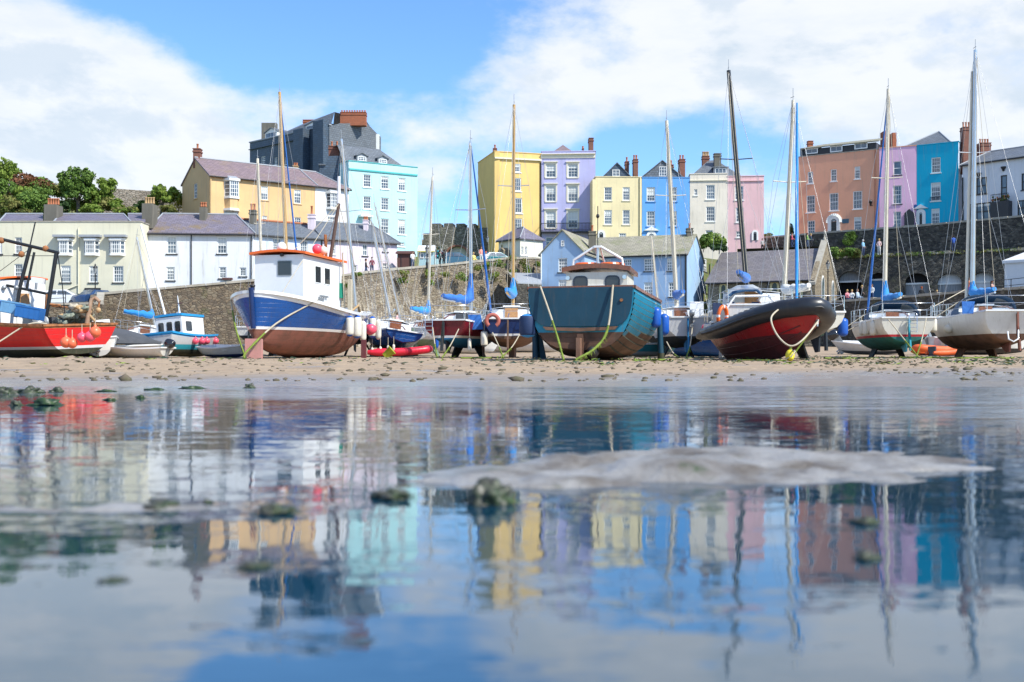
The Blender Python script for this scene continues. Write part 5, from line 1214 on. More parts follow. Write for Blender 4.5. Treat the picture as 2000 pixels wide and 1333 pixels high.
def hang_point(b, px, side, w=.97):
    best = None
    for i in range(101):
        t = i / 100; p = b.W @ b.pt(t, w, side); d = abs(proj(p)[0] - px)
        if best is None or d < best[0]: best = (d, t, p)
    t = best[1]; p0 = b.W @ b.pt(t, w, side); ax = (b.W.to_3x3() @ Vector((0, side, 0))).normalized()
    return p0, ax, t
FGRP = 'fenders hung over the boats'
def fender(b, px, side, y0, y1, r, col, caps=None, label='', kind='long', group=FGRP, w=.97, out=0.0, D=None):
    """fender hanging at pixel px between rows y0 and y1"""
    if b is not None:
        p, ax, t = hang_point(b, px, side, w); Dd = p.y + ax.y * (r + .02 + out); x = (px - 1000) * Dd / FPX
    else: Dd = D; x = (px - 1000) * Dd / FPX; p = Vector((x, D, ZP(y0 - 12, D)))
    z1, z0 = ZP(y0, Dd), ZP(y1, Dd); h = z1 - z0
    o = thing('fender', label, 'fender' if kind != 'ball' else 'buoy', (x, Dd, z0), group=group)
    g = MB()
    if kind == 'ball':
        r = h / 2; n = 10; prof = [(max(.001, r * math.sin(math.pi * k / n)), r - r * math.cos(math.pi * k / n)) for k in range(n + 1)]
        if caps: g.lathe(prof, col, 14, ends=False, mfun=lambda i, j: caps if i >= n - 2 else col)
        else: g.lathe(prof, col, 14, ends=False)
        g.lathe([(r * .3, h * .96), (r * .2, h * 1.12), (r * .1, h * 1.14)], caps or col, 8)
    else:
        prof = [(.02, 0), (r * .5, h * .03), (r * .88, h * .10), (r, h * .2), (r, h * .8), (r * .88, h * .9), (r * .5, h * .97), (.02, h)]
        g.lathe(prof, col, 14, ends=False, mfun=(lambda i, j: caps if i < 2 or i > 4 else col) if caps else None)
    g.build('body', o)
    g = MB(); tp = Vector((p.x - x, p.y - Dd, p.z + .08 - z0)); g.tube([(0, 0, h), tp if tp.z > h else (0, .05, h + .15)], .014, 'rope', 5); g.build('line', o)
    return o

def rrect(w, h, r, n=4):
    pts = []
    for cx, cy, a0 in ((w / 2 - r, h / 2 - r, 0), (-w / 2 + r, h / 2 - r, 90), (-w / 2 + r, -h / 2 + r, 180), (w / 2 - r, -h / 2 + r, 270)):
        for k in range(n + 1): a = R(a0 + 90 * k / n); pts.append((cx + r * math.cos(a), cy + r * math.sin(a)))
    return pts
def pane(parent, O, U, V, w, h, r=.06, frame='black_rub', glass='perspex', fw=.035, name='window', proud=.02):
    """rounded window centred at O, axes U (across) and V (up)"""
    U = Vector(U).normalized(); V = Vector(V).normalized(); N = U.cross(V); g = MB()
    o = rrect(w + 2 * fw, h + 2 * fw, r + fw * .7); i_ = rrect(w, h, r); Q = lambda p, d: Vector(O) + U * p[0] + V * p[1] + N * d
    k = len(o)
    for a in range(k):
        c = (a + 1) % k; g.face([Q(o[a], proud), Q(o[c], proud), Q(i_[c], proud), Q(i_[a], proud)], frame); g.face([Q(o[a], 0), Q(o[c], 0), Q(o[c], proud), Q(o[a], proud)], frame)
    w_ = g.build(name, parent); g = MB(); g.face([Q(p, proud * .6) for p in i_], glass); g.build('pane', w_); return w_

def house_box(b, x0, x1, w0, w1, z0, z1, m, name='wheelhouse', inset=(0, 0), tum=.0, roof=None, rover=.12, rth=.09, camber=.08, parent=None):
    """deckhouse: x0 aft, x1 forward, half widths w0 aft / w1 forward; inset = lean of aft and front walls at the top"""
    a = [Vector((x0, w0, z0)), Vector((x1, w1, z0)), Vector((x1, -w1, z0)), Vector((x0, -w0, z0))]
    t = [Vector((x0 + inset[0], w0 - tum, z1)), Vector((x1 - inset[1], w1 - tum, z1)), Vector((x1 - inset[1], -w1 + tum, z1)), Vector((x0 + inset[0], -w0 + tum, z1))]
    g = MB()
    for i in range(4): j = (i + 1) % 4; g.face([a[j], a[i], t[i], t[j]], m)
    g.face(t[::-1], m); h = g.build(name, parent or b.t)
    if roof:
        g = MB(); ex = rover; n = 6; rows = []
        for q in range(n + 1):
            s_ = -1 + 2 * q / n; zc = camber * (1 - s_ * s_); wa, wb = w0 - tum + ex, w1 - tum + ex
            rows.append([Vector((x0 + inset[0] - ex, s_ * wa, z1 + zc + .01)), Vector((x1 - inset[1] + ex, s_ * wb, z1 + zc + .01)), Vector((x1 - inset[1] + ex, s_ * wb, z1 + zc + rth)), Vector((x0 + inset[0] - ex, s_ * wa, z1 + zc + rth))])
        g.grid(rows, roof, False, close_u=True); g.face(rows[0], roof); g.face(rows[-1][::-1], roof); g.build('roof', h)
    b.face = {'aft': (a[3], a[0], t[3], t[0]), 'front': (a[1], a[2], t[1], t[2]), 'port': (a[0], a[1], t[0], t[1]), 'stbd': (a[2], a[3], t[2], t[3])}
    return h
def face_pane(b, h, face, u, v, w, hh, **k):
    """window on a deckhouse face; u, v = 0..1 position of the centre; seen from outside u runs left to right"""
    A, B_, TA, TB = b.face[face]
    A, B_, TA, TB = B_, A, TB, TA   # left to right from outside
    O = (A * (1 - u) + B_ * u) * (1 - v) + (TA * (1 - u) + TB * u) * v
    U = (B_ - A); V = (TA - A); V = V - U.normalized() * V.dot(U.normalized()); return pane(h, O, U, V, w, hh, **k)

def spar(b, base, tpx, tpy, r0, r1, m, name='mast', bend=0.0):
    """mast from a local foot to the picture point (tpx, tpy) at its own depth"""
    wb = b.W @ Vector(base); D = wb.y; top = b.I @ P(tpx, tpy, D); base = Vector(base)
    g = MB(); pts = [base.lerp(top, k / 6) for k in range(7)]; g.tube(pts, [r0 + (r1 - r0) * (k / 6) ** 2 for k in range(7)], m, 8); o = g.build(name, b.t); return o, top
def lines(parent, segs, r=.011, m='wire', name='stay', sep=True):
    for s_ in segs:
        g = MB(); g.tube(s_, r, m, 5, cap=False); g.build(name, parent)
def rope(label, pts, r=.03, m='rope', sag=.0, n=10, weed=0.0, name='mooring_rope', cat='rope', group=None, seed=0):
    """world-space rope; each leg sags a little, weed hangs on the lower half"""
    out = []
    if len(pts) > 2:     # one soft curve through the points
        V = [Vector(p) for p in pts]; V = [V[0]] + V + [V[-1]]; q = []
        for i in range(1, len(V) - 2):
            for k in range(6):
                t = k / 6; a, b_, c, d = V[i - 1], V[i], V[i + 1], V[i + 2]
                q.append(.5 * ((2 * b_) + (c - a) * t + (2 * a - 5 * b_ + 4 * c - d) * t * t + (3 * b_ - a - 3 * c + d) * t ** 3))
        pts = q + [V[-2]]; n = 2; sag = 0
    for i in range(len(pts) - 1):
        a, b_ = Vector(pts[i]), Vector(pts[i + 1])
        for k in range(n + (i == len(pts) - 2)): f_ = k / n; p = a.lerp(b_, f_); p.z -= sag * 4 * f_ * (1 - f_); out.append(p)
    g = MB(); org = out[0].copy()
    if weed:
        c = int(len(out) * (1 - weed)); g.tube(out[:c + 1], r, m, 6)
        rr = [r * rnd.uniform(.9, 1.25) for _ in out[c:]]; g.tube(out[c:], rr, 'rope_weed', 6)
        rs = random.Random(seed)
        for i in range(c, len(out) - 1):
            for _ in range(4):
                p = out[i].lerp(out[i + 1], rs.random()); d = Vector((rs.uniform(-.1, .1), rs.uniform(-.06, .06), -rs.uniform(.04, .14) * (r / .03)))
                g.face([p + Vector((-.012, 0, 0)), p + Vector((.012, 0, 0)), p + d], 'rope_weed')
    else: g.tube(out, r, m, 6)
    o = g.build(name, None, org); return tag(o, label, cat, group)

def ladder(parent, A, U, h, w=.3, n=4, r=.016, m='steel', N=Vector((-1, 0, 0))):
    A = Vector(A); g = MB()
    for s_ in (-1, 1): p = A + U * (s_ * w / 2); g.tube([p + N * .04 + Vector((0, 0, .12)), p + N * .1, p + N * .1 + Vector((0, 0, -h))], r, m, 6)
    for k in range(n): z = -h * (k + .6) / n; g.tube([A + U * (-w / 2) + N * .1 + Vector((0, 0, z)), A + U * (w / 2) + N * .1 + Vector((0, 0, z))], r, m, 6)
    return g.build('ladder', parent)

def outboard(parent, O, yaw=0, tilt=0, s=1.0, m='engine'):
    T = Matrix.Translation(O) @ Matrix.Rotation(yaw, 4, 'Z') @ Matrix.Rotation(tilt, 4, 'Y') @ Matrix.Scale(s, 4)
    g = MB(); rows = []
    for z, lx, ly, cx in ((0, .2, .14, -.1), (.06, .27, .18, -.12), (.2, .30, .2, -.14), (.36, .28, .18, -.15), (.44, .2, .12, -.15), (.47, .08, .05, -.15)):
        rows.append([T @ Vector((cx + lx * math.copysign(abs(math.cos(a)) ** .6, math.cos(a)), ly * math.copysign(abs(math.sin(a)) ** .6, math.sin(a)), z)) for a in [2 * math.pi * k / 14 for k in range(14)]])
    g.grid(rows, m, True, close_u=True); g.face(rows[0][::-1], m); g.face(rows[-1], m); o = g.build('outboard_engine', parent)
    g = MB(); g.box(-.24, .02, -.07, .07, -.55, .0, 'engine_black' if m != 'engine_black' else 'galv', T); g.box(-.3, .06, -.04, .04, -.85, -.55, 'galv', T); g.box(-.42, .02, -.13, .13, -.62, -.59, 'galv', T)
    g.box(.0, .12, -.1, .1, -.35, .02, 'galv', T); g.build('leg', o)
    g = MB(); Tp = T @ Matrix.Translation((-.36, 0, -.72)) @ Matrix.Rotation(R(90), 4, 'Y')
    for k in range(3): g.box(-.03, .03, .02, .16, -.012, .012, 'galv', Tp @ Matrix.Rotation(R(120 * k), 4, 'Z') @ Matrix.Rotation(R(28), 4, 'Y'))
    g.lathe([(.04, -.06), (.045, .06)], 'galv', 8, Tp); g.build('propeller', o)
    return o

def yacht(name, label, px, D, yaw, L=7.0, B=2.5, roll=0, pitch=0, draft=.85, fb=(.85, .75, 1.0), hullm=('dark_bottom_paint', 'white_gelcoat'), wl=.42, line=None, keels='bilge', keelm=None, legm='green_bottom_paint',
          mast=None, mastm='alu', mr=(.07, .045), boom=True, cover='canvas_blue', cov_up=.9, boom_ang=8, boom_l=2.6, furl=None, stays=True, cabinm='white_enamel', door='varnish', deck='white_enamel', rudder=True, rail='white_enamel',
          ladder_=False, pushpit=True, hood=None, group='yachts dried out on their keels', spread=.65, mast_t=.56, cab=(.36, .74), cabh=.42, hulls={}, coach=True, outb=False, rudm=None):
    b = make_boat(name, label, 'yacht', px, D, yaw, roll, pitch, group)
    bd = [draft + wl]; ms = list(hullm)
    if line: bd = [draft + wl, draft + wl + .09]; ms = [hullm[0], line, hullm[1]]
    kw = dict(circ=True, ws=.74, e0=.50, e1=.75, kst=.30, kb=.45, rake=.5, trake=.12, bul=.06, deck=deck, rail=rail, rw=.05, rh=.04)
    kw.update(hulls); hull(b, L, B, fb, draft, bd, ms, **kw)
    dz = b.deckz; x_of = lambda t: -L / 2 + L * t
    keelm = keelm or hullm[0]
    def plate(parent, nm, pts, th, m, tilt=0.0, y=0.0):
        g = MB(); n = len(pts); a = [Vector((p[0], y - th / 2 + (-(p[1] - draft)) * tilt, p[1])) for p in pts]; g.prism(a, (0, th, 0), m); return g.build(nm, parent)
    if keels == 'bilge':
        for s_ in (1, -1): plate(b.t, 'bilge_keel', [(-.6, draft + .20), (.55, draft + .20), (.40, 0), (-.35, 0)], .07, keelm, s_ * .48, s_ * B * .19)
        plate(b.t, 'skeg', [(x_of(.02), draft + .45), (x_of(.16), draft + .2), (x_of(.08), .2), (x_of(.03), .22)], .06, rudm or keelm)
    else:
        plate(b.t, 'fin_keel', [(-.9, draft + .2), (1.1, draft + .2), (.8, 0), (-.8, 0)], .22, keelm)
        for s_ in (1, -1):
            g = MB(); y = s_ * B * .49; g.box(-.07, .07, y - .05 + s_ * .03, y + .05 + s_ * .03, 0.0, draft + fb[1] * .95, legm, Matrix.Rotation(0, 4, 'X')); g.box(-.16, .16, y - .14, y + .14, -.01, .04, legm); g.build('beaching_leg', b.t)
    if rudder:
        q = b.pt(0, .9, 1).x; plate(b.t, 'rudder', [(q - .32, draft + .35), (q - .02, draft + .5), (q - .02, draft + fb[0] * .9), (q - .14, draft + fb[0] * .95), (q - .2, .25), (q - .40, .25)] if keels == 'bilge' else [(q - .38, .12), (q - .02, .12), (q - .02, draft + fb[0] * .9), (q - .14, draft + fb[0] * .95), (q - .30, draft + .3)], .06, rudm or keelm)
    # coachroof with side windows
    x0, x1 = x_of(cab[0]), x_of(cab[1]); zc = dz(.5); wa, wf = B * .36, B * .24
    h = house_box(b, x0, x1, wa, wf, zc - .12, zc + cabh, cabinm, 'coachroof', (.03, .55), .07, roof=cabinm, rover=.03, rth=.03, camber=.09)
    for f_ in ('port', 'stbd'):
        for uu in (.3, .62): face_pane(b, h, f_, uu if f_ == 'stbd' else 1 - uu, .55, .62, .15, r=.05, fw=.02, proud=.012)
    face = b.face['aft']; g = MB(); dw = .26; g.box(x0 - .035, x0 + .02, -dw, dw, zc - .35, zc + cabh + .05, door); g.box(x0 - .05, x0 - .036, -dw + .06, dw - .06, zc - .3, zc + cabh - .05, door); g.build('companionway', h)
    g = MB(); g.box(x0 - .02, x0 + .75, -dw - .08, dw + .08, zc + cabh + .09, zc + cabh + .16, cabinm); g.build('sliding_hatch', h)
    if coach:   # cockpit coamings and tiller
        g = MB()
        for s_ in (1, -1): g.prism([(x_of(.05), s_ * B * .30, zc - .02), (x0, s_ * B * .33, zc - .02), (x0, s_ * B * .33, zc + .26), (x_of(.07), s_ * B * .30, zc + .14)], (0, s_ * .05, 0), cabinm)
        g.build('cockpit_coaming', b.t); g = MB(); g.tube([(x_of(0) - .08, 0, dz(0) + .1), (x_of(.08), 0, dz(0) + .26), (x_of(.2), 0, dz(0) + .3)], [.035, .03, .022], 'varnish', 6); g.build('tiller', b.t)
    if mast:
        mx = x_of(mast_t); zb = zc + cabh + .1
        mo, top = spar(b, (mx, 0, zb), mast[0], mast[1], mr[0], mr[1], mastm)
        b.top = top; base = Vector((mx, 0, zb)); H = (top - base).length
        if spread:
            sp = base.lerp(top, .60); g = MB(); g.tube([sp + Vector((-.05, spread, .03)), sp, sp + Vector((-.05, -spread, .03))], .022, mastm if mastm != 'mast_gold' else 'alu', 6); g.build('spreader', mo)
        if stays:
            bw = b.pt(1, 1, 1); st = b.pt(0, 1, 1)
            segs = [(top, bw)] if not furl else []
            segs += [(top, st), (top, Vector((st.x, -st.y, st.z)))]
            for s_ in (1, -1):
                ch = b.pt(mast_t - .03, 1, s_); spp = base.lerp(top, .60) + Vector((-.05, s_ * spread, .03)) if spread else base.lerp(top, .6)
                segs += [(top, spp, ch), (base.lerp(top, .58), b.pt(mast_t - .1, 1, s_))]
            lines(mo, segs, .0062)
            lines(mo, [(base.lerp(top, .99) + Vector((-.09, .04, 0)), base + Vector((-.12, .05, .1))), (base.lerp(top, .97) + Vector((-.1, -.05, 0)), base + Vector((-.16, -.06, .1)))], .011, 'rope', 'halyard')
        g = MB(); g.tube([top, top + Vector((0, 0, .45))], .012, 'wire', 5); g.tube([top + Vector((-.1, 0, .12)), top + Vector((.25, 0, .14))], .012, 'wire', 5); g.build('wind_vane', mo)
        if furl:
            bw = b.pt(.99, 1, 1); bw = Vector((bw.x, 0, bw.z + .1)); f0 = top.lerp(bw, .04); g = MB(); pts = [f0.lerp(bw, k / 10) for k in range(11)]; g.tube(pts, [.02, .03, .034, .036, .04, .043, .046, .05, .055, .055, .04], furl, 8); g.build('furled_sail', mo)
        if boom:
            g0 = base + Vector((-.06, 0, .42)); an = R(boom_ang); bv = Vector((-math.cos(an), math.sin(an), .05)) * boom_l; g = MB(); g.tube([g0, g0 + bv], .045, mastm, 8); bo = g.build('boom', mo)
            lines(bo, [(g0 + bv, top)], .009, 'rope', 'topping_lift')
            if cover:
                g = MB(); up_ = (top - base).normalized(); pts = [base + up_ * (.42 + cov_up), base + up_ * (.42 + cov_up * .55) + bv * .02, base + up_ * .62 + bv * .05]; rr = [.06, .13, .2]
                for k in range(1, 9): f_ = k / 8; pts.append(g0 + bv * (.05 + f_ * .93) + Vector((0, 0, .12 + .03 * math.sin(f_ * 21)))); rr.append(.2 - .1 * f_ + .018 * math.sin(k * 2.3))
                g.tube(pts, rr, cover, 12, flat=1.0); g.build('sail_cover', bo)
    if pushpit:
        def stanch(ts, h_, nm):
            g = MB(); pp = []
            for t, s_ in ts: p = b.pt(t, 1, s_); p.y *= .96; pp.append(p); g.tube([p, p + Vector((0, 0, h_))], .013, 'steel', 6)
            g.tube([p + Vector((0, 0, h_)) for p in pp], .013, 'steel', 6); g.tube([p + Vector((0, 0, h_ * .5)) for p in pp], .010, 'steel', 6); g.build(nm, b.t)
        stanch([(.16, 1), (.0, 1), (.0, -1), (.16, -1)], .55, 'pushpit'); stanch([(.82, 1), (.93, 1), (.985, 1), (.985, -1), (.93, -1), (.82, -1)], .55, 'pulpit')
        g = MB()
        for s_ in (1, -1):
            ps = [b.pt(t, 1, s_) for t in (.16, .34, .5, .66, .82)]
            for p in ps[1:-1]: g.tube([p, p + Vector((0, 0, .52))], .012, 'steel', 5)
            g.tube([p + Vector((0, 0, .52)) for p in ps], .007, 'wire', 4); g.tube([p + Vector((0, 0, .27)) for p in ps], .007, 'wire', 4)
        g.build('guard_rail', b.t)
    if ladder_: ladder(b.t, b.pt(0, 1, 1) * Vector((1, 0, 1)) + Vector((-.02, B * ladder_, 0)) if False else Vector((b.pt(0, 1, 1).x - .03, B * ladder_, b.sheer(0))), Vector((0, 1, 0)), .62)
    if hood:
        g = MB(); rows = []; xh0, xh1 = x0 - .25, x0 + .75; wh = B * .37; zb = zc + .15; hh = .80
        for i in range(7):
            f_ = i / 6; x = xh0 + (xh1 - xh0) * f_; hc = hh * (1 - .55 * f_ ** 2); row = []
            for k in range(13): a = math.pi * k / 12; row.append(Vector((x, wh * math.copysign(abs(math.cos(a)) ** .6, math.cos(a)), zb + hc * math.sin(a) ** .7)))
            rows.append(row)
        g.grid(rows, hood, True, mfun=lambda i, j: 'clear_vinyl' if (i >= 3 and j not in (0, 1, 10, 11, 5, 6)) else hood); g.build('sprayhood', b.t)
    if outb: outboard(b.t, (b.pt(0, 1, 1).x - .1, B * .25, b.sheer(0) + .05), s=.8, m='engine_black')
    return b
# ================================================ the fleet
FB = 'fishing boats resting on the sand'
# --- blue fishing boat, bow towards the camera
b = make_boat('blue_fishing_boat', 'large royal blue wooden fishing boat with white wheelhouse and orange roof', 'fishing boat', 560, 44.3, 0, 0, 0, FB)
yaw = math.degrees(math.atan2(-.975, -.22))
def setpose(b, px, D, yaw, roll=0, pitch=0, sink=.03, z=None):
    p = G(px, D); zz = (ground_z(p.x, p.y) - sink) if z is None else z
    b.t.location = (p.x, p.y, zz); b.t.rotation_euler = (R(roll), R(pitch), R(yaw)); b.W = Matrix.Translation((p.x, p.y, zz)) @ Euler((R(roll), R(pitch), R(yaw))).to_matrix().to_4x4(); b.I = b.W.inverted()
setpose(b, 592, 45.3, yaw)
hull(b, 8.8, 3.8, (2.0, 1.86, 2.38), 0.0, [1.02, 1.12, -.20], ['red_bottom_paint', 'white_enamel', 'royal_blue_hull', 'white_enamel'], ws=.62, e0=.36, e1=.50, kst=.5, kb=.6, rake=.2, tmax=.55, bp=2.6, bq=.55, bul=.55, deck='galv', rail='white_enamel', rw=.13, rh=.07, flare=.35, nst=30)
fb_boat = b; z0 = b.deckz(.6)
g = MB(); q = b.pt(1, 1, 1); q0 = b.pt(1, .25, 1)
g.tube([q0 + Vector((.03, 0, 0)), b.pt(1, .6, 1) + Vector((.05, 0, 0)), q + Vector((.06, 0, .12))], .10, 'navy_hull', 8); g.build('stem_post', b.t)
g = MB(); g.lathe([(.08, 0), (.08, .1), (.10, .12), (.10, .17), (.05, .18)], 'black_rub', 10, Matrix.Translation(q + Vector((-.05, 0, .05)))); g.build('bollard', b.t)
h = house_box(b, -1.3, 2.3, 1.06, 1.0, z0, 3.9, 'white_enamel', inset=(-.25, .0), tum=.02, roof='orange', rover=.16, rth=.1, camber=.10)
face_pane(b, h, 'front', .62, .80, .52, .52, r=.03, fw=.03, frame='galv'); 
face_pane(b, h, 'port', .36, .74, .52, .62, r=.03, fw=.03, frame='trim'); face_pane(b, h, 'port', .60, .74, .52, .62, r=.03, fw=.03, frame='trim'); face_pane(b, h, 'aft', .3, .62, .3, .9, r=.03, frame='trim')
g = MB(); g.box(.55, .95, 1.075, 1.10, z0 + .8, z0 + .98, 'galv')
for k in range(4): g.box(.1 + k * .22, .26 + k * .22, 1.075, 1.12, z0 + 1.02, z0 + 1.09, 'galv')
g.build('vent_grille', h)
g = MB(); fx = 2.31; g.tube([(fx + .02, .16, 3.9), (fx + .12, .16, 3.88)], .07, 'black_rub', 8); g.build('lamp', h)
mo, top = spar(b, (-1.0, .3, z0), 662, 398, .085, .07, mat('tarred_brown_spar', (.10, .06, .045), .6)); g = MB(); g.lathe([(.16, 0), (.16, .3), (.1, .42)], 'orange', 10, Matrix.Translation(Vector((-1.0, .3, 4.15)))); g.build('mast_collar', mo)
g = MB(); g.tube([top, top + Vector((0, 0, 1.1))], [.075, .06], 'white_enamel', 8); g.build('topmast', mo)
lines(mo, [(top, b.pt(.95, 1, 1)), (top, b.pt(.1, 1, 1)), (top, b.pt(.1, 1, -1)), (top, (-1.9, .9, 2.2)), (top, (.4, -.4, 4.1))], .014, 'rope')
g = MB()
for k in range(2): g.tube([(-1.0 - k * .12, .55, 4.0), (-.75 - k * .12, .62, 5.0)], .04, 'rust', 6)
g.build('derrick', mo)
g = MB(); g.lathe([(.17, 0), (.2, .06), (.15, .22), (.05, .28)], 'white_enamel', 12, Matrix.Translation((1.6, -.2, 4.18))); g.build('radome', h)
bb = thing('buoy', 'faded pink buoy lashed on the orange wheelhouse roof', 'buoy', b.W @ Vector((-.1, .55, 4.3)), group=FGRP); g = MB(); g.ball((0, 0, .05), .2, 'pink_buoy', 12); g.ball((.25, .1, .0), .17, 'white_fender', 12); g.build('body', bb)
# winch, hoops and net heap on the after deck
g = MB(); zd = b.deckz(.2); g.box(-2.4, -1.9, -.5, .5, zd, zd + .5, 'rust'); g.lathe([(.3, 0), (.3, .06), (.14, .08), (.14, .5), (.3, .52), (.3, .58)], 'rust', 12, Matrix.Translation((-2.1, .3, zd + .75)) @ Matrix.Rotation(R(90), 4, 'X')); g.build('winch', b.t)
g = MB(); g.ball((-2.7, .4, zd + .62), .3, 'galv', 10, (1, .8, .8)); g.tube([(-2.6, .9, zd + .55), (-3.3, 1.1, zd + .95), (-4.0, .9, zd + .7)], .05, 'pot_buff', 6); g.tube([(-2.5, .4, zd + .7), (-4.1, .6, zd + .75)], .14, 'galv', 8); g.build('deck_gear', b.t)
g = MB(); g.tube([(-1.35, 1.1, zd + 1.15), (-1.35, 1.1, zd + 1.75)], [.16, .13], mat('green_net_bag', (.01, .25, .16), .8), 8); g.build('net_bag', b.t)
g = MB(); g.box(-1.28, -1.12, 1.45, 1.6, zd + .05, zd + 1.9, 'rope'); g.tube([(-1.25, 1.3, zd), (-1.2, 1.2, 4.3)], .035, 'rope', 6); g.build('gantry_post', b.t)
# props
g = MB(); pw_ = b.I
for (xa, xb, ya, yb, D, m, nm) in ((480, 512, 662, 704, 41.0, mat('faded_pink_block', (.52, .24, .22), .8, col2=(.35, .2, .16), amt=.8), 'keel_block'), (706, 715, 664, 706, 45.0, 'maroon_rib', 'beaching_leg')):
    g = MB(); A = P(xa, yb, D); B_ = P(xb, ya, D); T = b.I @ Matrix.Translation(((A.x + B_.x) / 2, D, 0)); g.box(-(B_.x - A.x) / 2, (B_.x - A.x) / 2, -.14, .14, A.z, B_.z, m, T); g.build(nm, b.t)
W_ = 'hanging on the quarter of the blue fishing boat'
fender(b, 683, 1, 617, 658, .17, 'white_fender', 'blue_fender', 'white fender with blue cap, foremost ' + W_)
fender(b, 697, 1, 616, 662, .20, 'white_fender', 'blue_fender', 'fat dirty white fender with blue ends ' + W_, out=.1)
fender(b, 709, 1, 627, 668, .14, 'white_fender', None, 'plain white slim fender between capped fender and pink ball, blue fishing boat', out=.25)
fender(b, 724, 1, 632, 655, .2, 'pink_buoy', 'blue_fender', 'bright pink ball fender with purple cap, blue fishing boat', 'ball', out=.35)
fender(b, 727, 1, 618, 661, .17, 'white_fender', 'blue_fender', 'white fender with blue cap behind the pink ball fender')
fender(b, 739, 1, 624, 664, .13, 'white_fender', None, 'slim white fender rearmost on the blue fishing boat')
gz = lambda px, D: G(px, D, ground_z(G(px, D).x, D) + .03)
A = b.W @ (b.pt(.80, 1, 1) + Vector((0, .05, .05))); rope('long pale mooring rope from the blue bow, weedy towards the sand', [A, P(540, 632, 41.3), P(482, 687, 40.2), gz(478, 40)], .035, weed=.55, seed=1)
A = b.W @ (b.pt(.86, 1, -1) + Vector((0, -.05, .05))); rope('green mooring rope down the shaded side of the blue bow', [A, P(460, 640, 41.0), gz(480, 40.2)], .03, weed=.75, seed=2)

# --- petrol blue transom boat
b = make_boat('wooden_transom_boat', 'wide petrol blue clinker boat seen from its broad transom, with wooden wheelhouse roof', 'fishing boat', 1165, 37.3, 0, 0, 0, FB)
setpose(b, 1174, 37.9, 90 - 14, 0, .5)
hull(b, 7.4, 3.95, (2.16, 1.95, 2.25), 0.0, [.80], ['tarred_planks', 'bright_teal_planks'], circ=True, ws=.82, e0=.42, e1=.8, e_st=.33, kst=.26, kb=.5, trake=.05, tmax=.45, bul=.3, deck='teak', rail='varnish', rw=.09, rh=.06, strakes=12, nst=24)
tb = b
g = MB(); tx = b.pt(0, 1, 1).x - .06; zt = b.sheer(0)
hw = lambda z: abs(b.pt(0, max(.02, (z - .26) / (zt - .26)), 1).y)
pts = [(hw(zt) - .03, zt - .01)] + [(hw(zt - .15 * k) - .04, zt - .15 * k) for k in range(1, 5)] + [(hw(1.35) - .05, 1.35), (hw(1.2) - .09, 1.18), (hw(1.1) - .20, 1.05), (hw(1.0) - .38, .98)]
poly = [Vector((tx, y, z)) for y, z in pts] + [Vector((tx, -y, z)) for y, z in pts[::-1]]; g.prism(poly, (.07, 0, 0), 'petrol_blue_hull'); g.build('transom', b.t)
g = MB(); g.tube([(tx - .0, -1.25, 1.75), (tx - .04, -1.25, 1.75)], .05, 'rust', 8); g.build('exhaust', b.t)
g = MB(); lw = [Vector((tx - .02, y, z)) for y, z in ((1.15, .975), (.8, .95), (0, .93), (-.8, .95), (-1.15, .975), (-1.05, .87), (0, .82), (1.05, .87))]; g.prism(lw, (.06, 0, 0), 'brown_bottom_paint'); g.build('transom_moulding', b.t)
g = MB(); g.box(tx - .02, tx + .9, -.09, .09, -.05, .75, 'tarred_planks'); g.box(tx - .35, tx - .02, -.06, .06, .0, .62, 'brown_bottom_paint'); g.build('rudder', b.t)
g = MB(); g.ball((tx + .25, -.33, .22), .22, 'black_rub', 10); g.build('propeller', b.t)
h = house_box(b, -.95, 1.2, 1.03, .95, b.deckz(.5), 2.86, 'cream_gelcoat', tum=.03, roof='varnish', rover=.13, rth=.16, camber=.12)
M['frame_dark'] = mat('dark_window_rubber', (.03, .04, .06), .4)
for u_ in (.24, .76): face_pane(b, h, 'aft', u_, .72, .40, .36, r=.12, fw=.045, frame='frame_dark')
for s_ in (-1, 1): g = MB(); g.tube([(-1.0, s_ * .93, 2.68), (-1.06, s_ * .93, 2.68)], .07, 'steel', 10); g.build('lamp', h)
g = MB(); g.box(-.985, -.95, -.28, .28, 2.3, 2.44, 'trim'); g.build('name_board', h)
g = MB()
for s_ in (-1, 1): g.tube([(-.7, s_ * .84, 3.0), (-.7, s_ * .80, 3.3), (-.7, s_ * .09, 3.72)], .045, 'white_enamel', 8)
for s_ in (-1, 1): g.tube([(.3, s_ * .1, 3.1), (-.68, s_ * .08, 3.72)], .03, 'white_enamel', 6)
g.box(-.76, -.64, -.12, .12, 3.68, 3.75, 'white_enamel'); g.tube([(-.7, 0, 3.0), (-.7, 0, 3.72)], .045, 'alu', 8); ga = g.build('gantry', b.t)
g = MB(); g.tube([(-.7, 0, 3.75), (-.7, 0, 5.05)], .014, 'black_rub', 6); g.ball((-.7, 0, 4.72), .06, 'black_rub', 8, (1, 1, 1.3)); g.build('aerial', ga)
lr = thing('life_ring', 'orange and white life ring lying flat on the wooden wheelhouse roof', 'life ring', b.W @ Vector((-.4, -.42, 3.13)), group='life rings'); lr2 = None
def ring(parent, R_, r_, T=Matrix(), gap=0.0, m='orange', name='ring', bands=True):
    g = MB(); n = 28; rows = []
    for i in range(n + 1):
        a = gap / 2 + (2 * math.pi - gap) * i / n; rows.append([T @ Vector(((R_ + r_ * math.cos(q)) * math.cos(a), (R_ + r_ * math.cos(q)) * math.sin(a), r_ * math.sin(q))) for q in [2 * math.pi * k / 10 for k in range(10)]])
    g.grid(rows, m, True, close_u=True, mfun=(lambda i, j: 'white_enamel' if i % 7 == 0 else m) if bands else None); g.face(rows[0][::-1], m); g.face(rows[-1], m); return g.build(name, parent)
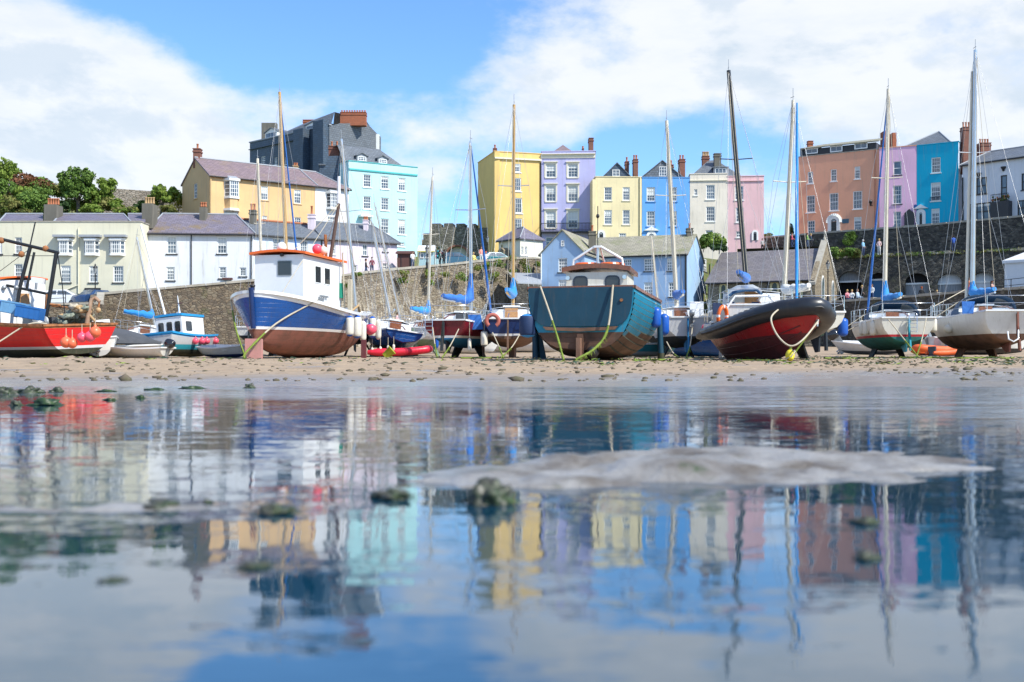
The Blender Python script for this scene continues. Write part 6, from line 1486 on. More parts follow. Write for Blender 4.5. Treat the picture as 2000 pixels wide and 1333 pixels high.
ring(lr, .36, .075); l2 = copy_tree(lr, loc=b.W @ Vector((-.4, .40, 3.14)), label='second orange life ring flat on the wooden wheelhouse roof, nearer its left edge')
l3 = None
for s_, xa, D, nm in ((1, 1048, 36.2, 'left'), (-1, 1291, 36.6, 'right')):
    g = MB(); A = gz(xa, D); T = b.I; pz = 1.85
    q0 = T @ A; q1 = T @ P(xa - (3 if s_ > 0 else 3), 622 if s_ < 0 else 630, D); g.tube([q0, q1], [.10, .085], 'petrol_blue_hull', 6)
    if s_ > 0: g.prism([T @ (A + Vector((-.08, 0, 0))), T @ (A + Vector((.32, 0, 0))), T @ (A + Vector((.12, 0, 1.0))), T @ (A + Vector((-.08, 0, 1.0)))], (0, .06, 0), 'petrol_blue_hull')
    else: g.tube([q0, T @ P(xa, 690, D)], [.115, .11], 'weed_black', 6)
    g.build('beaching_leg', b.t)
fender(b, 1031, 1, 613, 660, .26, 'navy_fender', 'canvas_sky', 'big navy fender left of the petrol blue transom', w=.9, out=.12)
fender(b, 1281, -1, 600, 641, .17, 'blue_fender', None, 'blue fender inboard at the right quarter of the transom boat', w=.9)
fender(b, 1297, -1, 613, 656, .17, 'blue_fender', None, 'blue fender outboard of the right beaching leg, transom boat', w=.9, out=.22)
sx = b.pt(0, 1, 1).x - .1; A1 = b.W @ Vector((sx, 1.22, zt + .04)); A2 = b.W @ Vector((sx, -1.0, zt + .04))
rope('mooring rope down the left of the petrol blue transom, green below', [A1, P(1083, 640, 34.0), gz(1101, 33.2)], .03, weed=.6, seed=3, sag=.03)
rope('thick weedy mooring rope crossing the petrol blue transom from its right', [A2, P(1187, 642, 33.7), P(1163, 680, 33.4), gz(1124, 33)], .035, weed=.7, seed=4, sag=.05)

# --- RIB
def rib():
    b = make_boat('inflatable_boat', 'black rigid inflatable boat with red hull, bow raised towards the right', 'inflatable boat', 1510, 35, 0)
    setpose(b, 1497, 35.5, -77, -7, -4, z=ground_z(8, 34) + .0)
    hull(b, 5.5, 2.1, (.98, .98, 1.25), 0.0, [.30, .62], ['maroon_rib', 'maroon_rib', 'red_rib'], ws=.85, e0=.92, e1=1.0, kst=.12, kb=.62, rake=.35, tmax=.5, bp=2.4, bq=.7, bul=.3, deck='canvas_grey', rail=None)  # maroon bottom bands: shade under the red hull put into the colour
    for i, z in enumerate((.3, .52)):
        g = MB()
        for s_ in (1, -1): g.tube([b.pt(t, z / 1.02, s_) + Vector((0, s_ * .012, 0)) for t in [k / 16 for k in range(16)]], .02, 'maroon_rib', 5)
        g.build('spray_rail', b.t)
    g = MB(); pts = []; rr = []; N = 34
    for i in range(N + 1):
        s_ = 1 - 2 * i / N; a = abs(s_); t = 1 - a; t = (1 - a ** 1.35)
        tt = min(t, 1); p = b.pt(tt * .985, 1, 1 if s_ >= 0 else -1)
        x = p.x + .05; y = (abs(p.y) + .10) * (1 if s_ > 0 else (-1 if s_ < 0 else 0)); 
        if a < .12: y = (1 if s_ > 0 else -1) * (.10 + .5) * (a / .12) ** .7 * .75 if a > 0 else 0
        pts.append(Vector((x, y, b.sheer(tt) + .02 + .10 * t ** 3))); rr.append(.27 - .06 * max(0, a - .8) / .2)
    # cones behind the transom
    p0 = pts[0] + Vector((-.55, 0, -.02)); p1 = pts[-1] + Vector((-.55, 0, -.02)); pts = [p0] + pts + [p1]; rr = [.1] + rr + [.1]
    g.tube(pts, rr, 'hypalon_black', 16); tu = g.build('tube', b.t)
    g = MB(); g.tube([p + Vector((0, (.25 if p.y > 0 else -.25) * min(1, abs(p.y) / .5), -.06)) + Vector((.25 * max(0, 1 - abs(p.y) / .5), 0, 0)) for p in pts[2:-2]], .045, 'black_rub', 6); g.build('rubbing_strake', tu)
    g = MB()
    for k in range(9): p = pts[3 + k]; g.box(-.12, .12, -.06, .06, 0, .05, 'black_rub', Matrix.Translation(p + Vector((0, 0, .24)))); 
    for k in range(9): p = pts[-4 - k]; g.box(-.12, .12, -.06, .06, 0, .05, 'black_rub', Matrix.Translation(p + Vector((0, 0, .24))))
    g.build('tread_patch', tu)
    h = house_box(b, -.6, .1, .32, .28, .75, 1.55, 'canvas_grey', 'console', (0, .2), .03); g = MB(); g.box(-1.8, -1.0, -.25, .25, .75, 1.35, 'canvas_grey'); g.build('seat', b.t)
    outboard(b.t, (-3.35, 0, 1.0), m='engine_black', s=1.15)
    q = b.pt(.985, .55, 1); g = MB(); g.tube([q + Vector((.0, 0, 0)), q + Vector((.14, 0, .04)), q + Vector((.12, 0, -.14))], .035, 'galv', 6); g.build('towing_eye', b.t)
    b.eye = b.W @ (q + Vector((.14, 0, 0))); b.tubes = pts; return b
rb = rib()
t1 = rb.W @ rb.tubes[13]; t2 = rb.W @ rb.tubes[15]
rope('white painter looping over the black tube down to the towing eye', [P(1524, 602, 33.2), P(1506, 622, 32.4), P(1518, 655, 32.1), P(1543, 676, 31.9), P(1568, 664, 32.0), rb.eye], .026, name='painter', seed=5)
bo = thing('mooring_buoy', 'yellow mooring buoy on the sand under the red bow', 'buoy', gz(1543, 32.6)); g = MB(); g.ball((0, 0, .13), .15, 'yellow', 14, (.9, .9, 1.15)); g.ball((.0, -.10, .06), .08, 'yellow', 10); g.build('body', bo); g = MB(); g.tube([(0, 0, .28), (.03, 0, .36)], .04, 'rope_weed', 6); g.tube([(-.14, -.05, .02), (0, -.17, .1), (.12, -.1, .24), (0, .02, .31)], .02, 'rope', 5); g.build('strop', bo)
rope('yellow green rope from the red bow down to the mooring buoy', [rb.eye, P(1552, 690, 32.7), gz(1545, 32.6)], .025, 'rope_weed')
rope('slack weedy rope lying on the sand by the yellow buoy', [gz(1535, 32.4), gz(1500, 32.2), gz(1440, 32.8)], .02, 'rope_weed')
# ---------------------------------------------------------------- the yachts
cream = dict(cabinm='white_enamel')
y7 = yacht('small_white_yacht', 'small grey white yacht on pale green bilge keels, leftmost of the yachts', 833, 57, 82, L=5.6, B=2.05, draft=.42, fb=(.95, .88, 1.05), hullm=('pale_green_bottom', 'grey_white_gelcoat'), wl=.38, keelm='pale_green_bottom', mast=(845, 345), mastm='mast_cream', mr=(.055, .04), cover='canvas_sky', cov_up=.7, boom_ang=16, boom_l=1.7, spread=.45, cabh=.38)
fender(y7, 853, -1, 656, 681, .09, 'blue_fender', None, 'dark blue fender between the small white yacht and the maroon yacht')
fender(None, 790, 1, 663, 675, .1, 'pink_buoy', None, 'pink ball buoy at the left of the small white yacht', 'ball', D=55)
y8 = yacht('maroon_yacht', 'maroon yacht with white line and blue bottom, black hatch cover and white boarding ladder', 915, 47.2, 75, L=6.2, B=2.3, draft=.40, fb=(1.06, 1.0, 1.2), hullm=('blue_bottom_paint', 'maroon_hull'), wl=.36, line='white_enamel', keelm='dark_bottom_paint', mast=(919, 276), mastm='alu', furl='canvas_blue', cover='canvas_blue', cov_up=1.3, boom_ang=20, boom_l=1.9, door='canvas_grey', ladder_=.25)
fender(y8, 917, -1, 661, 687, .075, 'white_fender', None, 'white fender on the sunlit side of the maroon yacht')
g = MB(); A, B_ = P(910, 615, 45.5), P(944, 644, 45.5); T = y8.I
g.prism([T @ P(x, y, 44.6) for x, y in ((914, 615), (939, 615), (944, 644), (918, 644))], T.to_3x3() @ Vector((0, .04, 0)), 'canvas_blue'); g.build('dodger', y8.t)
y9 = yacht('navy_yacht', 'navy hulled yacht with varnished pine mast and horseshoe buoy, left of the transom boat', 1001, 47.0, 87, L=6.4, B=2.4, draft=.42, fb=(1.10, 1.02, 1.2), hullm=('brown_bottom_paint', 'navy_hull'), wl=.42, line='white_enamel', keels='fin', keelm='brown_bottom_paint', rudm='brown_bottom_paint', legm='faded_leg', mast=(1004, 205), mastm='mast_gold', mr=(.075, .06), cover='canvas_sky', cov_up=.9, boom_ang=4, boom_l=2.0, door='tan', ladder_=-.28, cabh=.6) if M.setdefault('faded_leg', mat('faded_pink_leg', (.45, .26, .22), .8)) else None
hb = thing('horseshoe_buoy', 'faded red horseshoe lifebuoy on the stern rail of the navy yacht', 'lifebuoy', P(962, 627, 43.4)); ring(hb, .23, .075, Matrix.Rotation(R(90), 4, 'X') @ Matrix.Rotation(R(-90), 4, 'Z'), gap=1.3, m=mat('faded_red_cover', (.42, .12, .09), .8), bands=False)
fender(y9, 946, 1, 645, 678, .14, 'white_fender', 'canvas_grey', 'grubby white fender between the maroon and navy yachts')
y11 = yacht('white_yacht', 'white yacht with varnished companionway hatch and tall cream mast, right of the transom boat', 1324, 48.5, 88, L=6.8, B=2.35, draft=.42, fb=(1.18, 1.1, 1.3), hullm=('dark_bottom_paint', 'grey_white_gelcoat'), wl=.42, keelm='dark_bottom_paint', mast=(1302, 236), mastm='mast_cream', mr=(.10, .07), cover='canvas_blue', cov_up=.2, boom_ang=-3, boom_l=1.6, rudm='blue_bottom_paint', cabh=.55)
outboard(y11.t, (-3.55, -.15, 1.62), s=.55, m='galv')
g = MB(); g.box(-2.6, -2.5, -.75, -.2, 1.7, 2.25, 'white_enamel'); g.build('spray_dodger', y11.t)
fender(y11, 1368, -1, 643, 668, .1, 'white_fender', None, 'pale fender on the right side of the white yacht')
# motor sailer behind the inflatable
y12 = yacht('motor_sailer', 'white motor sailer with black mast, navy dodgers and orange life ring, behind the inflatable', 1462, 45.5, 84, L=8.0, B=3.2, draft=.6, fb=(1.35, 1.25, 1.5), hullm=('dark_bottom_paint', 'white_gelcoat'), wl=.4, mast=(1423, 138), mastm='mast_black', mr=(.11, .08), cover='canvas_blue', cov_up=.3, boom_ang=14, boom_l=2.4, door='tan', cabh=.75, hood=None)
T = y12.I; g = MB()
for x0, x1, ya, yb, m in ((1392, 1408, 592, 615, 'canvas_navy'), (1422, 1434, 590, 611, 'canvas_navy'), (1468, 1485, 590, 618, 'canvas_navy')): g.prism([T @ P(x, y, 41.6) for x, y in ((x0, ya), (x1, ya), (x1, yb), (x0, yb))], T.to_3x3() @ Vector((0, .04, 0)), m)
g.build('weather_cloth', y12.t)
g = MB(); tp = [T @ P(x, y, 41.5) for x, y in ((1412, 640), (1421, 600), (1436, 579), (1500, 578), (1512, 590), (1520, 640))]; g.tube(tp, .045, 'white_enamel', 8); g.build('gantry', y12.t)
g = MB(); tp = [T @ P(x, y, 42.8) for x, y in ((1418, 584), (1432, 572), (1455, 567), (1478, 567), (1488, 576))]; g.tube(tp, .06, 'canvas_teal', 8)
rows = [[T @ P(x, y, 42.9 + k * .5) + Vector((0, 0, .08 * k)) for x, y in ((1418, 590), (1424, 578), (1440, 570), (1470, 568), (1486, 576), (1490, 590))] for k in range(4)]; g.grid(rows, 'clear_vinyl', True); g.build('sprayhood', y12.t)
g = MB(); g.prism([T @ P(x, y, 42.1) for x, y in ((1437, 592), (1467, 592), (1467, 610), (1437, 612))], T.to_3x3() @ Vector((0, .06, 0)), 'tan'); g.build('hatch_board', y12.t)
lr = thing('life_ring', 'orange life ring standing in its holder on the motor sailer rail', 'life ring', P(1411, 618, 41.2), (R(90), R(10), R(35)), group='life rings'); ring(lr, .34, .085, Matrix.Scale(.62, 4, Vector((1, 0, 0))))
for px, y0, y1, c, k, nm in ((1381, 631, 651, 'white_fender', 'canvas_navy', 'white fender with dark cap on the left bow of the motor sailer'), (1391, 627, 647, 'white_fender', None, 'pale fender on the port side of the motor sailer')): fender(None, px, 1, y0, y1, .13, c, k, nm, D=42)
fender(None, 1376, 1, 634, 646, .1, 'pink_buoy', None, 'red ball buoy left of the motor sailer', 'ball', D=42.2); fender(None, 1531, 1, 593, 602, .09, 'orange_buoy', None, 'tiny orange ball buoy above the black inflatable tube', 'ball', D=39)
y13 = yacht('green_bottomed_yacht', 'cream yacht with blue furled jib half hidden behind the bow of the inflatable', 1537, 42.5, 97, L=6.6, B=2.15, draft=.6, fb=(1.0, .95, 1.15), hullm=('green_bottom_paint', 'cream_gelcoat'), wl=.3, keelm='dark_bottom_paint', mast=(1549, 196), mastm='mast_cream', mr=(.085, .06), cover='white_cloth', cov_up=.2, boom_ang=-12, boom_l=1.7, furl=None)
q0 = y13.top; g = MB(); e0 = y13.I @ P(1556, 592, 40.5); pts = [(Vector(q0) + Vector((-.4, 0, -.2))).lerp(e0, k / 8) for k in range(9)]; g.tube(pts, [.03, .05, .055, .06, .06, .065, .065, .06, .05], 'canvas_sky', 8); g.build('furled_sail', y13.t)
fender(y13, 1646, -1, 621, 658, .18, 'blue_fender', None, 'bright blue fender right of the inflatable boat bow', out=.1)
y14 = yacht('turquoise_bottomed_yacht', 'white yacht with turquoise bottom, red line and blue sprayhood, beaching upright on the right', 1732, 48.2, 84, L=7.4, B=2.75, draft=.30, fb=(1.26, 1.18, 1.4), hullm=('green_bottom_paint', 'cream_gelcoat'), wl=.50, line='red_line', keelm='dark_bottom_paint', rudm='teal_paint', mast=(1735, 174), mastm='mast_cream', mr=(.10, .07), cover='canvas_sky', cov_up=1.1, boom_ang=-6, boom_l=2.0, furl='canvas_blue', hood='canvas_teal', ladder_=-.05)
for px, nm in ((1683, 'leftmost'), (1691, 'second'), (1706, 'third')): fender(y14, px, 1, 626, 656, .13, 'white_fender', None, nm + ' of the cream fenders on the left side of the turquoise bottomed yacht', out=.02)
for px, nm in ((1819, 'nearer white'), (1824, 'farther white')): fender(y14, px, -1, 622, 650, .12, 'white_fender', None, nm + ' fender on the right side of the turquoise bottomed yacht')
y15 = yacht('brown_bottomed_yacht', 'white yacht with brown bottom and dark blue sprayhood, rightmost of the yachts', 1906, 47.2, 86, L=8.2, B=3.1, draft=.32, fb=(1.45, 1.35, 1.6), hullm=('brown_bottom_paint', 'white_gelcoat'), wl=.58, keelm='brown_bottom_paint', rudm='red_bottom_paint', mast=(1905, 98), mastm='alu', mr=(.10, .075), cover='canvas_sky', cov_up=.8, boom_ang=-10, boom_l=1.8, hood='canvas_teal', ladder_=.0, hulls=dict(trake=.5))
spar(y15, (.6, .2, 2.3), 1899, 140, .07, .06, 'mast_cream', 'second_mast')
g = MB(); T = y15.I; g.prism([T @ P(x, y, 43.3) for x, y in ((1879, 589), (1904, 589), (1901, 613), (1880, 613))], T.to_3x3() @ Vector((0, .04, 0)), 'canvas_blue'); g.build('weather_cloth', y15.t)
for px, y0, y1, c, nm in ((1853, 634, 652, 'white_fender', 'round cream fender left of the rightmost yacht'), (1867, 635, 651, 'white_fender', 'round cream fender beside the blue fender, rightmost yacht')): fender(None, px, 1, y0, y1, .17, c, None, nm, 'ball', D=46)
fender(None, 1875, 1, 625, 651, .11, 'blue_fender', None, 'bright blue fender on the left bow of the rightmost yacht', D=46)
g = MB(); rs = MB()
lines(y15.t, [(T @ P(1968, 648, 42.2), T @ P(1970, 663, 42.0), T @ P(1980, 668, 41.9), T @ P(1989, 662, 42.0), T @ P(1989, 645, 42.2))], .03, 'white_enamel', 'stern_step')
# two hidden yachts whose rigs rise behind the blue fishing boat
y1 = yacht('cream_masted_yacht', 'yacht behind the blue fishing boat showing its tall cream mast and blue furled jib', 560, 56, 88, L=7.0, B=2.4, draft=.8, mast=(546, 180), mastm='mast_gold', mr=(.10, .07), cover=None, furl='canvas_blue', boom_l=1.5, keelm='dark_bottom_paint')
y2 = yacht('short_masted_yacht', 'small yacht behind the white wheelhouse, its short pale mast left of the tall one', 512, 60, 90, L=5.5, B=2.0, draft=.6, mast=(503, 310), mastm='mast_cream', mr=(.08, .07), cover=None, boom_l=1.3, keelm='dark_bottom_paint', spread=.3)
y3 = yacht('silver_masted_yacht', 'yacht behind the fishing boat stern with a leaning silver mast', 700, 55, 95, L=6.0, B=2.1, roll=-3, draft=.6, mast=(667, 272), mastm='alu', mr=(.08, .055), cover=None, boom_l=1.3, keelm='dark_bottom_paint')
y4 = yacht('white_cruiser_yacht', 'white cabined yacht with royal blue hull heeled behind the pink ball fender', 757, 53, 108, L=5.8, B=2.2, roll=8, draft=.35, fb=(.8, .7, .8), hullm=('dark_bottom_paint', 'royal_blue_hull'), wl=.12, keelm='dark_bottom_paint', mast=(725, 430), mastm='alu', mr=(.06, .045), cover=None, boom_l=1.2, spread=.35, cabh=.6, keels='bilge', rudder=False)
for k, (px, nm) in enumerate(((727, 'leftmost'), (743, 'second'), (758, 'third'), (769, 'rightmost'))): fender(None, px, 1, 679 - k * 2, 695 - k * 3, .06, 'white_fender', None, nm + ' of four small white fenders on the royal blue cruiser', D=49.5)
y5 = yacht('slim_masted_yacht', 'low yacht with two thin white masts leaning behind the royal blue cruiser', 790, 62, 100, L=5.0, B=1.9, roll=-4, draft=.3, mast=(731, 395), mastm='alu', mr=(.05, .04), cover=None, boom_l=1.0, spread=0, rudder=False, keelm='dark_bottom_paint')
y6 = yacht('leaning_yacht', 'small yacht aground by the left quay wall with leaning white mast and blue sail cover', 292, 58, 80, L=5.0, B=1.9, roll=6, draft=.35, mast=(267, 464), mastm='alu', mr=(.06, .045), cover='canvas_sky', cov_up=.5, boom_ang=70, boom_l=1.6, spread=0, rudder=False, keelm='dark_bottom_paint')
spar(y6, (.9, -.5, 1.4), 275, 440, .06, .05, 'white_enamel', 'second_mast')
y16 = yacht('thin_masted_yacht', 'yacht between the transom boat and white yacht showing only a thin pale mast', 1290, 62, 90, L=5.5, B=2.0, draft=.6, mast=(1272, 462), mastm='mast_cream', mr=(.05, .04), cover=None, boom_l=1.0, spread=0, keelm='dark_bottom_paint')

# --- ropes across the right hand yachts
def vrope(lbl, xa, ya, xb, yb, px, py, D, **k): rope(lbl, [P(xa, ya, D), P(px, py, D - .5), gz(xb, D - 1.0)], .022, weed=.45, **k)
vrope('stern rope of the maroon yacht falling to its left', 845, 640, 854, 0, 849, 670, 43.2, seed=11); vrope('stern rope of the maroon yacht running down to the right', 896, 643, 863, 0, 879, 676, 43.2, seed=12)
vrope('stern rope of the navy yacht falling from its left', 962, 650, 984, 0, 974, 676, 43, seed=13); vrope('stern rope of the navy yacht falling from its right', 1018, 648, 978, 0, 1000, 678, 43, seed=14)
vrope('long rope from the left stern of the turquoise bottomed yacht', 1735, 624, 1795, 0, 1765, 662, 43.5, seed=15); vrope('rope from the right stern of the turquoise bottomed yacht, weedy below', 1809, 622, 1789, 0, 1800, 665, 43.5, seed=16)
vrope('rope from the right quarter of the white yacht', 1352, 640, 1340, 0, 1348, 675, 44.5, seed=17); vrope('rope from the left quarter of the white yacht', 1302, 668, 1328, 0, 1315, 690, 44.5, seed=18)
rope('taut mooring line from the turquoise bottomed yacht to the quay, upper', [P(1652, 640, 47), P(1690, 614, 47)], .018); rope('taut mooring line from the green bottomed yacht, lower', [P(1652, 648, 47), P(1684, 632, 47)], .018)
rope('taut line running up from the turquoise bottomed yacht to the quay edge', [P(1822, 600, 46), P(1885, 566, 52)], .018); rope('second taut line from the turquoise bottomed yacht towards the right yacht', [P(1824, 622, 46), P(1872, 590, 46)], .018)
for k, (xa, xb, D) in enumerate(((1610, 1690, 40), (1760, 1850, 42), (1840, 1980, 41), (1240, 1300, 34), (900, 960, 42))):
    pts = [gz(xa + (xb - xa) * q / 6, D + math.sin(q * 1.7 + k) * .8) for q in range(7)]; rope(('weedy chain lying on the sand in front of the yacht group', 'weedy rope snaking on the sand below the turquoise bottomed yacht', 'dark weedy rope stretched along the sand below the rightmost yacht', 'weedy rope lying by the right leg of the transom boat', 'weedy rope lying by the maroon yacht keels')[k], pts, .035, 'rope_weed', seed=k)

# ---------------------------------------------------------------- left group
b = make_boat('red_trawler', 'red steel trawler with white wheelhouse and black gantry, cut off by the left edge', 'fishing boat', -8, 43.6, 0, 0, 0, FB)
setpose(b, -22, 43.4, 150, -3, 0, sink=.12)
hull(b, 10.4, 3.7, (1.3, 1.72, 2.6), 0.0, [.45, .55, -.11], ['weed_black', 'grey_white_gelcoat', 'red_hull', 'rust'], ws=.86, e0=.30, e1=.7, kst=.25, kb=.4, bul=.55, deck='galv', rail='rust', rw=.08, rh=.05)
h = house_box(b, -2.2, 1.2, 1.0, .95, b.deckz(.4), 3.0, 'white_enamel', tum=.04, roof='orange', rover=.08, rth=.07)
for uu in (.28, .62): face_pane(b, h, 'port', uu, .66, .46, .62, r=.1, fw=.06, frame='white_fender')
g = MB(); A_, B2, TA, TB = b.face['aft']; O = (A_ + B2) / 2; g.box(-2.25, -2.2, -.35, .35, b.deckz(.3) + .1, 2.7, 'white_gelcoat'); g.box(-2.27, -2.25, -.2, .2, 1.75, 2.5, 'tan'); g.build('door', h)
T = b.I; K = lambda x, y, D=41.6: T @ P(x, y, D)
for pts, r_, m in ((((-20, 462), (0, 467), (115, 494.5)), .06, 'iron'), (((59, 483), (39, 560), (30, 620)), .07, 'iron'), (((110, 494.5), (96, 584), (88, 630)), .075, 'iron'), (((-20, 551), (0, 555), (95, 575)), .05, 'iron'), (((67, 493), (52, 564)), .045, 'iron'), (((69, 434), (58, 483)), .025, 'iron'), (((92, 575), (88, 640)), .06, 'rust'), (((90, 594), (118, 597)), .04, 'rust')):
    g = MB(); g.tube([K(x, y) for x, y in pts], r_, m, 8); g.build('gantry_tube', b.t)
g = MB(); g.prism([K(61, 541), K(83, 544), K(82, 555), K(60, 552)], T.to_3x3() @ Vector((0, .3, 0)), 'white_enamel'); g.tube([K(71, 553), K(70, 566)], .05, 'galv', 6); g.build('radar', b.t)
g = MB()
for x in (4, 28): g.ball(K(x + 4, 562, 41.4), .09, 'galv', 8)
g.ball(K(42, 497), .12, 'rust', 8); g.ball(K(89, 486), .12, 'rust', 8); g.ball(K(3, 470), .12, 'rust', 8); g.build('lamp', b.t)
g = MB(); g.tube([K(113, 497), K(122, 560), K(129, 645)], .02, 'iron', 6); g.tube([K(60, 485), K(0, 530)], .012, 'iron', 5); g.tube([K(110, 500), K(-10, 500)], .012, 'iron', 5); g.build('stay', b.t)
g = MB(); g.tube([K(170, 632, 41), K(175, 600, 41), K(179, 585, 41), K(186, 582, 41), K(195, 590, 41)], [.09, .075, .07, .07, .06], mat('rust_bleached_steel', (.40, .27, .18), .8, col2=(.25, .13, .08), amt=.8), 8); g.tube([K(194, 591, 41), K(192, 602, 41)], .04, 'rust', 6); g.ball(K(192, 606, 41), .1, 'pot_buff', 10); g.tube([K(171, 612, 41), K(186, 628, 41)], .05, 'pot_buff', 6); g.build('gallows', b.t)
g = MB()
for k in range(26): x = 122 + (k * 37 % 50); y = 630 - (k * 53 % 32) * (.4 + .6 * (x > 138)); g.ball(K(x, y, 40.9 + (k % 3) * .3), .15 + .10 * (k % 3) / 2, ('net', 'rope', 'net', 'net', 'pot_buff')[k % 5], 12, (1.2, 1, .7), 1.1, k)
g.build('net_heap', b.t)
g = MB(); g.box(-3.6, -2.6, -.9, -.1, .75, 1.6, 'canvas_grey'); g.box(-4.5, -3.9, .2, 1.1, .75, 1.35, 'rust'); g.lathe([(.3, 0), (.3, .05), (.13, .08), (.13, .6), (.3, .62), (.3, .68)], 'galv', 12, Matrix.Translation((-3.3, .7, 1.4)) @ Matrix.Rotation(R(90), 4, 'X')); g.tube([(-4.4, -.5, .8), (-4.4, -.5, 1.9), (-3.4, -.3, 2.0)], .04, 'rust', 6); g.build('deck_winch', b.t)
crb = mat('blue_crate_plastic', (.02, .14, .42), .5, amt=.3); crp = mat('pale_blue_crate_plastic', (.14, .33, .55), .55, amt=.4)
def crate(px, py, D, rz, m, label, s=1.0, ry=10):
    o = thing('fish_box', label, 'fish box', P(px, py, D), (0, R(ry), R(rz)), group='fish boxes on the red trawler'); g = MB(); w, d, h_ = .36 * s, .24 * s, .36 * s
    for q in range(2):
        y = -d + q * 2 * d; g.box(-w, w, y - .015, y + .015, 0, h_, m)
        x = -w + q * 2 * w; g.box(x - .0149, x + .0149, -d + .016, d - .016, 0, h_ - .002, m)
    g.box(-w, w, -d, d, -.02, -.001, m); g.build('tray', o); g = MB(); g.box(-w - .03, w + .03, -d - .03, -d - .016, h_ - .05, h_, m)
    for k in range(4): g.box(-w + .1 + k * .17 * s, -w + .13 + k * .17 * s, -d - .022, -d - .016, .02, h_ - .07, m)
    g.build('rim', o); return o
crate(5, 608, 40.6, 5, crb, 'bright blue fish box at the left edge, on the trawler gunwale'); crate(28, 613, 40.5, 4, crp, 'pale blue speckled fish box between the two darker ones', 1.15); crate(57, 622, 40.3, 0, crb, 'blue fish box at the right end of the row on the trawler', 1.15)
for px, y0, y1, c, cp, nm in ((70, 657, 672, 'white_fender', 'blue_fender', 'pinkish white ball with purple cap, leftmost buoy on the red trawler'), (94, 652, 674, 'pot_buff', None, 'pale yellow oval buoy hanging second on the red trawler'), (129, 659, 676, 'orange_buoy', None, 'orange ball buoy at the red stern corner, left of the pair'), (141, 662, 677, 'orange_buoy', None, 'orange ball buoy at the red stern corner, right of the pair'), (160, 651, 665, 'pink_buoy', None, 'coral red ball buoy hanging lower on the trawler stern'), (176, 648, 664, 'pink_buoy', None, 'coral red ball buoy farther right on the trawler stern'), (186, 639, 656, 'orange_buoy', None, 'orange ball buoy at the far right of the trawler stern')):
    fender(None, px, 1, y0 - 1, y1 + 4, .2, c, cp, nm, 'ball', group='buoys hung on the red trawler', D=40.5 if px < 100 else 39.3)
rope('pale mooring rope from the red trawler rail to the left edge', [P(92, 633, 40.2), P(55, 634, 39.9), P(0, 667, 39.5), P(-40, 690, 39)], .03)

# small fishing cruiser, white and blue
b = make_boat('small_cabin_boat', 'small white and turquoise cabin boat with blue roof, left of the blue fishing boat', 'fishing boat', 368, 46.5, 72, -5, 0, FB, sink=.05)
b.t.scale = (.78,) * 3; b.W = b.W @ Matrix.Scale(.78, 4)
hull(b, 4.9, 1.95, (1.18, 1.05, 1.25), .1, [.42, .66, -.13], ['weed_black', 'teal_paint', 'grey_white_gelcoat', 'sky_blue_paint'], ws=.9, e0=.34, e1=.7, kst=.12, kb=.3, bul=.3, deck='white_enamel', rail='sky_blue_paint', rw=.05)
h = house_box(b, -1.5, .6, .80, .70, b.deckz(.3), 2.13, 'white_enamel', tum=.03, roof='sky_blue_paint', rover=.05, rth=.13, camber=.03)
for uu in (.2, .52, .83): face_pane(b, h, 'aft', uu, .58, .27, .5, r=.05, fw=.02, frame='black_rub')
face_pane(b, h, 'stbd', .3, .6, .5, .45, r=.05, fw=.02)
g = MB(); g.tube([(-.5, 0, 2.2), (-.5, 0, 2.6), (-.55, 0, 3.3)], [.09, .04, .02], 'white_enamel', 8); g.ball((-.45, .12, 2.36), .1, 'white_fender', 8); g.tube([(-.55, .05, 2.9), (-.55, -.25, 2.88)], .02, 'maroon_rib', 5); g.build('mast', h)
for px, nm in ((382, 'leftmost'), (395, 'second'), (404, 'third'), (421, 'rightmost')): fender(b, px, -1, 660, 673, .1, 'pink_buoy', None, nm + ' of four small pink ball buoys on the turquoise cabin boat', 'ball', group='pink buoys on the cabin boat', w=.95)
fender(None, 293, 1, 672, 683, .1, 'pink_buoy', None, 'pink buoy low at the left corner of the turquoise cabin boat', 'ball', D=45)
def dinghy(name, label, px, D, yaw, L, B, h_, m, m2, rail='white_enamel', cat='dinghy', roll=0, pitch=0, **k):
    b = make_boat(name, label, cat, px, D, yaw, roll, pitch, 'small boats and dinghies'); hull(b, L, B, (h_, h_ * .92, h_ * 1.12), .03, [h_ * .4], [m2, m], ws=.85, e0=.4, e1=.75, kst=.06, kb=.15, bul=h_ * .55, deck='white_enamel', rail=rail, rw=.05, rh=.035, nst=14, **k)
    g = MB(); 
    for x in (-.25, .15): g.box(L * x - .1, L * x + .1, -B * .42, B * .42, h_ * .74, h_ * .78, 'white_enamel')
    g.build('thwart', b.t); return b
dinghy('white_dinghy', 'white plastic dinghy lying between the cabin boat and the pink keel block', 446, 45.5, -35, 2.3, 1.2, .5, 'white_gelcoat', 'navy_hull', roll=6)
b = dinghy('covered_boat', 'low white boat under a charcoal tent cover, between trawler and cabin boat', 234, 44.6, 12, 3.3, 1.7, .5, 'white_gelcoat', 'grey_white_gelcoat', cat='boat')
g = MB(); rows = []
for i in range(11):
    f_ = i / 10; x = -1.8 + 3.4 * f_; zt = .60 + .62 * math.sin(math.pi * min(1, f_ * .75 + .22)) ; wv = .98 * (1 - .6 * max(0, f_ - .6) / .4)
    rows.append([Vector((x, -wv, .58)), Vector((x, -wv * .96, .68)), Vector((x, -wv * .5, .68 + (zt - .68) * .55)), Vector((x, 0, zt)), Vector((x, wv * .5, .68 + (zt - .68) * .55)), Vector((x, wv * .96, .68)), Vector((x, wv, .58))])
g.grid(rows, 'canvas_grey', True); g.build('cover', b.t)
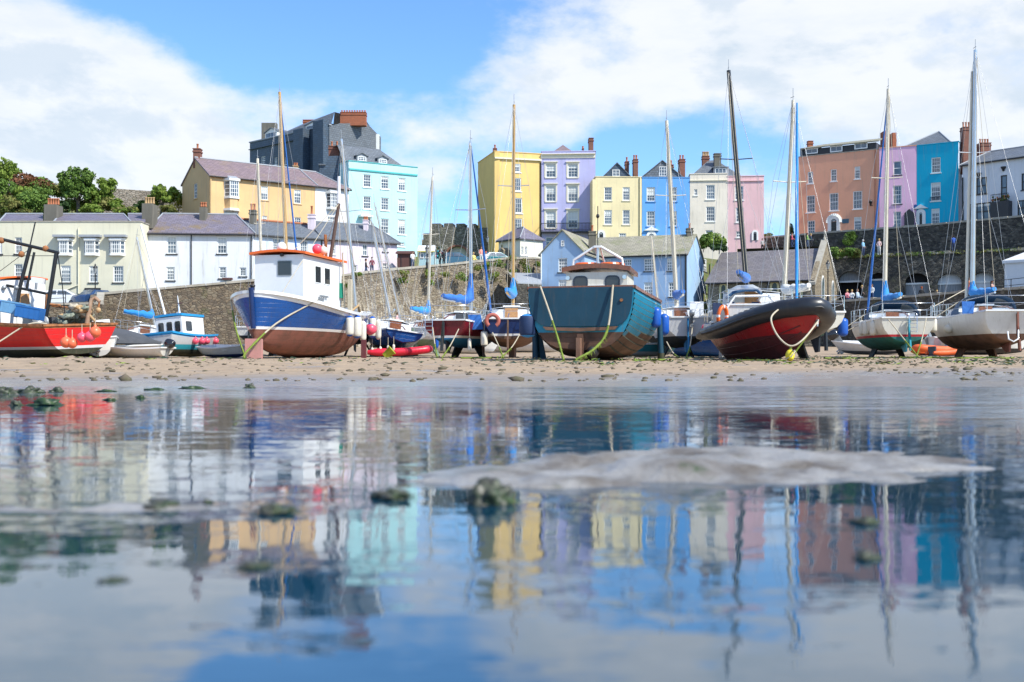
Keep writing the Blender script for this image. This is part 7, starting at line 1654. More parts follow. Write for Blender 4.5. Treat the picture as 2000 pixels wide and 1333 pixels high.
b = dinghy('white_motorboat', 'small white motorboat with sloping windscreen and grey outboard, right of the trawler stern', 196, 44.5, 110, 3.6, 1.5, .75, 'white_gelcoat', 'grey_white_gelcoat', cat='motorboat', roll=-6); h = house_box(b, -.5, .9, .55, .42, .7, 1.5, 'white_enamel', 'cuddy', (.0, .5), .06)
face_pane(b, h, 'aft', .5, .6, .5, .4, r=.05); face_pane(b, h, 'stbd', .5, .55, .7, .4, r=.05); outboard(b.t, (-1.9, .1, .95), 0, R(-32), .95)
b = dinghy('grey_motorboat', 'low motorboat with tilted black outboard in front of the turquoise cabin boat', 270, 43, 165, 2.3, 1.2, .38, 'white_gelcoat', 'white_gelcoat', cat='motorboat'); outboard(b.t, (-1.2, 0, .45), 0, R(-20), .7, 'engine_black')
def inflatable(name, label, px, D, yaw, L, B, r_, m, **k):
    b = make_boat(name, label, 'inflatable boat', px, D, yaw, k.get('roll', 0), 0, 'small boats and dinghies'); g = MB(); pts = []
    for i in range(21): a = -1 + 2 * i / 20; t = 1 - abs(a) ** 1.8; pts.append(Vector((-L / 2 + L * t, -(B / 2 - r_) * math.copysign(min(1, abs(a) * 1.9) ** .6, a) if a else 0, r_ + .05 + .15 * t ** 3)))
    g.tube(pts, [r_ * .5] + [r_] * 19 + [r_ * .5], m, 12); g.build('tube', b.t); g = MB(); g.box(-L / 2 + .1, L * .25, -B / 2 + r_, B / 2 - r_, .04, .12, 'canvas_grey'); g.box(-L / 2 + .1, -L / 2 + .16, -B / 2 + r_, B / 2 - r_, .1, .5, 'canvas_grey'); g.build('floor', b.t); return b
inflatable('red_inflatable', 'small red inflatable dinghy on the sand behind the blue fishing boat stern', 778, 50, 8, 2.7, 1.1, .17, 'red_inflatable') if M.setdefault('red_inflatable', mat('red_pvc', (.72, .02, .05), .4, amt=.2)) else None
b = inflatable('orange_inflatable', 'orange inflatable with black outboard between the two right hand yachts', 1822, 60, 200, 2.2, 1.3, .2, 'orange_hypalon', roll=8); outboard(b.t, (-1.1, 0, .65), 0, R(-30), 1.0, 'engine_black')
inflatable('small_orange_inflatable', 'flat orange inflatable lying on the sand near the rightmost yacht', 1845, 55, 12, 1.6, .9, .13, 'orange_hypalon')
b = dinghy('speedboat', 'long white and black speedboat on the sand under the rightmost yacht', 1905, 62, 8, 5.4, 1.9, .95, 'white_gelcoat', 'black_hull_paint', cat='motorboat') if M.setdefault('black_hull_paint', mat('black_hull_paint', (.02, .02, .025), .3)) else None
outboard(b.t, (-2.8, 0, 1.2), 0, R(-25), 1.1, 'engine_black')
b = dinghy('grey_dinghy', 'grey dinghy with tilted outboard on the sand between inflatable and turquoise bottomed yacht', 1700, 63, 165, 3.2, 1.5, .7, 'grey_white_gelcoat', 'canvas_grey', roll=-8); outboard(b.t, (1.75, 0, 1.0), R(180), R(-30), 1.1, 'engine_black')
dinghy('blue_dinghy', 'blue and white dinghy heeled over between white yacht and inflatable', 1385, 52, -25, 3.4, 1.5, .7, 'royal_blue_hull', 'royal_blue_hull', roll=-14)
dinghy('pale_dinghy', 'pale turquoise dinghy on the sand behind the transom boat', 1262, 50, 30, 2.8, 1.3, .6, 'teal_paint', 'grey_white_gelcoat')
dinghy('far_white_dinghy', 'white dinghy seen under the keels of the maroon yacht', 905, 66, 10, 3.6, 1.6, .8, 'white_gelcoat', 'grey_white_gelcoat')
b = dinghy('cabin_cruiser', 'turquoise topped cabin cruiser by the quay between navy yacht and transom boat', 1033, 70, 10, 5.2, 2.2, 1.2, 'white_gelcoat', 'grey_white_gelcoat', cat='motorboat'); h = house_box(b, -1.6, 1.2, .9, .7, 1.1, 2.4, 'teal_paint', 'cabin', (.1, .6), .08, roof='white_enamel'); face_pane(b, h, 'stbd', .5, .6, 1.6, .5)
# coloured tubs and a buoy near the royal blue cruiser
tb_ = thing('tub', 'yellow and green plastic tub beside the red inflatable', 'tub', gz(751, 48.5), (0, R(50), 0)); g = MB(); g.lathe([(.14, 0), (.2, .4), (.22, .4), (.22, .44)], mat('lime_plastic', (.45, .50, .04), .5), 14); g.build('body', tb_)
# ---------------------------------------------------------------- trees, bushes, wall plants
def lm(name, a, b): M[name] = mat(name, a, .7, kind='leaf', col2=b, spec=.3); return name
lm('leaf_mid', (.17, .27, .05), (.08, .15, .03)); lm('leaf_light', (.27, .35, .06), (.12, .20, .03)); lm('leaf_dark', (.05, .10, .025), (.025, .055, .015)); lm('leaf_rust', (.24, .09, .045), (.10, .07, .025)); lm('leaf_yellow', (.45, .36, .03), (.14, .2, .03)); lm('leaf_dry', (.26, .24, .07), (.10, .13, .03))
def leaves(g, c, rad, n, size, m, rs, hollow=.45):
    c = Vector(c); mi = g.mi(m)
    lumps = [(Vector((rs.gauss(0, .5), rs.gauss(0, .5), rs.gauss(0, .42))), rs.uniform(.35, .62)) for _ in range(max(3, int(6 + n / 220)))]
    for i in range(n):
        lc, lr = lumps[i % len(lumps)]; d = Vector((rs.gauss(0, 1), rs.gauss(0, 1), rs.gauss(0, 1))).normalized() * lr * rs.uniform(hollow, 1.0) ** .5 * 1.1
        q = lc + d
        if q.length > 1.15: q *= 1.15 / q.length
        p = c + Vector((q.x * rad[0], q.y * rad[1], q.z * rad[2])); s_ = size * rs.uniform(.55, 1.3)
        nrm = (d.normalized() + Vector((rs.gauss(0, .6), rs.gauss(0, .6), rs.gauss(0, .6) + .3))).normalized(); a = nrm.orthogonal().normalized(); a.rotate(Matrix.Rotation(rs.uniform(0, 6.28), 3, nrm)); b_ = nrm.cross(a)
        i0 = len(g.v); g.v += [p - a * s_, p - b_ * s_ * .55, p + a * s_, p + b_ * s_ * .55]; g.f.append((i0, i0 + 1, i0 + 2, i0 + 3)); g.m.append(mi); g.sm.append(False)
def bush(px, py, rx, ry, D, m, label, n=700, size=.13, group='bushes on the hill', name='bush', cat='bush', seed=0, depth=None, base=None):
    """px, py centre and rx, ry radii in picture units at depth D"""
    c = P(px, py, D); r = (rx * D / FPX, depth or rx * D / FPX, ry * D / FPX); rs = random.Random(seed or int(px * 7 + py)); o = thing(name, label, cat, (c.x, c.y, c.z - r[2]), group=group); g = MB()
    ms = m if isinstance(m, tuple) else (m,)
    for k, mm in enumerate(ms): leaves(g, (0, 0, r[2]), r, n // len(ms), size, mm, rs)
    g.build('foliage', o); g = MB(); g.tube([(0, .1, -.3 if base is None else base), (0, 0, r[2] * .8)], [.06, .03], 'bark', 5)
    for k in range(3): g.tube([(0, 0, r[2] * .3), (r[0] * rs.uniform(-.6, .6), 0, r[2] * rs.uniform(.8, 1.4))], [.035, .012], 'bark', 4)
    g.build('stem', o); return o
def tree(px, pyb, pyt, rx, D, m, label, n=2600, size=.16, seed=1):
    base = P(px, pyb, D); H = (pyb - pyt) * D / FPX; rs = random.Random(seed); r = rx * D / FPX; o = thing('tree', label, 'tree', base, group='trees on the hill'); g = MB()
    g.tube([(0, 0, -.5), (.05, 0, H * .2), (-.05, 0, H * .45), (0, 0, H * .8)], [.24, .18, .13, .03], 'bark', 7); tips = []
    for k in range(9):
        a = k * 2.4 + rs.random(); z0 = H * rs.uniform(.22, .6); e = Vector((math.cos(a) * r * rs.uniform(.45, .8), math.sin(a) * r * .7, z0 + H * rs.uniform(.12, .32))); g.tube([(0, 0, z0), (e.x * .5, e.y * .5, (z0 + e.z) / 2 + .1), e], [.09, .06, .02], 'bark', 5); tips.append(e)
    g.build('trunk', o); g = MB()
    for e in tips + [Vector((0, 0, H * .85)), Vector((r * .2, 0, H * .7)), Vector((-r * .3, 0, H * .62))]: leaves(g, e, (r * .42, r * .4, H * .17), n // 12, size, m, rs, .3)
    g.build('crown', o); return o
tree(152, 420, 324, 38, 116, 'leaf_mid', 'tall round headed green tree behind the cream terrace chimney', 6500, seed=4)
tree(198, 418, 348, 30, 117, 'leaf_light', 'smaller pale green tree right of the round headed tree', 3800, seed=9)
tree(316, 418, 362, 28, 118, 'leaf_light', 'leafy tree between the grey chimney and the apricot house', 4200, seed=13)
tree(12, 380, 312, 26, 122, 'leaf_light', 'yellow green tree on the hilltop at the left edge', 3000, seed=21)
for k, (px, py, rx, ry, D, m, lb) in enumerate([(40, 362, 34, 22, 120, 'leaf_rust', 'rust red bush on the hill near the left edge'), (84, 366, 26, 16, 120, ('leaf_mid', 'leaf_rust'), 'green and rust bush right of the red bush'), (66, 398, 27, 22, 113, 'leaf_mid', 'round bright green bush left of the first chimney'),
        (10, 372, 22, 20, 116, 'leaf_mid', 'green bush at the left edge below the hilltop tree'), (16, 404, 26, 20, 112.5, ('leaf_light', 'leaf_dry'), 'yellowish bush above the cream terrace roof, at the left edge'), (38, 410, 18, 14, 112, 'leaf_dry', 'dry grassy bush left of the round green bush'), (120, 372, 24, 16, 121, ('leaf_dry', 'leaf_mid'), 'low mixed bush behind the tall tree'),
        (112, 406, 20, 14, 114, 'leaf_dark', 'dark bush between the chimney and the tree trunk'), (216, 402, 22, 14, 115, ('leaf_light', 'leaf_dry'), 'pale bush under the smaller tree'), (178, 410, 20, 9, 113, 'leaf_light', 'low bright bush right of the tree trunk'), (246, 412, 22, 8, 113, ('leaf_dry', 'leaf_light'), 'low dry bush on the garden wall'),
        (276, 402, 14, 16, 114, 'leaf_dark', 'dark bush left of the second terrace chimney'), (348, 390, 12, 22, 119, ('leaf_yellow', 'leaf_mid'), 'yellow flowering bush against the apricot house'), (330, 410, 18, 7, 113, 'leaf_dry', 'dry bush behind the white cottage ridge'),
        (196, 396, 26, 12, 117, ('leaf_dry', 'leaf_light'), 'dry yellowish bush on the slope between the two trees'), (140, 398, 30, 14, 118, ('leaf_light', 'leaf_dry'), 'sunlit bush low on the slope behind the tall tree trunk'), (60, 380, 34, 14, 117, ('leaf_light', 'leaf_mid'), 'sunlit green bush filling the slope below the rust red one'), (1394, 470, 22, 16, 118, ('leaf_light', 'leaf_mid'), 'bright green bush between the boathouse and the church'), (1405, 482, 16, 9, 117, 'leaf_dark', 'dark bush low beside the church roof'), (1374, 474, 14, 14, 126, 'leaf_mid', 'green bush against the boathouse gable'), (1654, 494, 22, 9, 119.5, ('leaf_dry', 'leaf_mid'), 'pale shrub on the arcade terrace'), (1630, 493, 10, 9, 119.5, 'leaf_mid', 'small shrub beside the church gable'),
        (1541, 452, 8, 14, 143, 'leaf_dark', 'dark tree top peeping left of the terracotta house'), (1500, 460, 12, 5, 139, 'leaf_dry', 'low shrub on the upper wall below the pink house'), (158, 584, 6, 13, 97.2, 'leaf_dark', 'potted shrub by the black doorway of the cream terrace')]):
    bush(px, py, rx, ry, D, m, lb, n=int(400 + rx * ry * 3.2), size=.17 if rx > 12 else .1)
IVY = 'plants growing on the harbour walls'
iv = thing('ivy', 'dark green ivy sheet hanging on the upper wall below the terracotta house', 'ivy', P(1667, 478, 129.2), group=IVY); g = MB(); rs = random.Random(3)
leaves(g, (0, -.1, .75), (1.35, .2, .85), 1500, .11, 'leaf_mid', rs, .1); g.build('foliage', iv)
for k, (px, py, rx, ry, D, lb) in enumerate([(788, 536, 11, 9, 105.5, 'upper tuft'), (786, 548, 10, 7, 105.5, 'lower tuft'), (838, 534, 8, 9, 107.5, 'tuft left of the small yacht mast'), (842, 552, 5, 6, 107.5, 'little tuft under the mast tuft'), (870, 537, 9, 6, 108.5, 'pale tuft'), (902, 541, 10, 9, 109.5, 'round tuft left of the silver mast'), (934, 524, 8, 7, 110.5, 'tuft right of the silver mast'), (952, 520, 8, 7, 111, 'tuft near the coping'),
        (966, 543, 13, 11, 110.8, 'large tuft'), (976, 516, 11, 8, 111.5, 'bright tuft below the toll house'), (1000, 505, 9, 7, 113, 'tuft on the coping by the toll house porch'), (1002, 531, 7, 6, 113, 'tuft left of the pine mast'), (1025, 515, 9, 10, 114, 'tall tuft right of the pine mast'), (1031, 530, 8, 10, 114.5, 'trailing tuft above the lean to roof'), (1050, 515, 9, 5, 115.5, 'tuft at the end of the tall wall'), (700, 536, 8, 4, 102, 'small tuft'), (682, 558, 6, 7, 100.5, 'tuft behind the fishing boat derrick')]):
    bush(px, py, rx, ry, D, ('leaf_light', 'leaf_mid') if k % 2 else ('leaf_light', 'leaf_dry'), lb + ' of greenery on the tall streaked quay wall' if len(lb.split()) < 6 else lb + ', on the quay wall', n=260, size=.10, group=IVY, name='wall_plant', cat='plant', depth=.35, base=.2)
g = MB(); rs = random.Random(8)
for k in range(60): u_ = pa.L * (.05 + .92 * rs.random()); leaves(g, pa.pt(u_, zt_arc + .1, .1), (.5, .25, .22), 26, .08, ('leaf_mid', 'leaf_dry')[k % 2], rs, .1)
tag(g.build('ledge_weeds'), 'straggling weeds along the arcade ledge', 'weeds', kind='stuff')

# ---------------------------------------------------------------- street things
def lamp(px, ytop, D, ybot, label):
    z0, z1 = ZP(ybot, D), ZP(ytop, D); h_ = z1 - z0; o = thing('street_lamp', label, 'street lamp', (G(px, D).x, D, z0), group='black street lamps'); g = MB()
    g.lathe([(.13, 0), (.13, .5), (.08, .6), (.055, .9), (.045, h_ - .95), (.07, h_ - .9), (.03, h_ - .85)], 'iron', 8); g.tube([(-.2, 0, h_ - 1.1), (.2, 0, h_ - 1.1)], .02, 'iron', 5); g.build('post', o)
    g = MB(); g.lathe([(.08, h_ - .85), (.19, h_ - .4)], 'lamp_glass', 6); l = g.build('lantern', o); g = MB(); g.lathe([(.22, h_ - .4), (.2, h_ - .36), (.06, h_ - .16), (.08, h_ - .12), (.01, h_)], 'iron', 6); g.build('lantern_top', l); return o
M['lamp_glass'] = mat('lantern_glass', (.30, .32, .32), .15)
lamp(186, 515, 97.5, 596, 'black street lamp in front of the cream terrace doorway'); lamp(1617, 507, 101.5, 592, 'black street lamp at the church gable on the quay'); lamp(834, 478, 108, 524, 'slim street lamp beside the pale blue kiosk')
lamp(952, 458, 124, 506, 'street lamp between the yellow house and the toll house'); lamp(1448, 424, 131.5, 470, 'street lamp before the dusty pink house'); 
def car(px, D, yaw, z, col, label, L=4.0, s=1.0):
    p = G(px, D); o = thing('parked_car', label, 'car', (p.x, p.y, z), (0, 0, R(yaw)), 'cars parked by the harbour'); g = MB(); prof = [(-2.0, .35), (-2.0, .75), (-1.85, .95), (-1.3, 1.0), (-.75, 1.42), (.7, 1.45), (1.5, 1.0), (1.95, .85), (2.0, .35)]
    m = mat('car_paint_' + label.split()[0], col, .2, coat=.8, amt=.02); prof = [(x * L / 4, z_) for x, z_ in prof]
    rows = []
    for y, ins, dz in ((-.84, 0, 0), (-.80, .0, 0), (0, 0, .03), (.80, 0, 0), (.84, 0, 0)):
        rows.append([Vector((x * (1 if abs(y) < .81 else .985), (y if z_ < 1.1 else y * .82), z_ + (dz if z_ > .9 else 0) - (0 if abs(y) < .81 else .03 * (z_ > .9)))) for x, z_ in prof])
    g.grid(rows, m, True); g.face(rows[0], m); g.face(rows[-1][::-1], m); g.box(-1.9 * L / 4, 1.9 * L / 4, -.78, .78, .25, .36, 'black_rub'); g.build('body', o)
    g = MB()
    for s_ in (-1, 1):
        for a in (((-1.0, 1.04), (-.62, 1.36), (-.05, 1.38), (-.05, 1.04)), ((.03, 1.04), (.03, 1.38), (.62, 1.38), (1.22, 1.04))): g.prism([Vector((x * L / 4, s_ * (.845 - (z_ - 1.0) * .42), z_)) for x, z_ in a], (0, s_ * .02, 0), 'glass')
    g.face([(1.47 * L / 4, -.66, 1.03), (1.47 * L / 4, .66, 1.03), (.78 * L / 4, .6, 1.42), (.78 * L / 4, -.6, 1.42)], 'glass'); g.face([(-1.28 * L / 4, .66, 1.04), (-1.28 * L / 4, -.66, 1.04), (-.8 * L / 4, -.6, 1.41), (-.8 * L / 4, .6, 1.41)], 'glass'); g.build('windows', o)
    for x in (-1.25, 1.25):
        for s_ in (-1, 1):
            g = MB(); T = Matrix.Translation((x * L / 4, s_ * .78, .31)) @ Matrix.Rotation(R(90), 4, 'X'); g.lathe([(.2, -.09), (.31, -.08), (.31, .08), (.2, .09)], 'black_rub', 16, T); w_ = g.build('wheel', o); g = MB(); g.lathe([(.05, -.1), (.19, -.095), (.19, .095), (.05, .1)], 'galv', 12, T); g.build('rim', w_)
    for s_ in (-1, 1): g = MB(); g.ball((1.93 * L / 4, s_ * .6, .72), .12, 'lamp_glass', 8, (.6, 1.2, .7)); g.build('headlight', o)
    return o
car(116, 96.5, 8, 5.22, (.72, .73, .74), 'white hatchback parked behind the red trawler'); car(188, 97, 60, 5.25, (.02, .05, .13), 'dark blue car parked by the black doorway of the cream terrace', 3.8)
car(884, 114.5, 10, 10.15, (.03, .10, .16), 'petrol blue car parked before the gateway arch', 3.6); car(963, 121, 25, 10.85, (.02, .17, .2), 'teal car parked at the foot of the yellow house', 3.8)
def boxhut(name, label, cat, x0, x1, ytop, D, zb, dep, m, roof, rh=.5):
    a, b_ = G(x0, D), G(x1, D); o = thing(name, label, cat, (a.x, D, zb)); zt = ZP(ytop, D); q = Plane(a, b_); g = MB(); wall(g, q, zb, zt, [], m); wall(g, Plane(q.B, q.B - q.n * dep), zb, zt, [], m); wall(g, Plane(q.A - q.n * dep, q.A), zb, zt, [], m); g.build('wall', o, (a.x, D, zb))
    g = MB(); slab(g, [q.pt(-.15, zt + .1, .2), q.pt(q.L + .15, zt + .1, .2), q.pt(q.L + .1, zt + rh, -dep / 2), q.pt(-.1, zt + rh, -dep / 2)], roof); slab(g, [q.pt(q.L + .15, zt + .1, -dep - .2), q.pt(-.15, zt + .1, -dep - .2), q.pt(-.1, zt + rh, -dep / 2), q.pt(q.L + .1, zt + rh, -dep / 2)], roof)
    for uu in (-.002, q.L + .002): g.face([q.pt(uu, zt), q.pt(uu, zt, -dep), q.pt(uu, zt + rh - .05, -dep / 2)], m)
    g.build('roof', o, (a.x, D, zb)); return o, q, Vector((a.x, D, zb))
o, q, og = boxhut('wooden_shed', 'dark brown wooden shed with open door at the end of the pink cottage', 'shed', 776, 806, 496, 108.5, 9.3, 1.6, c_wood, c_wood, .35)
g = MB(); pbox(g, q, q.t(800), q.t(805), 9.35, ZP(498, 108.5), .003, .03, dk); pbox(g, q, q.t(783), q.t(784), 9.3, ZP(496, 108.5), .003, .04, 'dark_trim'); g.build('door', o, og)
kb = mat('pale_kiosk_blue', (.42, .62, .66), .6); ky = mat('kiosk_yellow_trim', (.62, .55, .18), .6)
o, q, og = boxhut('ticket_kiosk', 'pale blue ticket kiosk with white roof fascia and yellow trim', 'kiosk', 818, 847, 492, 110.5, 9.6, 1.8, kb, 'white_enamel', .7)
g = MB(); pbox(g, q, -.1, q.L + .1, ZP(493, 110.5), ZP(490.5, 110.5), .003, .3, ky); pbox(g, q, 0, q.L, ZP(490, 110.5), ZP(482, 110.5), .02, .08, 'white_enamel'); g.build('fascia', o, og); window(o, og, q, (q.L * .45, q.L * .8, ZP(505, 110.5), ZP(495, 110.5)), nx=2, ny=1, back=.01, sill=None); window(o, og, q, (q.L * .1, q.L * .35, ZP(505, 110.5), ZP(495, 110.5)), nx=1, ny=1, back=.01, sill=None)
o = thing('market_stall', 'stall with turquoise and yellow striped barrel awning right of the kiosk', 'stall', G(862, 112, 9.8)); og = Vector(o.location); g = MB(); rows = []
for i in range(3):
    rows.append([Vector((G(849 + 24 * k / 10, 112).x, 111.3 + i * .9, ZP(493, 112) + .55 * math.sin(math.pi * k / 10))) for k in range(11)])
g.grid(rows, kb, True, mfun=lambda i, j: (kb, 'white_enamel', ky)[j % 3]); g.build('awning', o, og); g = MB()
for x in (850, 872): g.tube([G(x, 111.4, 9.8), G(x, 111.4, ZP(492, 111.4))], .03, 'trim', 5)
g.build('post', o, og); g = MB(); g.box(G(851, 112).x, G(871, 112).x, 111.5, 112.2, 9.8, 10.75, kb); g.build('counter', o, og); g = MB(); rs = random.Random(5)
for k in range(26): g.ball((G(852 + 18 * rs.random(), 112).x, 111.5 + rs.random() * .5, 10.8 + rs.random() * .7), .08 + .06 * rs.random(), ('pink_buoy', 'canvas_navy', 'trim', 'teal_paint')[k % 4], 6)
g.build('goods', o, og)
t = thing('marquee', 'white marquee tent on the quay at the right edge', 'tent', G(1962, 95.5, 5.9)); og = Vector(t.location); ten = mat('white_tent_pvc', (.70, .71, .72), .5, amt=.1); q = Plane(G(1962, 96), G(2080, 93)); zt = ZP(509, 95.5); g = MB(); wall(g, q, 5.6, zt, [], ten); wall(g, Plane(q.A - q.n * 4, q.A), 5.6, zt, [], ten); g.build('wall', t, og)
g = MB(); mid = q.pt(q.L / 2, zt + 1.3, -2.2); g.face([q.pt(-.15, zt + .02, .15), q.pt(q.L, zt + .02, .15), mid], ten); g.face([q.pt(-.15, zt + .02, -4), q.pt(-.15, zt + .02, .15), mid], ten)
for k in range(24): u0 = q.L * k / 24; g.face([q.pt(u0 - .15, zt + .02, .15), q.pt(u0 + .06, zt + .02, .15), q.pt(u0 + .04, zt - .22, .16), q.pt(u0 - .13, zt - .22, .16)], ten)
g.build('roof', t, og)
# lean-to with grey roof below the tall wall end, and iron railings
t = thing('lean_to', 'dark stone lean to with sloping grey roof between the tall wall and the boathouse', 'outbuilding', G(992, 108.5, 2)); og = Vector(t.location); g = MB(); z0 = ZP(531, 108); z1 = ZP(557, 108)
A_, B_, C_, D_ = G(992, 112), G(1010, 106), G(1058, 107.5), G(1058, 113)
g.face([up(B_, 2), up(C_, 2), up(C_, z1), up(B_, z1)], 'arch_stone'); g.face([up(A_, 2), up(B_, 2), up(B_, z1), up(A_, z0)], 'arch_stone'); g.build('wall', t, og); g = MB(); slab(g, [up(B_, z1 + .14), up(C_, z1 + .14), up(D_, z0 + .25), up(A_, z0 + .25)], 'lead'); g.tube([up(B_, z1 + .15), up(A_, z0 + .28)], .09, 'coping', 5); g.build('roof', t, og)
def railing(name, label, pts, h_=1.0):
    o = thing(name, label, 'railing', pts[0]); og = Vector(pts[0]); g = MB()
    for i in range(len(pts) - 1):
        a, b_ = Vector(pts[i]), Vector(pts[i + 1]); n_ = max(1, int((b_ - a).length / 1.6))
        for k in range(n_ + 1): p = a.lerp(b_, k / n_); g.tube([p, p + Vector((0, 0, h_))], .035, 'iron', 5)
        for hh in (.5, .98): g.tube([a + Vector((0, 0, h_ * hh)), b_ + Vector((0, 0, h_ * hh))], .025, 'iron', 5)
    g.build('rails', o, og); return o
railing('railing', 'black iron railing on the low quay wall before the white car', [G(60, 92, 5.1), G(128, 92.2, 5.25)]); railing('railing', 'black iron railing on the quay edge in front of the marquee', [G(1935, 90, 5.95), G(2060, 84, 6.0)])
t = thing('rock_pile', 'heap of dark boulders at the foot of the tall quay wall', 'rocks', gz(782, 96)); g = MB(); rs = random.Random(2)
for k in range(34): x = rs.uniform(-2.2, 2.2); g.ball((x, rs.uniform(-.6, .6), rs.uniform(0, 1.9 - abs(x) * .55)), rs.uniform(.25, .5), 'quay_dark', 8, (1.2, 1, .8), .5, k)
g.build('boulders', t)

# ---------------------------------------------------------------- people
sk = mat('skin', (.55, .32, .22), .6); CL = {}
def cloth(c): 
    k = 'cloth_%02d_%02d_%02d' % tuple(int(x * 99) for x in c)
    return mat(k, c, .85, amt=.25, sc=3)
def person(px, D, z, label, top, leg, hair, pose='stand', yaw=0, h=1.7, seed=0):
    s_ = h / 1.7; V = []; E = []; Rr = []
    def a(p, r, par=None):
        V.append(Vector(p)); Rr.append(r)
        if par is not None: E.append((par, len(V) - 1))
        return len(V) - 1
    sit = pose == 'sit'; hz_ = .46 if sit else .92
    pel = a((0, 0, hz_), .13); w_ = a((0, .0, hz_ + .18), .115, pel); ch = a((0, .02, hz_ + .40), .135, w_); nb = a((0, .02, hz_ + .53), .06, ch); nk = a((0, -.01 + .02, hz_ + .60), .05, nb); hd = a((0, -.02, hz_ + .70), .09, nk); ht = a((0, -.01, hz_ + .78), .065, hd); no = a((0, -.115, hz_ + .685), .012, hd)
    rs = random.Random(seed or int(px)); legz = []
    for q in (-1, 1):
        st = .14 * q if pose == 'walk' else .03 * q
        if sit: hp = a((q * .09, -.05, hz_ - .01), .095, pel); kn = a((q * .12, -.44, hz_ + .02 + .05 * q), .062, hp); an = a((q * .12, -.5 - .1 * q, .06), .042, kn); a((q * .13, -.64 - .1 * q, .03), .032, an)
        else: hp = a((q * .09, 0, hz_ - .07), .095, pel); kn = a((q * .10, -st * .9 - .02, .49), .062, hp); an = a((q * .10, st, .09), .042, kn); a((q * .115, st - .16, .035), .034, an)
        sh = a((q * .17, .02, hz_ + .47), .06, ch); bend = rs.uniform(.05, .25) + (.15 if sit else 0)
        el = a((q * .23, .02 - bend * .3, hz_ + .20), .043, sh); wr = a((q * (.20 - bend * .3), -.08 - bend * .8, hz_ + .0 + bend * .5), .03, el); pm = a((q * (.19 - bend * .3), -.12 - bend * .9, hz_ - .06 + bend * .5), .034, wr); p0 = V[pm]
        for k in range(4): f1 = a(p0 + Vector(((k - 1.5) * .018, -.02, -.045)), .009, pm); a(p0 + Vector(((k - 1.5) * .02, -.035 + .004 * k, -.08 + abs(k - 1.4) * .008)), .007, f1)
        a(p0 + Vector((-q * .045, -.02, -.02)), .010, pm)
    me = bpy.data.meshes.new('body'); me.from_pydata([tuple(v * s_) for v in V], E, []); ob = bpy.data.objects.new('body_', me); COL.objects.link(ob); md = ob.modifiers.new('skin', 'SKIN'); md.use_smooth_shade = True
    for i, r_ in enumerate(Rr): me.skin_vertices[0].data[i].radius = (r_ * s_, r_ * s_)
    me.skin_vertices[0].data[0].use_root = True; sb = ob.modifiers.new('sub', 'SUBSURF'); sb.levels = 1; sb.render_levels = 1
    dg = bpy.context.evaluated_depsgraph_get(); m2 = bpy.data.meshes.new_from_object(ob.evaluated_get(dg)); bpy.data.objects.remove(ob)
    for m_ in (sk, cloth(top), cloth(leg), 'black_rub'): m2.materials.append(M[m_] if isinstance(m_, str) else m_)
    for f in m2.polygons:
        c = f.center / s_; f.use_smooth = True
        arm = abs(c.x) > .175 or c.y < -.14
        if c.z > hz_ + .545: i = 0
        elif not sit and c.z < .09: i = 3
        elif sit and c.z < .08: i = 3
        elif abs(c.x) > .165 and c.z < hz_ + .14 and c.z > .3 and not (sit and c.y > -.05) and (not sit or abs(c.x) > .185): i = 0
        elif c.z < hz_ + .06: i = 2
        else: i = 1
        f.material_index = i
    o = thing('person', label, 'person', (G(px, D).x, D, z), (0, 0, R(yaw)), 'people on the harbour walls'); b_ = bpy.data.objects.new('body', m2); COL.objects.link(b_); b_.parent = o
    g = MB(); hm_ = cloth(hair); rows = []; c = Vector((0, 0, hz_ + .735)) * s_
    g.ball(c + Vector((0, .015, .01)) * s_, .105 * s_, hm_, 10, (.92, 1, .95), .1, seed); g.tube([c + Vector((0, .05, 0)) * s_, c + Vector((0, .075, -.13)) * s_], [.085 * s_, .05 * s_], hm_, 8); g.build('hair', o)
    for nm, x, y, z_, r_, m_, sq in (('eye', -.032, -.104, .715, .011, 'black_rub', (1, 1, 1)), ('eye', .032, -.104, .715, .011, 'black_rub', (1, 1, 1)), ('ear', -.088, -.01, .70, .022, sk, (.5, 1, 1)), ('ear', .088, -.01, .70, .022, sk, (.5, 1, 1)), ('mouth', 0, -.098, .655, .014, 'pot', (1.6, .5, .5))):
        g = MB(); g.ball(Vector((x, y, hz_ + z_)) * s_, r_ * s_, m_, 6, sq); g.build(nm, o)
    return o
navy, wht, blk, den, pk, grn = (.03, .05, .12), (.7, .7, .68), (.02, .02, .022), (.06, .09, .16), (.7, .25, .28), (.35, .6, .15); bl, br, dk_ = (.50, .33, .12), (.12, .06, .03), (.03, .02, .015)
zq = 5.80
person(1655, 103.2, ZP(590, 102) - .1, 'person in pink and grey sitting leftmost on the quay edge by the church', pk, den, bl, 'sit', 20); person(1664, 102.8, ZP(590, 102) - .1, 'person in a white top and jeans sitting second on the quay edge', wht, den, bl, 'sit', -15, 1.65); person(1675, 102.4, ZP(590, 102) - .1, 'person in pale blue sitting third on the quay edge, beside the standing one in black', (.45, .55, .65), den, br, 'sit', 40)
person(1684, 103.6, 5.85, 'blond person in a black dress standing on the quay with hands together', blk, blk, bl, 'stand', 60); person(1703, 103, 5.85, 'person in a white top and navy trousers standing near the second vault', wht, navy, br, 'stand', -50, 1.75)
person(1800, 98.2, 5.35, 'red haired person in black leaning at the quay edge before the third vault', blk, navy, (.3, .07, .02), 'stand', 160); person(1830, 97.5, 5.1, 'person seen only by fair hair above the quay edge', wht, den, bl, 'stand', 10, 1.6); person(1893, 93.8, 5.75, 'person in orange top and purple trousers behind the rightmost yacht rail', (.8, .22, .08), (.5, .05, .4), br, 'walk', 80)
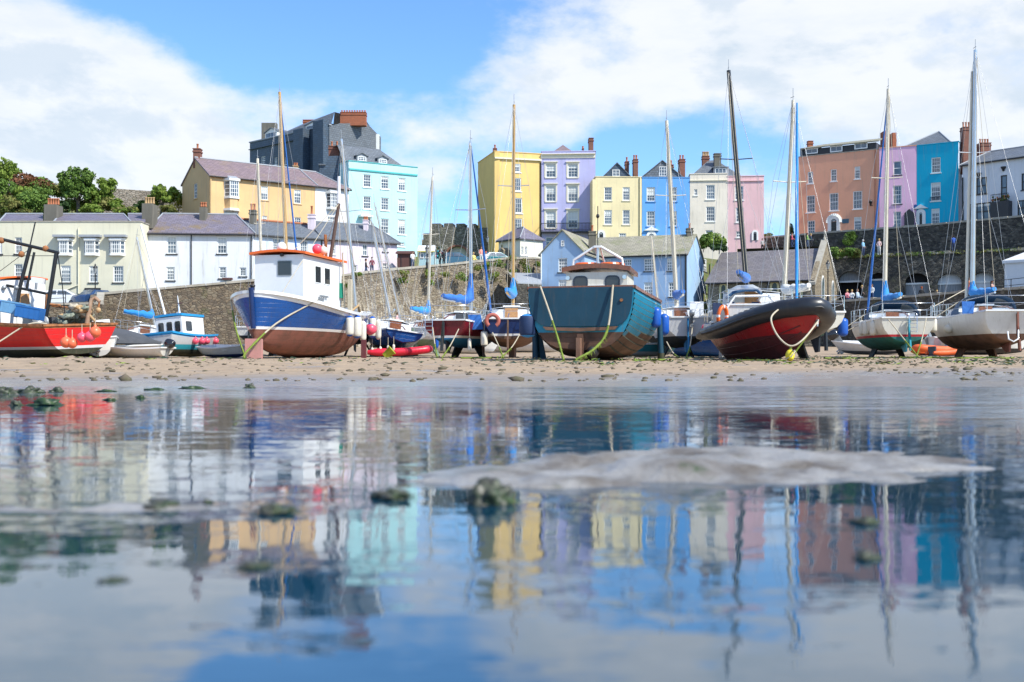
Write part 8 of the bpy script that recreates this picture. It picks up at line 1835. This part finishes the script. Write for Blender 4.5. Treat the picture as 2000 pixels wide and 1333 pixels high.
person(1938, 95, 5.6, 'long haired person by the marquee, behind the sprayhood', (.5, .3, .25), den, (.25, .08, .03), 'stand', 30); person(1686, 119.8, 11.8, 'person in pale blue with white hair on the arcade terrace', (.25, .5, .7), navy, wht, 'stand', 40); person(1717, 118.9, 11.8, 'person in pale pink on the arcade terrace left of the blue furled sail', (.7, .5, .48), wht, bl, 'stand', -30)
person(1862, 115.6, 11.8, 'person in royal blue standing against the high wall, terrace', (.03, .10, .4), navy, dk_, 'stand', 180); person(1547, 127, 13.35, 'person in coral pink on the path behind the church roof', (.8, .15, .2), navy, br, 'walk', 80); person(1577, 127, 13.35, 'person in lime green on the path behind the church roof', grn, den, br, 'walk', 80); person(1584, 127.6, 13.35, 'person in dark blue close behind the one in lime green', den, blk, bl, 'walk', 80)
person(1489, 128, 13.0, 'person in grey on the path at the church roof end', (.4, .38, .36), blk, dk_, 'stand', 0, 1.55); person(715, 104.5, 8.35, 'person in black on the road by the pink cottage window', blk, den, dk_, 'walk', 90); person(726.5, 105, 8.55, 'person in maroon on the road before the pink cottage', (.2, .03, .05), navy, br, 'stand', 0)
person(806, 107.5, 9.35, 'person in white standing by the brown shed door', wht, den, br, 'stand', 30); person(859, 110.6, 9.75, 'dark haired person at the stall counter, left', (.05, .2, .12), blk, dk_, 'stand', 120); person(867, 110.3, 9.8, 'person in black leather at the stall counter, right', blk, blk, dk_, 'stand', -120)
person(925, 112.5, 10.2, 'person in a yellow coat crouched low by the gateway', (.75, .62, .2), (.75, .62, .2), bl, 'sit', 30); person(940, 113.5, 10.4, 'person in salmon pink standing by the gateway', (.85, .35, .28), wht, br, 'stand', 10); person(949, 113.6, 10.4, 'person in white and pink sitting on the coping by the teal car', wht, (.7, .4, .5), (.5, .1, .08), 'sit', -10)
person(777, 93.5, ground_z(-9.3, 93.5) + 1.3, 'person in pale pink perched on the boulders at the wall foot', (.8, .5, .5), blk, dk_, 'stand', 60, 1.6)
def sheet2(name, pts): g = MB(); g.face(pts, 'tarmac'); o = g.build(name); o['kind'] = 'structure'
sheet2('upper_path', [G(1440, 124, 13.0), G(1625, 124, 13.33), G(1600, 131, 13.33), G(1440, 136.5, 13.0)])

# ---------------------------------------------------------------- stones in and beside the pool
wr = mat('weedy_rock', (.055, .05, .04), .5, kind='plain', col2=(.03, .055, .018), amt=1.0, sc=14); wd = mat('wet_seaweed', (.012, .03, .02), .4, kind='plain', col2=(.04, .075, .015), amt=1, sc=12)
def rock(px, py, rx, label, flat=.55, z=0.0, m=wr, seed=0, group='weedy stones in the pool', name='rock', cat='rock', sy=1.0):
    D = (EYE - z) * FPX / (py - HOR); r = rx * D / FPX; g = MB(); g.ball((0, 0, r * flat * .1), r, m, 34, (1, sy, flat), .8, seed + px * .013)
    for v in g.v: v += v.normalized() * r * (.16 * noise.noise(v * (2.6 / r) + Vector((seed, 0, 0))) + .10 * noise.noise(v * (7 / r) + Vector((seed, 4, 0))))
    rs = random.Random(seed * 7 + px)
    for k in range(26 if sy < 1 or flat < .6 else 60): a = rs.uniform(0, 6.28); q0 = r * rs.uniform(.55, .95); q1 = q0 + r * rs.uniform(.15, .6); w_ = r * .05; p0 = Vector((math.cos(a) * q0, math.sin(a) * q0 * sy, r * flat * .45 * rs.random())); p1 = Vector((math.cos(a + .2) * q1, math.sin(a + .2) * q1 * sy, .003)); s_ = Vector((-math.sin(a) * w_, math.cos(a) * w_, w_ * .4)); g.face([p0 - s_, p0 + s_, p1 + s_ * .5, p1 - s_ * .5], wd)
    o = g.build(name, None, (0, 0, 0)); o.location = (G(px, D).x, D, z); return tag(o, label, cat, group)
rock(956, 984, 44, 'large round rock with green weed standing in the pool, left end of the silt bar', .80, seed=1)
rock(768, 974, 34, 'flat brown rock in the pool left of the large round one', .42, seed=2); rock(316, 992, 36, 'low blurred weedy stone in the pool at left', .3, seed=3); rock(540, 1002, 38, 'low teal weedy stone in the pool left of centre', .38, seed=4); rock(500, 1108, 34, 'blurred weedy stone close to the lens, left of centre', .26, seed=5); rock(222, 1135, 26, 'small dark stone close to the lens at left', .2, seed=6)
rock(1690, 1022, 26, 'dark green weedy stone in the pool at right', .4, seed=7); rock(1692, 1092, 24, 'green weedy stone nearer the lens at right', .5, seed=8); rock(408, 984, 10, 'tiny weedy pebble in the left of the pool', .7, seed=9)
for k, (px, py, rx, fl, lb) in enumerate([(12, 768, 20, .5, 'rounded weedy stone at the left edge of the water line'), (60, 766, 22, .45, 'second rounded weedy stone along the left water line'), (109, 765, 14, .5, 'third small weedy stone along the left water line'), (90, 790, 30, .3, 'flat weedy stone lying in the shallows at left'), (32, 790, 12, .6, 'small brown stone beside the flat one in the left shallows'), (487, 757, 10, .9, 'small pointed brown stone at the water line'), (208, 764, 16, .25, 'low weed clump at the water line left of centre'), (374, 758, 22, .22, 'long weed clump at the water line'), (300, 761, 20, .2, 'thin strip of weed at the water line'), (275, 776, 8, .6, 'little green pebble in the left shallows'), (215, 780, 12, .25, 'low dark weed clump in the left shallows')]):
    rock(px, py + 2, rx, lb, fl, 0.0, wr if k in (0, 1, 2, 4, 5) else wd, k + 20, 'weedy stones along the water line', sy=.6)
g = MB(); rs = random.Random(31)   # torn scraps of green weed between the yachts and the pool
for k in range(420):
    D = rs.uniform(24, 46); x = rs.gauss(.30, .2) * D if k % 3 else rs.uniform(-.45, .5) * D; z0 = ground_z(x, D) + .02
    for j in range(5): a = rs.uniform(0, 6.28); l = rs.uniform(.05, .22); p = Vector((x + rs.gauss(0, .12), D + rs.gauss(0, .1), z0 + rs.uniform(0, .05))); q = Vector((math.cos(a) * l, math.sin(a) * l, rs.uniform(0, .05))); s_ = Vector((-math.sin(a) * .02, math.cos(a) * .02, .012)); g.face([p, p + q * .5 + s_, p + q, p + q * .5 - s_], 'rope_weed' if k % 4 == 0 else wd)
tag(g.build('seaweed_scraps'), 'green and black seaweed scraps strewn over the sand', 'seaweed', kind='stuff')
# clods and worm casts on the sand: beyond counting
g = MB(); rs = random.Random(12); cl_m = mat('dark_sand_clod', (.13, .10, .07), .8, col2=(.07, .075, .03), amt=.7, sc=3)
for k in range(1500):
    D = 13.2 + 22 * rs.random() ** 1.3; x = rs.uniform(-.5, .5) * D
    if noise.noise((x * .35, D * .3, 5)) < rs.uniform(-.35, .3): continue
    r_ = rs.uniform(.012, .03) * (2.0 if rs.random() < .07 else 1); g.ball((x, D, ground_z(x, D) + r_ * .15), r_, cl_m, 6, (1.6, 1, .8), 1.0, k)
tag(g.build('sand_clods'), 'dark clods and worm casts scattered over the sand', 'sand clods', kind='stuff')
